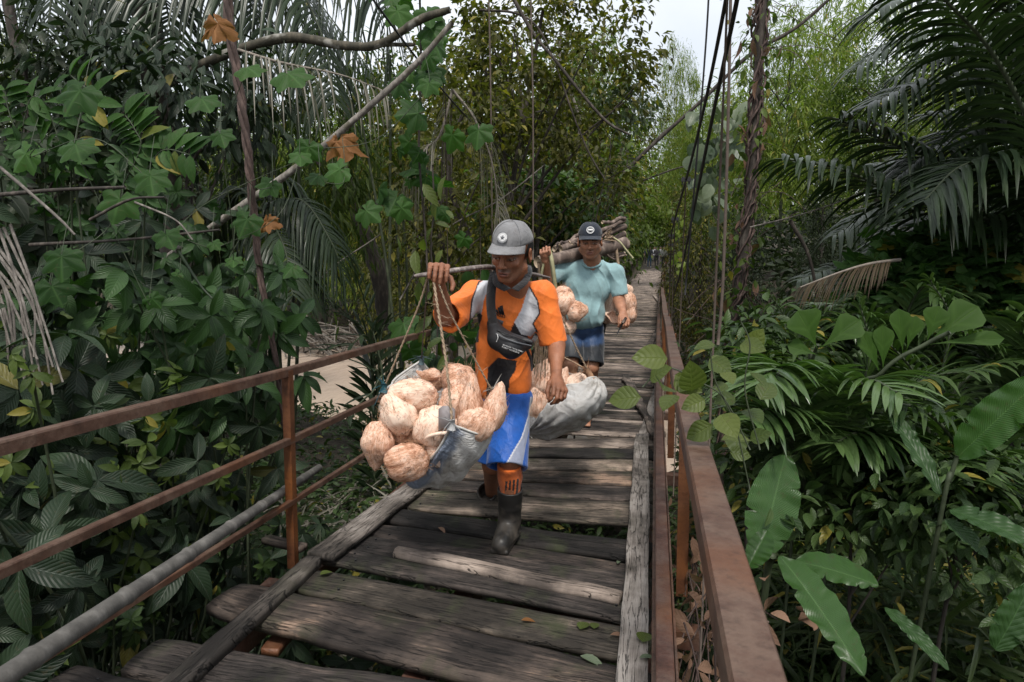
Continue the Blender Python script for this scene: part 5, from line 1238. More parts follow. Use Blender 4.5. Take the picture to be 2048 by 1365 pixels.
LM['deadleaf'] = mat_leaf('dead_orange_leaf', (.12, .048, .014), (.25, .115, .04), .7, .3, .7, .3, nv=5, spots=.3)
LM['deadleaf2'] = mat_leaf('dead_brown_leaf', (.10, .055, .035), (.22, .13, .085), .7, .15, .5, .4, nv=5, spots=.3)
M['bark'] = mat_bark('dark_bark', (.035, .028, .022), (.11, .09, .075)); M['bark_moss'] = mat_bark('mossy_bark', (.05, .045, .03), (.12, .10, .07), 1, (.28, .27, .24))
M['bark_pale'] = mat_bark('pale_bark', (.18, .16, .14), (.38, .35, .31), 1.5, (.10, .09, .06)); M['liana'] = mat_bark('brown_liana', (.07, .045, .038), (.19, .13, .11), 1.4)
M['culm'] = mat_bark('bamboo_culm', (.03, .04, .02), (.10, .12, .06), .6); M['stem'] = mat_plain('green_stem', (.045, .06, .03), .6, 30, .4); M['drystem'] = mat_plain('dry_stem', (.22, .19, .16), .8, 30, .4)
M['twig'] = mat_bark('pale_twig', (.13, .115, .10), (.30, .27, .24), 2)

# ------------------------------------------------------------ ground and water
def river_d(x, y): return np.abs((x + 11) * .30 + (y - 21.5) * .954 - 0.0) # distance from the river's middle line
def terr(x, y):
    x, y = np.asarray(x, float), np.asarray(y, float); P = np.stack([x, y, 0 * x], -1)
    z = -1.75 + .35 * vnoise(P, .35, 5) + .10 * vnoise(P, 1.7, 9)
    z = z + np.clip((x - .6), 0, 9) * .10 + np.clip(x - .3, 0, 1.5) / 1.5 * np.clip(y - 2.5, 0, 10) * .16
    z = z + np.clip(-x - 3, 0, 20) * .02
    rd_ = river_d(x, y); k = np.clip((8.2 - rd_) / 3.0, 0, 1); k = k * k * (3 - 2 * k) * np.clip((3.5 - x) / 3, 0, 1); z = z * (1 - k) + (-4.0) * k
    z = z + np.clip((y - 34) / 34, 0, 1) * 1.7 + np.clip(y - 70, 0, 200) * .05 + np.clip(np.abs(x) - 25, 0, 100) * .10; return z
xs = np.concatenate([np.linspace(-400, -30, 20)[:-1], np.linspace(-30, 30, 121), np.linspace(30, 400, 20)[1:]]); ys = np.concatenate([np.linspace(-60, -4, 12)[:-1], np.linspace(-4, 40, 100), np.linspace(40, 700, 40)[1:]])
Xg, Yg = np.meshgrid(xs, ys); Pg = np.stack([Xg, Yg, terr(Xg, Yg)], -1)
m, nt, p = newmat('forest_floor'); v = coord(nt); n1 = noise(nt, v, 3, 8, .7); n2 = noise(nt, v, 24, 6, .7)
c = ramp(nt, math_(nt, 'ADD', math_(nt, 'MULTIPLY', n1, .6), math_(nt, 'MULTIPLY', n2, .4)), [(.35, (.018, .014, .010)), (.5, (.045, .036, .024)), (.62, (.09, .072, .05)), (.7, (.03, .04, .018))])
nt.links.new(c, p.inputs['Base Color']); p.inputs['Roughness'].default_value = .95; bump(nt, p, n2, 1, .05); M['floor'] = m
kind(MB().grid(Pg).build('ground', M['floor']), 'structure', 'dark forest floor of leaf litter and mud around the bridge')
m, nt, p = newmat('river_water'); v = coord(nt); n1 = noise(nt, mapping(nt, v, (1, .35, 1)), 1.6, 5, .6, dist=.5); n2 = noise(nt, v, .35, 3)
c = mix(nt, n2, (.47, .365, .29), (.60, .48, .395)); nt.links.new(c, p.inputs['Base Color']); p.inputs['Roughness'].default_value = .2; p.inputs['Specular IOR Level'].default_value = .5; bump(nt, p, n1, .6, .12); M['water'] = m
kind(MB().grid(np.stack([*np.meshgrid(np.linspace(-60, 40, 30), np.linspace(4, 60, 20)), np.full((20, 30), -2.95)], -1)).build('river', M['water']), 'structure', 'muddy tan river flowing behind the left railing')

# ------------------------------------------------------------ generic plants
def tree(base, crown_c, r, nc, per, sig, T, size, mat, bark, label, group=None, name='tree', droop=.35, limbs=7, tr=.12, cat='tree', shell=.4, flat=.8, spread=.7, lean=None):
    base = np.array(base, float); crown_c = np.array(crown_c, float); r = np.array(r, float)
    o = thing(name, tuple(map(float, base)), label, cat, group)
    P, off, cc = clumps(crown_c, r, nc, per, sig, shell, flat); D = leaf_dirs(off, droop, spread); S = size * rng.uniform(.6, 1.35, len(P))
    MB().inst(T, frames(P, D, S)).build('crown', LM[mat], o)
    mb = MB(); top = crown_c + [0, 0, r[2] * .5]; mid = (base + top) / 2 + (rng.standard_normal(3) * [.3, .2, 0] * min(1, np.linalg.norm(top - base) * .08))
    tp = bez([base - [0, 0, .3], mid, top], 8); mb.tube(tp, np.linspace(tr, tr * .3, len(tp)), 9, jit=.04)
    for k in range(limbs):
        a = tp[int(len(tp) * rng.uniform(.45, .85))]; b = cc[rng.integers(0, len(cc))]; mb.tube(bez([a, (a + b) / 2 + [0, 0, r[2] * .12], b], 6), np.linspace(tr * .38, tr * .08, 13)[:len(bez([a, (a + b) / 2, b], 6))], 6)
    mb.build('trunk', M[bark], o); return o
KID = {}
def copy_thing(o, kids, loc, rz, sc, label, group):
    c = o.copy(); COL.objects.link(c); c.location = loc; c.rotation_euler = (0, 0, rz); c.scale = sc; c['label'] = label; c['group'] = group
    for k in kids: d = k.copy(); COL.objects.link(d); d.parent = c
    return c
def stuff(name, mb, mat, label): return kind(mb.build(name, LM.get(mat) or M[mat]), 'stuff', label)
def pxr(a, Y): return a * Y / F
def at_ground(px, Y):
    x = W(px, 500, Y)[0]; return np.array([x, Y, float(terr(x, Y))])

# far forest: one mass that closes the view
def mass(spec, T, size, mat, name, label, droop=.3, sig=.5):
    mb = MB()
    for (px, py, Y, rx, ry, nc, per) in spec:
        c = W(px, py, Y); P, off, _ = clumps(c, (pxr(rx, Y), pxr(rx, Y) * .7, pxr(ry, Y)), nc, per, sig * Y / 40, .2, .8)
        mb.inst(T, frames(P, leaf_dirs(off, droop), size * Y / 40 * rng.uniform(.6, 1.4, len(P))))
    return stuff(name, mb, mat, label)
spec = []
for px in range(-260, 2420, 95):
    for Y, py, n in ((62, 395, 60), (78, 330, 60)):
        top = 0
        if 1240 < px < 1440: py += 60
        spec.append((px + rnd.uniform(-30, 30), py + rnd.uniform(-35, 35), Y + rnd.uniform(-6, 6), 90, 95, n, 22))
mass(spec, T_FAR, .34, 'farleaf', 'far_forest', 'mass of far green forest closing the view behind all the trees', sig=.55)
spec = [(px + rnd.uniform(-20, 20), py + rnd.uniform(-20, 20), Y, 85, 75, 50, 24) for px, py, Y in ((1310, 430, 72), (1290, 380, 80), (1340, 350, 80), (1250, 400, 66), (1380, 380, 66), (1310, 490, 84), (1350, 440, 76))]
mass(spec, T_FAR, .26, 'bamboo', 'far_thicket', 'bright yellow-green thicket at the far end of the walkway', sig=.5)

# tree kinds for the middle distance, each copied with its own crown turned and scaled
def proto(kind_, label, loc, group):
    if kind_ == 'feather': return tree(loc, np.array(loc) + [0, 0, 6.2], (2.7, 2.4, 4.2), 190, 62, .24, T_BAM, .30, 'bamboo', 'culm', label, group, 'bamboo', .8, 16, .07, 'bamboo', .1, 1.2)
    if kind_ == 'broad': return tree(loc, np.array(loc) + [0, 0, 6.5], (3.0, 2.6, 3.6), 150, 60, .26, T_SM, .17, 'mid', 'bark', label, group, 'broadleaf_tree', .35, 12, .17, 'tree', .2)
    if kind_ == 'olive': return tree(loc, np.array(loc) + [0, 0, 6.0], (2.8, 2.4, 4.0), 170, 56, .22, T_SM, .145, 'brownish', 'bark', label, group, 'small_leaved_tree', .4, 14, .14, 'tree', .2)
    if kind_ == 'dark': return tree(loc, np.array(loc) + [0, 0, 5.5], (2.9, 2.6, 4.2), 170, 58, .25, T_SM, .16, 'dark', 'bark', label, group, 'dark_tree', .4, 12, .16, 'tree', .15)
protos = {}
BG = [ # kind, px, Y, top py, width scale, label
 ('feather', 1395, 33, 185, 1.0, 'feathery bamboo clump right of the sky gap behind the cables'),
 ('feather', 1560, 24, 20, 1.25, 'tall feathery bamboo directly behind the vine-wrapped trunk'),
 ('feather', 1660, 30, -30, 1.25, 'feathery bamboo right of the vine-wrapped trunk reaching the top edge'),
 ('feather', 1490, 40, 160, 1.2, 'far feathery bamboo seen between cables and wrapped trunk'),
 ('broad', 1745, 22, 60, .95, 'dark green bushy tree with thin trunks left of the big palm'),
 ('feather', 1850, 18, 110, .95, 'bright bamboo clump behind the big arching palm fronds'),
 ('broad', 1960, 24, -60, 1.1, 'leafy tree behind the upper right palm fronds'),
 ('dark', 2080, 16, -80, 1.2, 'dark tree filling the right edge behind the palm'),
 ('dark', 1640, 14, 330, .62, 'low dark tree behind the arching palm frond tip'),
 ('feather', 1345, 48, 75, .5, 'thin far bamboo sprays crossing the sky gap'),
 ('olive', 1235, 34, 80, .85, 'olive tree closing the left side of the walkway far off'),
 ('feather', 1165, 26, 60, .9, 'yellowish bamboo behind the silver-leaved branch'),
 ('broad', 1110, 20, 20, 1.0, 'green tree behind the firewood bundle'),
 ('olive', 1015, 16, -60, 1.0, 'brown-olive tree above the grey cap'),
 ('broad', 900, 22, 40, 1.1, 'green tree between the grey cap and the dead fronds'),
 ('olive', 860, 13, 60, .75, 'small-leaved olive tree behind the gripping hand'),
 ('feather', 745, 26, 190, 1.1, 'bamboo beyond the river seen under the diagonal trunk'),
 ('broad', 640, 30, 190, 1.3, 'tree on the far river bank behind the lianas'),
 ('feather', 520, 24, 190, 1.0, 'green bamboo left of the river behind the twisted liana'),
 ('dark', 430, 16, 170, 1.1, 'dark tree behind the hanging palm leaflets at upper left'),
 ('broad', 330, 24, 130, 1.3, 'tree with sky flecks behind the mossy branch'),
 ('dark', 180, 14, 90, 1.2, 'dark tree at the upper left behind the shrubs'),
 ('dark', -20, 13, -60, 1.3, 'darkest tree at the left edge of the view'),
 ('feather', 80, 22, 60, 1.0, 'bamboo glimpsed between the dark trees at far left'),
 ('olive', 1400, 17, 300, .60, 'brown tangled low tree right of the walkway behind the suspender rods'),
 ('dark', 1480, 15, 350, .55, 'low dark tree behind the foot of the wrapped trunk'),
 ('dark', 1195, 26, 290, .6, 'dark low tree on the left of the far walkway'),
 ('dark', 700, 30, 420, .7, 'dark brownish tree on the far river bank'),
 ('olive', 770, 16, 300, .4, 'thin brownish tree between river and gripping hand'),
]
gname = {'feather': 'feathery bamboo clumps', 'broad': 'green broadleaf trees', 'olive': 'small-leaved olive trees', 'dark': 'dark trees'}
for kd, px, Y, tp, ws, lab in BG:
    b = at_ground(px, Y); topz = W(px, tp, Y)[2]; hh = max(2.5, topz - b[2])
    if kd not in protos:
        o = proto(kd, lab, (0, 0, 0), gname[kd]); protos[kd] = (o, [ch for ch in bpy.data.objects if ch.parent == o]); c = o
        c.location = b
    else: c = copy_thing(*protos[kd], b, rnd.uniform(0, 6.28), (1, 1, 1), lab, gname[kd])
    sc = hh / 10.2; c.scale = (sc * .9 * ws, sc * .9 * ws, sc); c.rotation_euler = (0, 0, rnd.uniform(0, 6.28))

# ------------------------------------------------------------ palms
def frond(mb, pts, n=46, L=.7, w=.035, droop=.7, side_up=.25, rach=.014, nseg=6, prof=None, gap=0.0, fwd=.5, twist=None, mat=0):
    P = bez(pts, 10); s = np.r_[0, np.cumsum(np.linalg.norm(np.diff(P, axis=0), axis=1))]; tot = s[-1]
    mb.tube(P, np.linspace(rach, rach * .3, len(P)), 6, mat=1)
    for k in range(n):
        u = .10 + .90 * k / (n - 1)
        p = np.array([np.interp(u * tot, s, P[:, i]) for i in range(3)]); q = np.array([np.interp(min(1, u + .02) * tot, s, P[:, i]) for i in range(3)]); p_ = np.array([np.interp(max(0, u - .02) * tot, s, P[:, i]) for i in range(3)])
        t = (q - p_) / np.linalg.norm(q - p_); sd_ = np.cross(t, [0, 0, 1.]); sd_ /= np.linalg.norm(sd_) + 1e-9; up = np.cross(sd_, t)
        ln = L * (math.sin(math.pi * (.12 + .80 * u)) ** .7) * rng.uniform(.85, 1.1)
        for sg in (-1, 1):
            if rng.random() < gap: continue
            d = sd_ * sg * .85 + t * (fwd + rng.uniform(-.12, .12)) + up * (side_up + rng.uniform(-.12, .12)); d /= np.linalg.norm(d); wx = np.cross(d, up); wx /= np.linalg.norm(wx); G = []
            dr = droop * rng.uniform(.75, 1.3); pr = p + t * rng.uniform(-.01, .01)
            for i in range(nseg):
                a = i / (nseg - 1); c = pr + d * ln * (a - .25 * dr * a * a) + np.array([0, 0, -1.]) * ln * dr * a ** 2 * .8
                ww = w * .5 * (math.sin(math.pi * min(1, .12 + a * .88)) ** .6); nn = np.cross(d, wx)
                G.append([c - wx * ww, c + nn * ww * -.35, c + wx * ww])
            mb.grid(G, (1, 1), mat)
def palm(name, base, fr, label, cat='palm', mats=('palm', 'stem'), group=None, trunk=None, **kw):
    o = thing(name, tuple(map(float, base)), label, cat, group)
    for f in fr:
        mb = MB(); k = dict(kw); pts = f
        if isinstance(f, tuple): pts, k2 = f; k.update(k2)
        frond(mb, pts, **k); mb.build('frond', [LM[mats[0]], M[mats[1]]], o)
    if trunk is not None: MB().tube(bez(trunk[0], 8), trunk[1], 10, jit=.06).build('trunk', M['bark'], o)
    return o
# big palm, upper right
b = at_ground(2250, 6.0)
fr = [[W(2330, 560, 6.2), W(2080, 470, 6.0), W(1820, 395, 5.8), W(1680, 338, 5.7), W(1568, 318, 5.6)],
      [W(2330, 420, 6.4), W(2180, 120, 6.2), W(2010, 20, 6.0), W(1870, -20, 5.7), W(1750, 20, 5.5)],
      [W(2330, 450, 6.4), W(2120, 230, 6.4), W(1960, 165, 6.2), W(1830, 170, 6.0), W(1740, 210, 5.9)],
      [W(2330, 500, 6.8), W(2150, 330, 6.8), W(1990, 260, 6.6), W(1880, 290, 6.4), W(1800, 350, 6.3)],
      [W(2250, 700, 5.4), W(2120, 380, 5.2), W(2000, 130, 5.0), W(1900, 10, 4.8), W(1820, -60, 4.7)],
      [W(2330, 600, 7.0), W(2120, 520, 7.0), W(1960, 450, 6.8), W(1840, 450, 6.6), W(1760, 500, 6.5)],
      [W(2350, 500, 5.6), W(2200, 420, 5.4), W(2050, 330, 5.3), W(1930, 330, 5.2), W(1850, 400, 5.1)],
      [W(2350, 300, 5.8), W(2220, 60, 5.6), W(2100, -80, 5.4), W(1980, -140, 5.2)]]
fr += [[W(2330, 520, 7.4), W(2160, 250, 7.2), W(2040, 120, 7), W(1900, 100, 6.8), W(1800, 150, 6.7)], [W(2330, 560, 6.6), W(2100, 420, 6.6), W(1930, 340, 6.4), W(1790, 290, 6.2), W(1680, 240, 6.1)], [W(2330, 640, 7.4), W(2150, 600, 7.4), W(2000, 560, 7.2), W(1880, 560, 7.0)], [W(2330, 400, 7.8), W(2150, 160, 7.8), W(1960, 60, 7.6), W(1800, 80, 7.4), W(1720, 130, 7.3)], [W(2330, 560, 8), W(2100, 350, 8), W(1950, 230, 8), W(1850, 230, 7.8)]]
palm('palm_tree', b, fr, 'great dark palm arching in from the upper right edge', n=72, L=1.0, w=.036, droop=.6, side_up=.2, rach=.022, trunk=([b - [0, 0, .3], b + [0, 0, 1.5], W(2330, 560, 6.3)], .16))
# palm behind it with narrow hanging leaflets
b = at_ground(1990, 8.5)
palm('palm_tree', b, [[W(2000, 640, 8.5), W(1880, 470, 8.4), W(1760, 420, 8.2), W(1670, 470, 8.0)], [W(2000, 640, 8.5), W(1960, 440, 8.6), W(1850, 330, 8.6), W(1740, 330, 8.4)], [W(2000, 640, 8.5), W(2050, 430, 8.6), W(2060, 340, 8.6), W(1990, 300, 8.5)],
    [W(2000, 660, 8.5), W(1830, 560, 8.2), W(1700, 530, 8.0), W(1600, 560, 7.8)], [W(2000, 640, 8.5), W(1900, 560, 8.0), W(1780, 500, 7.8), W(1690, 540, 7.6)]], 'shadowed palm with hanging leaflets below the great palm', n=50, L=.95, w=.045, droop=.9, rach=.02)
# dead brown frond
palm('dead_frond', W(1790, 540, 5.2), [[W(1800, 520, 5.4), W(1740, 528, 5.2), W(1680, 545, 5.1), W(1600, 575, 5.0)]], 'withered brown palm frond drooping above the right undergrowth', 'frond', ('deadfrond', 'drystem'), n=80, L=.30, w=.009, droop=.75, gap=.3, side_up=-.1, fwd=1.7)
# palms hanging at the upper left
b = at_ground(330, 7.5)
fr = [[W(250, -260, 7), W(420, -190, 6.8), W(560, -80, 6.6), W(640, 60, 6.5), W(670, 200, 6.4)], [W(250, -260, 7.2), W(500, -250, 7.0), W(680, -160, 6.9), W(760, -30, 6.8), W(780, 120, 6.8)],
      [W(250, -260, 7), W(380, -140, 6.6), W(480, -30, 6.4), W(540, 90, 6.3)], [W(200, -240, 6.8), W(280, -120, 6.4), W(330, 0, 6.2), W(350, 150, 6.1)], [W(160, -240, 7), W(120, -100, 6.6), W(100, 20, 6.4), W(90, 170, 6.3)],
      [W(200, -240, 7.2), W(20, -160, 7), W(-80, -20, 6.8), W(-120, 160, 6.7)], [W(260, -240, 8), W(450, -180, 8.2), W(600, -40, 8.3), W(740, 140, 8.4)], [W(200, -200, 7.4), W(220, -80, 7.4), W(240, 60, 7.3), W(230, 220, 7.2)]]
palm('palm_tree', b, fr, 'tall palm whose fronds hang down over the top left', n=56, L=1.05, w=.042, droop=1.15, side_up=-.1, rach=.02, fwd=.35, trunk=([b - [0, 0, .3], (b + W(250, -260, 7.2)) / 2 + [.2, 0, 0], W(250, -260, 7.2)], .15))
palm('withered_frond', W(480, 110, 5.0), [[W(460, 95, 5.0), W(560, 125, 5.0), W(680, 150, 5.1), W(775, 185, 5.2)]], 'withered frond with pale hanging strips under the mossy branch', 'frond', ('palmdry', 'drystem'), n=34, L=.50, w=.014, droop=1.5, gap=.35)
palm('withered_frond', W(900, 200, 6.5), [[W(905, 180, 6.5), W(880, 270, 6.5), W(850, 300, 6.4), W(820, 360, 6.4)], [W(905, 180, 6.5), W(950, 240, 6.6), W(985, 330, 6.7), W(1000, 450, 6.7)]], 'withered pale frond hanging in the middle above the gripping hand', 'frond', ('palmdry', 'drystem'), n=34, L=.6, w=.014, droop=1.5, gap=.3)
palm('palm_tree', at_ground(470, 6.0), [[W(520, 420, 6), W(600, 400, 5.9), W(660, 480, 5.8), W(690, 560, 5.8)], [W(520, 420, 6), W(560, 360, 6.1), W(610, 400, 6.2), W(640, 500, 6.2)], [W(520, 420, 6), W(480, 380, 6), W(440, 420, 6), W(420, 500, 6)], [W(520, 430, 6), W(540, 440, 5.7), W(570, 500, 5.5), W(585, 590, 5.4)]], 'small palm with hanging green leaflets behind the twisted liana', n=40, L=.6, w=.03, droop=1.1)
# spiky dwarf palm behind the left railing
b = at_ground(735, 6.2)
palm('dwarf_palm', b, [[b, W(740, 700, 6.2), W(700, 640, 6.2), W(650, 600, 6.1)], [b, W(745, 690, 6.2), W(735, 620, 6.2), W(718, 570, 6.2)], [b, W(760, 690, 6.2), W(790, 650, 6.2), W(820, 640, 6.2)], [b, W(740, 700, 6.2), W(700, 690, 5.9), W(655, 700, 5.7)]], 'spiky dwarf palm standing by the river behind the left handrail', n=16, L=.55, w=.045, droop=.25, side_up=.5, fwd=1.1)
b = at_ground(800, 4.6)
palm('dwarf_palm', b, [[b, W(765, 800, 4.6), W(740, 740, 4.5), W(690, 715, 4.4)], [b, W(770, 800, 4.6), W(760, 720, 4.6), W(745, 660, 4.6)], [b, W(780, 790, 4.6), W(740, 790, 4.4), W(700, 830, 4.2)]], 'dwarf palm poking up behind the front sack', n=10, L=.34, w=.03, droop=.35, fwd=.9)
# right-hand understorey palms
for (px, Y, frs, lab) in [
    (1700, 3.9, [[(1700, 1000), (1690, 860, 3.8), (1650, 760, 3.7), (1570, 700, 3.6)], [(1700, 1000), (1760, 830, 3.8), (1850, 760, 3.7), (1960, 740, 3.6)], [(1700, 1000), (1720, 820, 3.9), (1740, 700, 3.9), (1720, 610, 3.9)], [(1700, 1000), (1640, 880, 3.6), (1560, 850, 3.4), (1500, 880, 3.3)]], 'glossy understorey palm with long leaflets right of the railing'),
    (1860, 4.6, [[(1860, 1000), (1850, 800, 4.5), (1790, 700, 4.4), (1700, 640, 4.3)], [(1860, 1000), (1900, 800, 4.5), (1990, 730, 4.4), (2080, 730, 4.3)], [(1860, 1000), (1880, 780, 4.7), (1900, 640, 4.7), (1860, 560, 4.7)]], 'understorey palm with shining leaflets near the right edge'),
    (1560, 5.2, [[(1560, 900), (1550, 760, 5.1), (1520, 680, 5.0), (1450, 640, 4.9)], [(1560, 900), (1590, 740, 5.2), (1640, 640, 5.2), (1700, 590, 5.2)], [(1560, 900), (1560, 720, 5.3), (1570, 640, 5.3), (1540, 590, 5.3)]], 'smaller understorey palm beside the foot of the wrapped trunk'),
    (1960, 3.2, [[(1960, 1100), (1930, 930, 3.1), (1860, 830, 3.0), (1760, 800, 2.9)], [(1960, 1100), (2000, 900, 3.2), (2060, 820, 3.2), (2140, 800, 3.2)]], 'low palm in front of the long ribbed leaf on the right')]:
    fr = [[W(q[0], q[1], q[2] if len(q) > 2 else Y) for q in f] for f in frs]
    palm('understorey_palm', at_ground(px, Y), fr, lab, mats=('under', 'stem'), group='understorey palms', n=32, L=.46, w=.024, droop=.45, side_up=.2, fwd=.8)
for (px, Y, frs, lab) in [
    (1620, 3.3, [[(1620, 1050), (1600, 930, 3.2), (1560, 850, 3.1), (1500, 820, 3.0)], [(1620, 1050), (1650, 900, 3.3), (1720, 830, 3.2), (1800, 830, 3.1)]], 'low shining palm just above the upright banana leaf'),
    (1780, 5.6, [[(1780, 850), (1770, 700, 5.5), (1720, 620, 5.4), (1640, 610, 5.3)], [(1780, 850), (1800, 680, 5.6), (1860, 600, 5.5), (1950, 590, 5.4)], [(1780, 850), (1780, 660, 5.7), (1790, 570, 5.7), (1750, 520, 5.6)]], 'palm with pale shining leaflets under the withered brown frond'),
    (2010, 5.2, [[(2010, 900), (1990, 740, 5.1), (1920, 660, 5.0), (1840, 650, 4.9)], [(2010, 900), (2030, 720, 5.2), (2090, 640, 5.2), (2160, 640, 5.2)]], 'rightmost understorey palm of the slope'),
    (1830, 3.4, [[(1830, 1100), (1800, 960, 3.3), (1740, 900, 3.2), (1660, 900, 3.1)], [(1830, 1100), (1860, 950, 3.4), (1930, 890, 3.3), (2010, 900, 3.2)]], 'low palm between the drooping banana leaves and the ribbed leaf')]:
    fr = [[W(q[0], q[1], q[2] if len(q) > 2 else Y) for q in f] for f in frs]
    for k_ in range(4):
        sg = rnd.choice((-1, 1)); dx = rnd.uniform(60, 210) * sg; dy = rnd.uniform(150, 330); c0 = frs[0][0]
        fr.append([W(c0[0], c0[1], Y), W(c0[0] + dx * .25, c0[1] - dy * .7, Y - .15), W(c0[0] + dx * .65, c0[1] - dy, Y - .35), W(c0[0] + dx, c0[1] - dy * .93, Y - .5)])
    palm('understorey_palm', at_ground(px, Y), fr, lab, mats=('shine', 'stem'), group='understorey palms', n=32, L=.50, w=.027, droop=.45, side_up=.25, fwd=.9)
for (px, py, Y, rx, rz, mt, T_, sz, lab) in [(1880, 560, 6.0, .75, .35, 'lobed', T_LOB, .15, 'mound of lobed creeper leaves under the great palm'), (1640, 660, 6.9, .4, .2, 'under', T_OVS, .13, 'leafy mound left of the shining palms'), (2050, 720, 5.4, .4, .3, 'under', T_OVS, .11, 'leafy bush at the right edge above the ribbed leaf'), (1540, 720, 4.4, .28, .2, 'under', T_OVS, .10, 'leafy bush between the vine and the shining palms'), (1700, 950, 3.2, .55, .22, 'under', T_OVS, .09, 'leafy mound behind the upright banana leaf'), (1950, 1000, 3.0, .45, .25, 'under', T_OVS, .085, 'leafy mound below the ribbed leaf')]:
    tree(at_ground(px, Y), W(px, py, Y), (rx, .5, rz), 70, 18, .10, T_, sz, mt, 'bark', lab, None, 'bush', .3, 5, .015, 'bush')
# broad pleated leaflets (one stem with wedge-shaped leaflets)
pl = thing('pleated_palm', tuple(map(float, at_ground(1660, 3.3))), 'palm with broad pleated wedge leaflets standing up in the light', 'palm')
MB().tube(bez([at_ground(1660, 3.3), W(1690, 880, 3.2), W(1765, 745, 3.1), W(1850, 690, 3.05), W(1900, 665, 3.0)], 8), .009, 7).build('stalk', M['stem'], pl)
MB().tube(bez([at_ground(1600, 3.4), W(1610, 800, 3.3), W(1625, 720, 3.25), W(1636, 690, 3.2)], 8), .008, 7).build('stalk', M['stem'], pl)
for (p, q, w_) in [((1636, 700), (1600, 625), .16), ((1636, 700), (1718, 640), .13), ((1762, 752), (1728, 665), .085), ((1766, 745), (1768, 655), .085), ((1806, 712), (1800, 622), .085), ((1812, 705), (1832, 635), .075), ((1852, 688), (1878, 615), .10), ((1852, 690), (1955, 612), .15), ((1852, 690), (2010, 670), .07), ((1640, 712), (1580, 690), .08)]:
    a, b_ = W(*p, 3.15), W(*q, 3.15); L = np.linalg.norm(b_ - a) * 1.06; wdt = w_ / L
    MB().inst(leafT(10, min(1.6, wdt * 1.15), .80, .12, .22, 9, curl=.15, pw=.7), frames([a], [b_ - a], L, up=(-.1, -.9, .5), roll=.05)).build('leaflet', LM['pleat'], pl)

# ------------------------------------------------------------ banana and other big leaves on the right
def bigleaf(mb, a, b, wd, up, droop=.15, ny=90, wav=.012, fold=.14, rag=.010, peak=.5):
    V, Fq, U = leafT(ny, wd / np.linalg.norm(b - a), peak, droop, fold, 9, wav=wav, pw=.5); 
    e = np.abs(U[:, 0] - .5) * 2
    for q in rng.uniform(.15, .92, 4): V[:, 0] *= 1 - (.10 + .3 * rng.random()) * np.exp(-((U[:, 1] - q) / .012) ** 2) * (e > .5) * ((U[:, 0] > .5) == (rng.random() > .5))
    V[:, 2] += .01 * np.sin(U[:, 1] * 40 + e * 3) * e; V[:, 0] *= 1 + rag * np.sin(U[:, 1] * 60) * e + .5 * rag * np.sin(U[:, 1] * 23 + 1); mb.inst((V, Fq, U), frames([a], [b - a], np.linalg.norm(b - a), up=up, roll=.0)); return mb
bn = thing('banana_plant', tuple(map(float, at_ground(1580, 2.9))), 'young banana plant with wide glossy leaves right of the near handrail', 'banana plant')
for (p, q, w_, up, dr) in [(W(1520, 1115, 2.55), W(1572, 905, 2.75), .20, (-.1, -.8, .6), .05), (W(1590, 1122, 2.5), W(1762, 1160, 2.4), .125, (0, -.5, .85), .12), (W(1560, 1112, 2.45), W(1745, 1345, 2.15), .155, (.2, -.45, .85), .10), (W(1535, 1060, 2.5), W(1497, 1140, 2.45), .10, (.3, -.8, .5), .1)]:
    bigleaf(MB(), p, q, w_, up, dr).build('leaf', LM['banana'], bn)
MB().tube(bez([at_ground(1530, 2.7), W(1528, 1200, 2.6), W(1545, 1112, 2.5)], 6), .014, 8).build('stem', M['stem'], bn)
gl_ = thing('ribbed_leaf_plant', tuple(map(float, at_ground(1900, 2.7))), 'tall plant with long ribbed leaves at the right edge', 'plant')
for (p, q, w_, up) in [(W(1915, 915, 2.6), W(2085, 745, 2.45), .15, (-.3, -.8, .6)), (W(1900, 1020, 2.5), W(2080, 1075, 2.3), .10, (0, -.5, .85)), (W(1890, 1040, 2.5), W(1985, 1110, 2.4), .07, (0, -.4, .85)), (W(1880, 990, 2.6), W(1780, 790, 2.8), .08, (.3, -.8, .4)), (W(1990, 1300, 2.1), W(2070, 1170, 2.1), .10, (0, -.8, .6)), (W(1770, 1215, 2.4), W(1905, 1330, 2.2), .06, (0, -.5, .8))]:
    bigleaf(MB(), p, q, w_, up).build('leaf', LM['shrub2' if w_ < .12 else 'banana'], gl_)
MB().tube(bez([at_ground(1850, 2.8), W(1880, 1040, 2.6), W(1900, 960, 2.6), W(1915, 912, 2.6)], 8), .008, 7).build('stem', M['stem'], gl_)
# climbing vine with round leaves over the right handrail
vn = thing('climbing_vine', tuple(map(float, W(1440, 900, 2.0))), 'yellow-green round-leaved vine spilling over the right handrail', 'vine')
P0 = [(1282, 795), (1335, 718), (1350, 750), (1398, 748), (1384, 782), (1325, 770), (1420, 720), (1448, 745), (1470, 795), (1440, 830), (1442, 880), (1455, 720), (1480, 690), (1500, 745), (1410, 800), (1425, 850), (1470, 860), (1490, 820), (1460, 905), (1500, 880), (1520, 800), (1455, 770), (1430, 690), (1500, 700), (1300, 760), (1350, 790)]
P_ = np.array([W(a, b, 1.75 + .25 * rnd.random() + max(0, a - 1400) * .003) for a, b in P0]); D_ = rng.standard_normal((len(P_), 3)) * [.8, .3, .25] + [-.1, -.35, -.1]; D_[:3] = [(-1, 0, -.1), (-.8, -.3, .1), (.6, -.5, -.3)]
P_[:, 2] += .0; MB().inst(T_ROUND, frames(P_, D_, rng.uniform(.055, .10, len(P_)), up=(0, -.75, .7), roll=.3)).build('leaves', LM['round'], vn)
mb = MB()
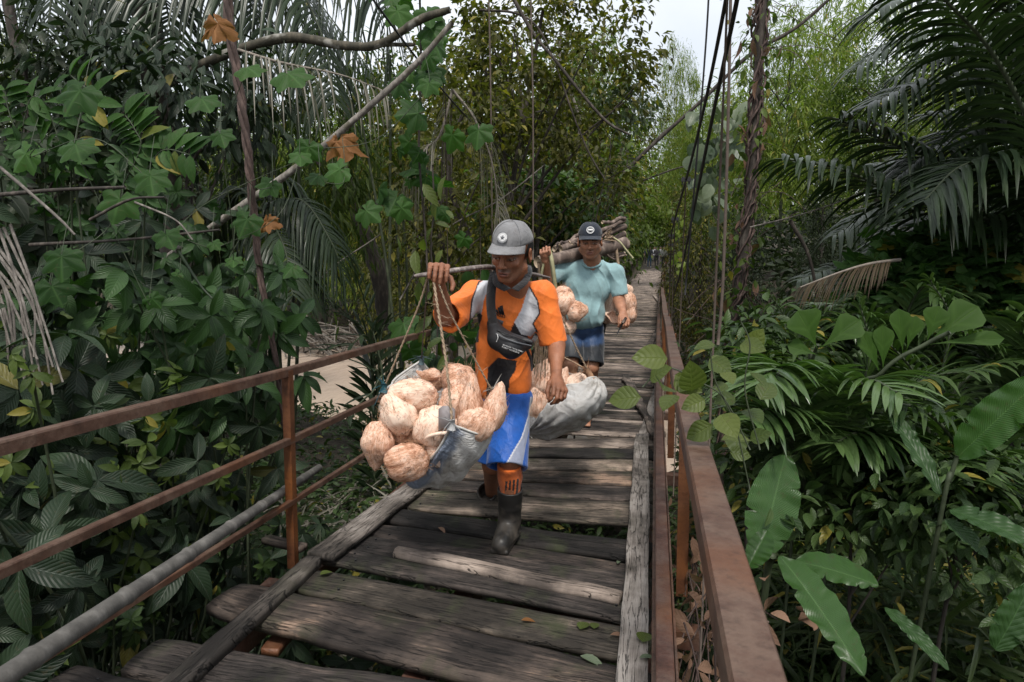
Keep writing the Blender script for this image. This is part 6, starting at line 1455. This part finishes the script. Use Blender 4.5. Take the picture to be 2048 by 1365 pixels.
for f in [[(1500, 900), (1450, 800), (1400, 765), (1330, 735), (1285, 775)], [(1500, 980), (1470, 850), (1430, 760), (1420, 700)], [(1520, 900), (1490, 780), (1500, 690), (1480, 640)]]: mb.tube(bez([W(a, b, 1.95) for a, b in f], 8), .0022, 5)
mb.build('vine_stem', M['stem'], vn)
# the vine-wrapped trunk, its creepers and a few hanging dead leaves
wt = thing('wrapped_trunk', tuple(map(float, at_ground(1462, 6.5))), 'thin dark trunk wrapped in dry vines right of the cables', 'tree')
tp = bez([at_ground(1455, 6.5) - [0, 0, .2], W(1462, 700, 6.5), W(1480, 560, 6.5), W(1500, 400, 6.5), W(1512, 200, 6.5), W(1524, 0, 6.5), W(1534, -160, 6.5)], 14)
MB().tube(tp, .040 + .010 * vnoise(tp, 3, 2), 12, jit=.08).build('trunk', M['bark'], wt); mb = MB(); t = np.linspace(0, 1, len(tp))
for k in range(9):
    a = t * rnd.uniform(14, 34) + k; r_ = .042 + .02 * rnd.random(); mb.tube(tp + np.c_[np.cos(a), np.sin(a), 0 * a] * r_ + .012 * rng.standard_normal(tp.shape), .007 + .005 * rnd.random(), 5)
for k in range(60):
    i = rnd.randrange(5, len(tp) - 5); d = rng.standard_normal(3) * [.28, .15, .25]; mb.tube(bez([tp[i], tp[i] + d * .6 + [0, 0, -.05], tp[i] + d - [0, 0, .25 * rnd.random()]], 4), .0035, 3)
mb.build('creeper', M['liana'], wt)
P_ = tp[rng.integers(4, len(tp) - 4, 46)] + rng.standard_normal((46, 3)) * .09; MB().inst(T_OVS, frames(P_, rng.standard_normal((46, 3)) * .4 - [0, 0, 1], .16 * rng.uniform(.5, 1.2, 46))).build('dead_leaves', LM['deadleaf2'], wt)
mb = MB().inst(T_SM, frames(*(lambda q: (q, rng.standard_normal(q.shape) * .6 - [0, 0, .6]))(tp[rng.integers(0, len(tp), 500)] + rng.standard_normal((500, 3)) * [.12, .12, .2]), .09 * rng.uniform(.5, 1.3, 500))); mb.build('foliage', LM['mid'], wt)
# heart-leaved creeper column and other hanging vines
def hang(pts, n, T, size, mat, label, name='hanging_vine', spread=.08, r=.006, smat='stem', grp=None, drp=.9):
    P = bez(pts, 10); o = thing(name, tuple(map(float, P[0])), label, 'vine', grp); MB().tube(P, r, 6).build('vine_stem', M[smat], o)
    if n:
        i = rng.integers(0, len(P), n); Q_ = P[i] + rng.standard_normal((n, 3)) * spread; D = rng.standard_normal((n, 3)) * .5 + [0, -.2, -drp]; MB().inst(T, frames(Q_, D, size * rng.uniform(.5, 1.3, n), up=(0, -.8, .5))).build('leaves', LM[mat], o)
    return o
hang([W(1440, 240, 12), W(1425, 330, 12), W(1428, 420, 12)], 110, T_ROUND, .26, 'silver', 'column of pale round-leaved creeper behind the suspender rods', spread=.22)
hang([W(1360, 420, 10), W(1357, 470, 10), W(1362, 540, 10)], 40, T_ROUND, .085, 'bamboo', 'string of small round leaves right of the far walkway', spread=.05)
hang([W(865, 330, 4.6), W(868, 420, 4.6), W(862, 500, 4.6), W(875, 640, 4.7), W(870, 760, 4.7)], 26, T_OVS, .17, 'round', 'vine with ragged yellow-green leaves above the gripping hand', spread=.07, smat='bark')
hang([W(838, -60, 5.5), W(842, 120, 5.5), W(838, 300, 5.5), W(850, 460, 5.6), W(858, 600, 5.6)], 40, T_LOB, .22, 'lobed', 'thin dark liana with lobed leaves left of the grey cap', spread=.22, r=.009, smat='bark')
hang([W(900, 640, 4.9), W(930, 720, 4.9), W(880, 800, 4.9)], 60, T_ROUND, .15, 'shrub2', 'green round-leaved plant behind the left rail between sack and jersey', spread=.22)
for k, (a, b_) in enumerate([(985, 640), (1128, 470), (1170, 440), (1215, 480), (1250, 430)]):
    hang([W(a, 150 + 40 * k, 13), W(a + 6, 300, 13), W(a - 4, b_, 13)], 12, T_SM, .16, 'mid', 'thin hanging liana behind the two men, number %s from the left' % ['one', 'two', 'three', 'four', 'five'][k], r=.012, smat='bark', grp='thin hanging lianas')
# dry vine and leaf litter tangled under the right handrail
mb = MB(); P_ = []
for k in range(90):
    y0 = rnd.uniform(1.4, 3.8); p = np.array([XR + .06 + rnd.uniform(0, .12), y0, deck(y0) + rnd.uniform(-.55, .25)]); d = rng.standard_normal(3) * [.05, .12, .12]; mb.tube(bez([p, p + d, p + d * 1.6 - [0, 0, .1 * rnd.random()]], 4), .003, 4); P_.append(p + d)
dv = thing('dry_vine', (XR + .1, 2.4, 0.), 'dry brown creeper with crumpled leaves behind the right angle iron', 'vine'); mb.build('vine_stem', M['liana'], dv)
P_ = np.array(P_ * 3) + rng.standard_normal((270, 3)) * [.04, .1, .1]; MB().inst(T_OVS, frames(P_, rng.standard_normal((270, 3)) - [0, 0, .6], .075 * rng.uniform(.5, 1.4, 270), roll=1)).build('dead_leaves', LM['deadleaf2'], dv)

# ------------------------------------------------------------ left foreground shrubs: whorls of long ribbed leaves
def whorl(P, axis, nl, L, droop):
    Pn, Dn, Sn, Un = [], [], [], []
    for c, ax_, n_, l_ in zip(P, axis, nl, L):
        ax_ = ax_ / np.linalg.norm(ax_); u = np.cross(ax_, [.3, .9, .1]); u /= np.linalg.norm(u); v_ = np.cross(ax_, u); a0 = rng.uniform(0, 6.28)
        for k in range(n_):
            a = a0 + math.tau * k / n_ + rng.uniform(-.25, .25); d = (u * math.cos(a) + v_ * math.sin(a)) * .9 + ax_ * rng.uniform(-.1, .45) + [0, 0, -droop * rng.uniform(.3, 1.2)]
            Pn.append(c + ax_ * rng.uniform(-.02, .02)); Dn.append(d); Sn.append(l_ * rng.uniform(.75, 1.2)); Un.append(ax_)
    return np.array(Pn), np.array(Dn), np.array(Sn), np.array(Un)
def shrub(name, box, n, L, mat, label, T=T_OV, droop=.55, nl=(5, 8), face=(.75, -.6, .45), stems=8, grp='dark shrubs outside the left railing', smat='stem'):
    lo, hi = np.array(box[0], float), np.array(box[1], float); P = lo + rng.random((n, 3)) * (hi - lo); base = np.array([(lo[0] + hi[0]) / 2, (lo[1] + hi[1]) / 2, float(terr((lo[0] + hi[0]) / 2, (lo[1] + hi[1]) / 2))])
    o = thing(name, tuple(map(float, base)), label, 'shrub', grp); ax_ = rng.standard_normal((n, 3)) * .45 + face; Pn, Dn, Sn, Un = whorl(P, ax_, rng.integers(nl[0], nl[1] + 1, n), rng.uniform(.75, 1.25, n) * L, droop)
    MB().inst(T, frames(Pn, Dn, Sn, up=Un, roll=.18)).build('foliage', LM[mat], o); mb = MB()
    for k in rng.integers(0, n, stems * 3): mb.tube(bez([base + rng.standard_normal(3) * [.25, .25, .0], (base + P[k]) / 2 + rng.standard_normal(3) * .12, P[k]], 6), np.linspace(.011, .004, 12 + 1)[:len(bez([base, base + 1, P[k]], 6))], 6)
    mb.build('stems', M[smat], o); return o
shrub('broadleaf_shrub', ((-3.3, 2.2, -.9), (-2.0, 3.6, .75)), 120, .19, 'shrub', 'dark shrub with ribbed drooping leaves left of the orange-rusted post')
shrub('broadleaf_shrub', ((-2.7, .9, -1.1), (-1.95, 2.3, .45)), 120, .17, 'shrub', 'darkest ribbed-leaf shrub low in the bottom left corner')
shrub('broadleaf_shrub', ((-3.6, 1.3, .0), (-2.3, 2.8, 1.15)), 110, .20, 'shrub', 'grey-green shrub of long leaves reaching above the left handrail')
shrub('broadleaf_shrub', ((-3.0, 2.8, .35), (-2.15, 4.0, 1.25)), 75, .17, 'shrub2', 'greener leafy shrub rising above the rail left of the river')
shrub('broadleaf_shrub', ((-4.6, 2.6, .9), (-2.9, 4.4, 1.7)), 55, .21, 'shrub', 'pale-backed leaf sprays at middle left below the mossy branch')
shrub('broadleaf_shrub', ((-2.6, 1.8, -1.5), (-1.5, 4.2, -.5)), 90, .16, 'shrub', 'shadowed leaves under the left edge of the deck')
shrub('broadleaf_shrub', ((-6.0, 3.2, 1.2), (-3.9, 5.4, 2.2)), 60, .22, 'dark', 'dark leafy shrub high at the left edge', T=T_OVS)
shrub('broadleaf_shrub', ((-5.6, 4.2, -.6), (-3.9, 5.6, .7)), 60, .17, 'shrub2', 'bush in the shade between the liana and the river', T=T_OVS)
shrub('small_leaved_shrub', ((-3.3, 1.5, -.2), (-2.05, 3.4, 1.0)), 110, .085, 'mid', 'fine-leaved lighter shrub threaded through the dark ribbed leaves', T=T_OVS, nl=(6, 10))
shrub('small_leaved_shrub', ((-4.6, 2.8, .6), (-2.6, 4.6, 1.9)), 120, .10, 'shrub2', 'fine-leaved shrub behind the lobed leaves at middle left', T=T_OVS, nl=(6, 10))
shrub('small_leaved_shrub', ((-2.4, 1.0, -1.2), (-1.9, 3.0, .1)), 80, .075, 'under', 'small-leaved growth between bamboo pole and dark shrub', T=T_OVS, nl=(6, 10))
# pinnate green sprays and lobed vine leaves
pv = thing('lobed_vine', tuple(map(float, W(200, 600, 2.6))), 'climbing vine with large lobed leaves spread over the left shrubs', 'vine')
LB = [(245, 405, .15), (125, 520, .16), (100, 580, .12), (30, 770, .17), (500, 445, .15), (467, 530, .10), (440, 280, .13), (545, 375, .12), (570, 160, .17), (330, 480, .12), (600, 320, .11), (425, 500, .09), (300, 360, .13), (60, 315, .16), (170, 190, .15), (620, 300, .12), (860, 175, .13), (400, 208, .15), (490, 150, .14), (590, 545, .10), (150, 300, .14), (300, 610, .11), (640, 365, .10), (690, 350, .12), (360, 560, .08)]
P_ = np.array([W(a, b, 2.35 + .5 * rnd.random() + a * .0012) for a, b, _ in LB]); S_ = np.array([s * rnd.uniform(.8, 1.35) for *_, s in LB]); D_ = rng.standard_normal((len(LB), 3)) * [.5, .25, .3] + [.05, -.35, -.75]
MB().inst(T_LOB, frames(P_ + [0, 0, .04], D_, S_, up=(.25, -.75, .6), roll=.12)).build('leaves', LM['lobed'], pv); mb = MB()
for a, b in zip(P_[:-1], P_[1:]): mb.tube(bez([a, (a + b) / 2 + rng.standard_normal(3) * .08 - [0, 0, .06], b], 6), .0022, 4) if np.linalg.norm(a - b) < .9 else None
for p in P_: mb.tube(bez([p + [0, 0, .03], p + [-.03, .06, .12], p + [-.08, .15, .22]], 5), .0016, 4)
mb.build('vine_stem', M['stem'], pv)
for (a, b, Y, s, sh, lab) in [(432, 62, 3.1, .17, 'deadleaf', 'dead orange leaf hanging from the twisted liana at the top left'), (680, 305, 3.9, .22, 'deadleaf', 'large dry orange leaf hanging below the diagonal trunk'), (534, 452, 3.4, .12, 'deadleaf', 'small rust-orange curled leaf caught on the twisted liana'), (1625, 1230, 2.5, .10, 'deadleaf2', 'brown curled leaf hanging beside the longest banana leaf')]:
    V, Fq, U = T_LOB; V = V.copy(); V = V + .16 * np.stack([vnoise(V, 3.5, int(a) + k_, 3) for k_ in (1, 2, 3)], -1); V[:, 2] -= .6 * V[:, 0] ** 2; o = MB().inst((V, Fq, U), frames([W(a, b - s * 150, Y)], [(.15, -.25, -1)], s * .9, up=(.1, -1, .2), roll=.1)).build('dead_leaf', LM[sh], loc=W(a, b, Y)); tag(o, lab, 'dead leaf')
# pinnate sprays in the mid-left
o = thing('leafy_sapling', tuple(map(float, at_ground(150, 3.8))), 'sapling with bright oblong paired leaflets at middle left', 'sapling'); mb = MB(); ms = MB()
for pts in [[(30, 350), (60, 200), (100, 230), (130, 330)], [(140, 380), (160, 240), (190, 200), (140, 150)], [(250, 420), (300, 330), (330, 300), (380, 310)], [(60, 330), (20, 230), (10, 180)], [(230, 400), (280, 300), (270, 260), (250, 230)]]:
    P = bez([W(a, b, 3.6) for a, b in pts], 8); ms.tube(P, .004, 5); k = len(P); i = np.repeat(np.arange(3, k, 2), 2); sg = np.tile([-1, 1], len(i) // 2); tdir = nrm(np.gradient(P, axis=0))[i]; sd_ = nrm(np.cross(tdir, [0, -1, .3])) * sg[:, None]
    mb.inst(T_OVS, frames(P[i], sd_ * .9 + tdir * .4 - [0, .1, .1], .17 * rng.uniform(.8, 1.2, len(i)), up=(0, -.8, .6), roll=.15))
mb.build('leaflets', LM['lobed'], o); ms.build('stems', M['stem'], o)
# dry stalks leaning at the left edge
o = thing('dry_stalks', tuple(map(float, at_ground(60, 2.6))), 'bundle of grey dry stalks leaning at the left edge', 'dry stalks'); 
for k in range(13):
    x = -40 + k * 7; P = bez([W(x - 30 + rnd.uniform(-20, 20), 470 + rnd.uniform(-20, 60), 2.35), W(x + 30 + rnd.uniform(-8, 8), 600, 2.3), W(x + 55 + rnd.uniform(-20, 30), 760 + rnd.uniform(-60, 60), 2.25)], 6)
    MB().tube(P, np.linspace(.007, .004, len(P)), 6).build('stalk', M['twig'], o)
for pts, r, mt, lab, nm, Y in [
    ([(330, 520), (480, 415), (600, 330), (720, 230), (830, 130), (905, 45)], .030, 'bark_pale', 'pale diagonal trunk leaning across the upper left', 'leaning_trunk', 4.6),
    ([(60, 330), (240, 240), (340, 165), (450, 110), (575, 76), (690, 92), (760, 88), (840, 40), (900, 20)], .045, 'bark_moss', 'mottled mossy branch curving across the upper left', 'branch', 5.2),
    ([(700, 95), (760, 90), (830, 90)], .022, 'bark_moss', 'short fork of the mossy branch pointing right', 'branch', 5.25),
    ([(0, -100), (25, 60), (50, 190), (62, 400), (60, 700)], .055, 'bark', 'dark upright trunk near the left edge', 'trunk', 5.5),
    ([(985, -80), (1062, 60), (1110, 120), (1165, 190), (1215, 245), (1260, 270)], .022, 'bark', 'dark branch slanting down above the grey cap to the silver leaves', 'branch', 8.0),
    ([(960, 20), (1040, 30), (1090, 80), (1150, 240), (1180, 310), (1210, 360)], .014, 'bark', 'thin forked branch hanging above the dark cap', 'branch', 8.2),
    ([(1245, 350), (1310, 285), (1400, 205), (1500, 110), (1600, 50), (1720, -60)], .045, 'bark', 'grey leaning limb crossing behind the cables', 'branch', 14),
    ([(0, 390), (120, 380), (250, 375)], .010, 'bark', 'upper dark twig reaching in from the left edge', 'twig', 2.6), ([(180, 440), (260, 400), (330, 395)], .007, 'bark', 'thin twig between the lobed leaves at the left', 'twig', 2.6), ([(60, 490), (250, 480), (440, 460)], .009, 'bark', 'long level twig ending at the diagonal trunk', 'twig', 2.9),
    ([(0, 335), (110, 430), (150, 470)], .007, 'twig', 'pale straight stick slanting at the left edge', 'stick', 2.4), ([(270, 405), (350, 440), (385, 480)], .005, 'twig', 'pale bent stick beside the lobed leaves', 'stick', 2.7), ([(355, 500), (400, 570), (425, 598)], .008, 'palm', 'whitish curled leaf blade hanging below the diagonal trunk', 'leaf_blade', 2.9),
    ([(775, 660), (755, 540), (715, 430), (690, 330), (700, 200)], .13, 'bark', 'thick dark leaning trunk beyond the dwarf palm', 'trunk', 9.5), ([(690, 420), (640, 330), (600, 200), (590, 60)], .05, 'bark', 'dark upright trunk between the lianas', 'trunk', 9.5), ([(940, 480), (900, 360), (930, 220), (1010, 100)], .045, 'bark', 'curved dark trunk behind the withered frond', 'trunk', 9.8),
    ([(1130, 380), (1160, 250), (1120, 120), (1135, -20)], .03, 'twig', 'pale thin trunk above the dark cap', 'trunk', 12), ([(560, 700), (640, 560), (760, 470)], .012, 'twig', 'pale dead stem slanting over the river bank', 'stem', 6.8), ([(800, 600), (880, 470), (1000, 400), (1090, 330)], .01, 'twig', 'pale thin liana slanting behind the gripping hand', 'liana', 7.5), ([(1580, 440), (1620, 520), (1640, 640)], .02, 'bark', 'dark stem right of the wrapped trunk', 'stem', 7.5), ([(1500, 455), (1600, 430), (1700, 395), (1760, 355)], .006, 'twig', 'thin pale vine arching from the wrapped trunk to the right', 'vine', 6.2),
    ([(1240, 380), (1330, 345), (1380, 330)], .03, 'bark', 'dark tangled limb left of the far cables', 'branch', 20),
    ([(1490, 300), (1640, 270), (1800, 375), (1510, 470)], .0001, 'bark', '', '', 5)]:
    if not lab: continue
    P = bez([W(a, b, Y) for a, b in pts], 10); mb = MB().tube(P, np.linspace(r, r * .6, len(P)) * (1 + .10 * vnoise(P, 4, 3)), 10, jit=.05); o = mb.build(nm, M.get(mt) or LM[mt], loc=P[0]); tag(o, lab, nm.replace('_', ' '))
# twisted liana
o = thing('twisted_liana', tuple(map(float, W(548, 800, 3.7))), 'twisted brown liana hanging down past the left railing', 'liana')
P = bez([W(452, -60, 3.6), W(460, 60, 3.6), W(482, 200, 3.6), W(497, 320, 3.6), W(508, 440, 3.65), W(522, 560, 3.7), W(546, 690, 3.7), W(562, 800, 3.75), W(575, 900, 3.8)], 14); t = np.arange(len(P))
for k in range(3): MB().tube(P + np.c_[np.cos(t * .32 + k * 2.1), np.sin(t * .32 + k * 2.1), 0 * t] * .011 * np.linspace(1.5, .6, len(P))[:, None], np.linspace(.016, .009, len(P)), 7, jit=.08).build('strand', M['liana'], o)
# thin culms of the near bamboo by the river
bc = thing('bamboo', tuple(map(float, at_ground(600, 8))), 'dark bamboo stand with many thin upright culms beside the river', 'bamboo')
for k in range(26):
    px = rnd.uniform(470, 560) if k < 22 else rnd.uniform(740, 800); Y = rnd.uniform(6.5, 9.5); b = at_ground(px, Y); t_ = W(px + rnd.uniform(-60, 50), rnd.uniform(-50, 200), Y); MB().tube(bez([b, (b + t_) / 2 + rng.standard_normal(3) * .12, t_], 8), np.linspace(.024, .012, 17), 7).build('culm', M['culm'], bc)
c = W(640, 330, 8); P_, off, _ = clumps(c, (1.3, 1.2, 1.7), 170, 26, .16, .1, 1.2); MB().inst(T_BAM, frames(P_, leaf_dirs(off, 1.0, .5), .20 * rng.uniform(.6, 1.3, len(P_)))).build('foliage', LM['mid'], bc)
# near small-leaved tree over the walkway, upper centre
tree(at_ground(870, 9.0), W(1085, 130, 9.0), (1.45, .9, 1.3), 170, 30, .12, T_SM, .10, 'brownish', 'bark', 'olive small-leaved tree overhanging the walkway above the grey cap', None, 'small_leaved_tree', .5, 10, .07)
tree(at_ground(1010, 10.0), W(1090, 360, 10.5), (1.5, .9, 1.0), 100, 24, .14, T_SM, .11, 'brownish', 'bark', 'shadowy olive tree right above and behind the grey cap', None, 'small_leaved_tree', .5, 8, .06)
tree(at_ground(1075, 11.5), W(1080, 425, 11.5), (1.2, .8, .75), 150, 22, .14, T_SM, .16, 'bushy', 'bark', 'leafy green bush between the grey and the dark cap', None, 'bush', .4, 6, .04, 'bush')
sv = tree(at_ground(1150, 9.6), W(1248, 205, 9.6), (.42, .35, .38), 40, 7, .09, T_SM, .10, 'silver', 'bark', 'branch with silvery shining leaves at the upper centre', None, 'silver_leaved_branch', .7, 5, .015, 'branch')
tree(at_ground(870, 7.4), W(905, 330, 7.6), (.8, .8, 1.3), 70, 24, .14, T_SM, .10, 'brownish', 'bark', 'reddish-olive thicket behind the diagonal trunk', None, 'small_leaved_tree', .5, 8, .04)
tree(at_ground(1400, 19), W(1412, 470, 19), (.9, 1.2, .9), 70, 22, .2, T_SM, .14, 'mid', 'bark', 'green bush beside the right rail where the walkway narrows', None, 'bush', .4, 5, .03, 'bush')
tree(at_ground(1235, 15), W(1165, 430, 15), (.8, .9, 1.0), 100, 22, .2, T_SM, .13, 'dark', 'bark', 'dark bush behind the firewood bundle', None, 'bush', .4, 5, .03, 'bush')
tree(at_ground(430, 5.2), W(330, 200, 5.2), (1.1, .7, .55), 80, 14, .14, T_OVS, .14, 'shrub', 'bark', 'tree with drooping grey-green leaves around the mossy branch', None, 'dark_tree', .8, 8, .04)
tree(at_ground(40, 5.0), W(60, 220, 5.0), (.9, .7, .7), 80, 14, .15, T_OVS, .11, 'dark', 'bark', 'very dark drooping-leaved tree in the top left corner', None, 'dark_tree', .8, 8, .04)

# ------------------------------------------------------------ undergrowth (nobody could count it)
def scatter(n, xr, yr, zoff, T, size, mat, name, label, droop=.3, upb=.6, fn=None, keep=None):
    x = rng.uniform(*xr, n); y = rng.uniform(*yr, n)
    if keep is not None: m_ = keep(x, y); x, y = x[m_], y[m_]
    P = np.c_[x, y, terr(x, y) + rng.uniform(*zoff, len(x)) * (.4 + .6 * np.clip(vnoise(np.c_[x, y, 0 * x], .8, 77) * .7 + .6, 0, 1.5))]
    D = rng.standard_normal((len(x), 3)) * [1, 1, .35] + [0, -.25, upb - droop]
    return stuff(name, MB().inst(T, frames(P, D, size * rng.uniform(.5, 1.4, len(x)), roll=.5)), mat, label)
bk = lambda x, y: ((x > .32) | (x < -1.95)) 
wedge = lambda x, y: (x / y > -.60) & (x / y < -.36) & (y > 5) & (y < 17)
dry = lambda x, y: (river_d(x, y) > 5.6) & bk(x, y) & ~wedge(x, y)
scatter(34000, (.3, 4.5), (1.2, 6.0), (0, .75), T_OVS, .085, 'under', 'ground_cover', 'tangle of small dark leaves covering the slope right of the bridge')
scatter(9000, (.3, 5.5), (1.2, 7.0), (0, .8), T_GRASS, .42, 'grassy', 'long_grass', 'long thin grass blades among the leaves on the right', upb=1.1)
scatter(26000, (.4, 11), (5.5, 15), (0, 1.5), T_SM, .15, 'under', 'undergrowth', 'dense leafy undergrowth further back on the right')
scatter(15000, (.5, 16), (14, 34), (0, 2.4), T_SM, .26, 'dark', 'undergrowth', 'dark undergrowth far back right of the walkway')
scatter(26000, (-7, -1.9), (.4, 11.5), (0, .9), T_OVS, .10, 'under', 'ground_cover', 'leafy ground cover on the left bank below the railing', keep=dry)
scatter(24000, (-26, -1.9), (9, 36), (0, .9), T_SM, .17, 'mid', 'undergrowth', 'green undergrowth along the river banks', keep=dry)
scatter(16000, (-40, -2), (28, 60), (0, 2.6), T_SM, .32, 'dark', 'undergrowth', 'dark undergrowth beyond the river', keep=dry)
scatter(9000, (-1.8, .3), (.3, 9), (0, .5), T_OVS, .09, 'under', 'ground_cover', 'leaves on the ground under the deck seen through the gaps', keep=lambda x, y: x > -9)
scatter(9000, (-9, -2), (4.2, 14), (0, .35), T_OVS, .10, 'under', 'ground_cover', 'low leaves on the near river bank', keep=lambda x, y: wedge(x, y) & (river_d(x, y) > 5.4))
# pale roots and driftwood on the far bank, dry straw below the rail
mb = MB()
for k in range(90):
    c = W(rnd.uniform(575, 745), rnd.uniform(662, 712), 26 + rnd.uniform(-3, 3)); c[2] = max(c[2], -2.9); d = rng.standard_normal(3) * [1.2, .6, .35]; mb.tube(bez([c - d, c + rng.standard_normal(3) * .25 + [0, 0, .2], c + d], 5), .035, 5)
tag(mb.build('driftwood', M['twig'], loc=W(660, 690, 26)), 'tangle of pale roots and driftwood on the far river bank', 'driftwood')
scatter(1500, (-3.6, -1.9), (3.0, 6.5), (0, .35), T_GRASS, .45, 'palmdry', 'dry_grass', 'dry grass and straw lying below the left railing', upb=.4)
scatter(5000, (-4.5, -1.9), (2.6, 7.5), (0, .5), T_OVS, .10, 'under', 'ground_cover', 'green leaves low behind the left post')
# fallen leaves and chips on the deck
for (a, b, s, rot, sh, lab) in [(1160, 1259, .034, 20, 'round', 'larger round pale leaf lying on the mossy plank at lower right'), (1188, 1258, .026, 0, 'round', 'smaller pointed pale leaf beside the larger round one'), (1220, 1270, .036, 80, 'deadleaf2', 'brown leaf half under the long right board'), (1285, 1285, .04, 10, 'round', 'yellowish leaf curled on the lower end of the right board'), (1278, 1316, .035, 70, 'silver', 'pale narrow leaf near the bottom of the right board'), (640, 1150, .03, 40, 'round', 'pale leaf on the green mossy plank end at left'), (1160, 1312, .05, 110, 'silver', 'dry pale leaf caught in the gap at the bottom right'), (877, 1055, .035, 130, 'deadleaf2', 'dry leaf on the planks left of the boot'), (836, 980, .015, 60, 'silver', 'tiny white leaf under the front sack'), (1235, 1128, .025, 10, 'silver', 'whitish chip beside the right board'), (1300, 940, .06, 95, 'lobed', 'narrow green leaf lying over the right board edge'), (1042, 1241, .03, 75, 'deadleaf', 'small reddish leaf on the tan part of the mossy plank')]:
    p = DK(a, b, .012 if a < 1255 else .045); th_ = R(rot); o = MB().inst(T_ROUND if sh == 'round' else T_OVS, frames([p], [(math.sin(th_), math.cos(th_), .1)], s * 2.0, roll=.05)).build('fallen_leaf', LM[sh], loc=p); tag(o, lab, 'leaf')
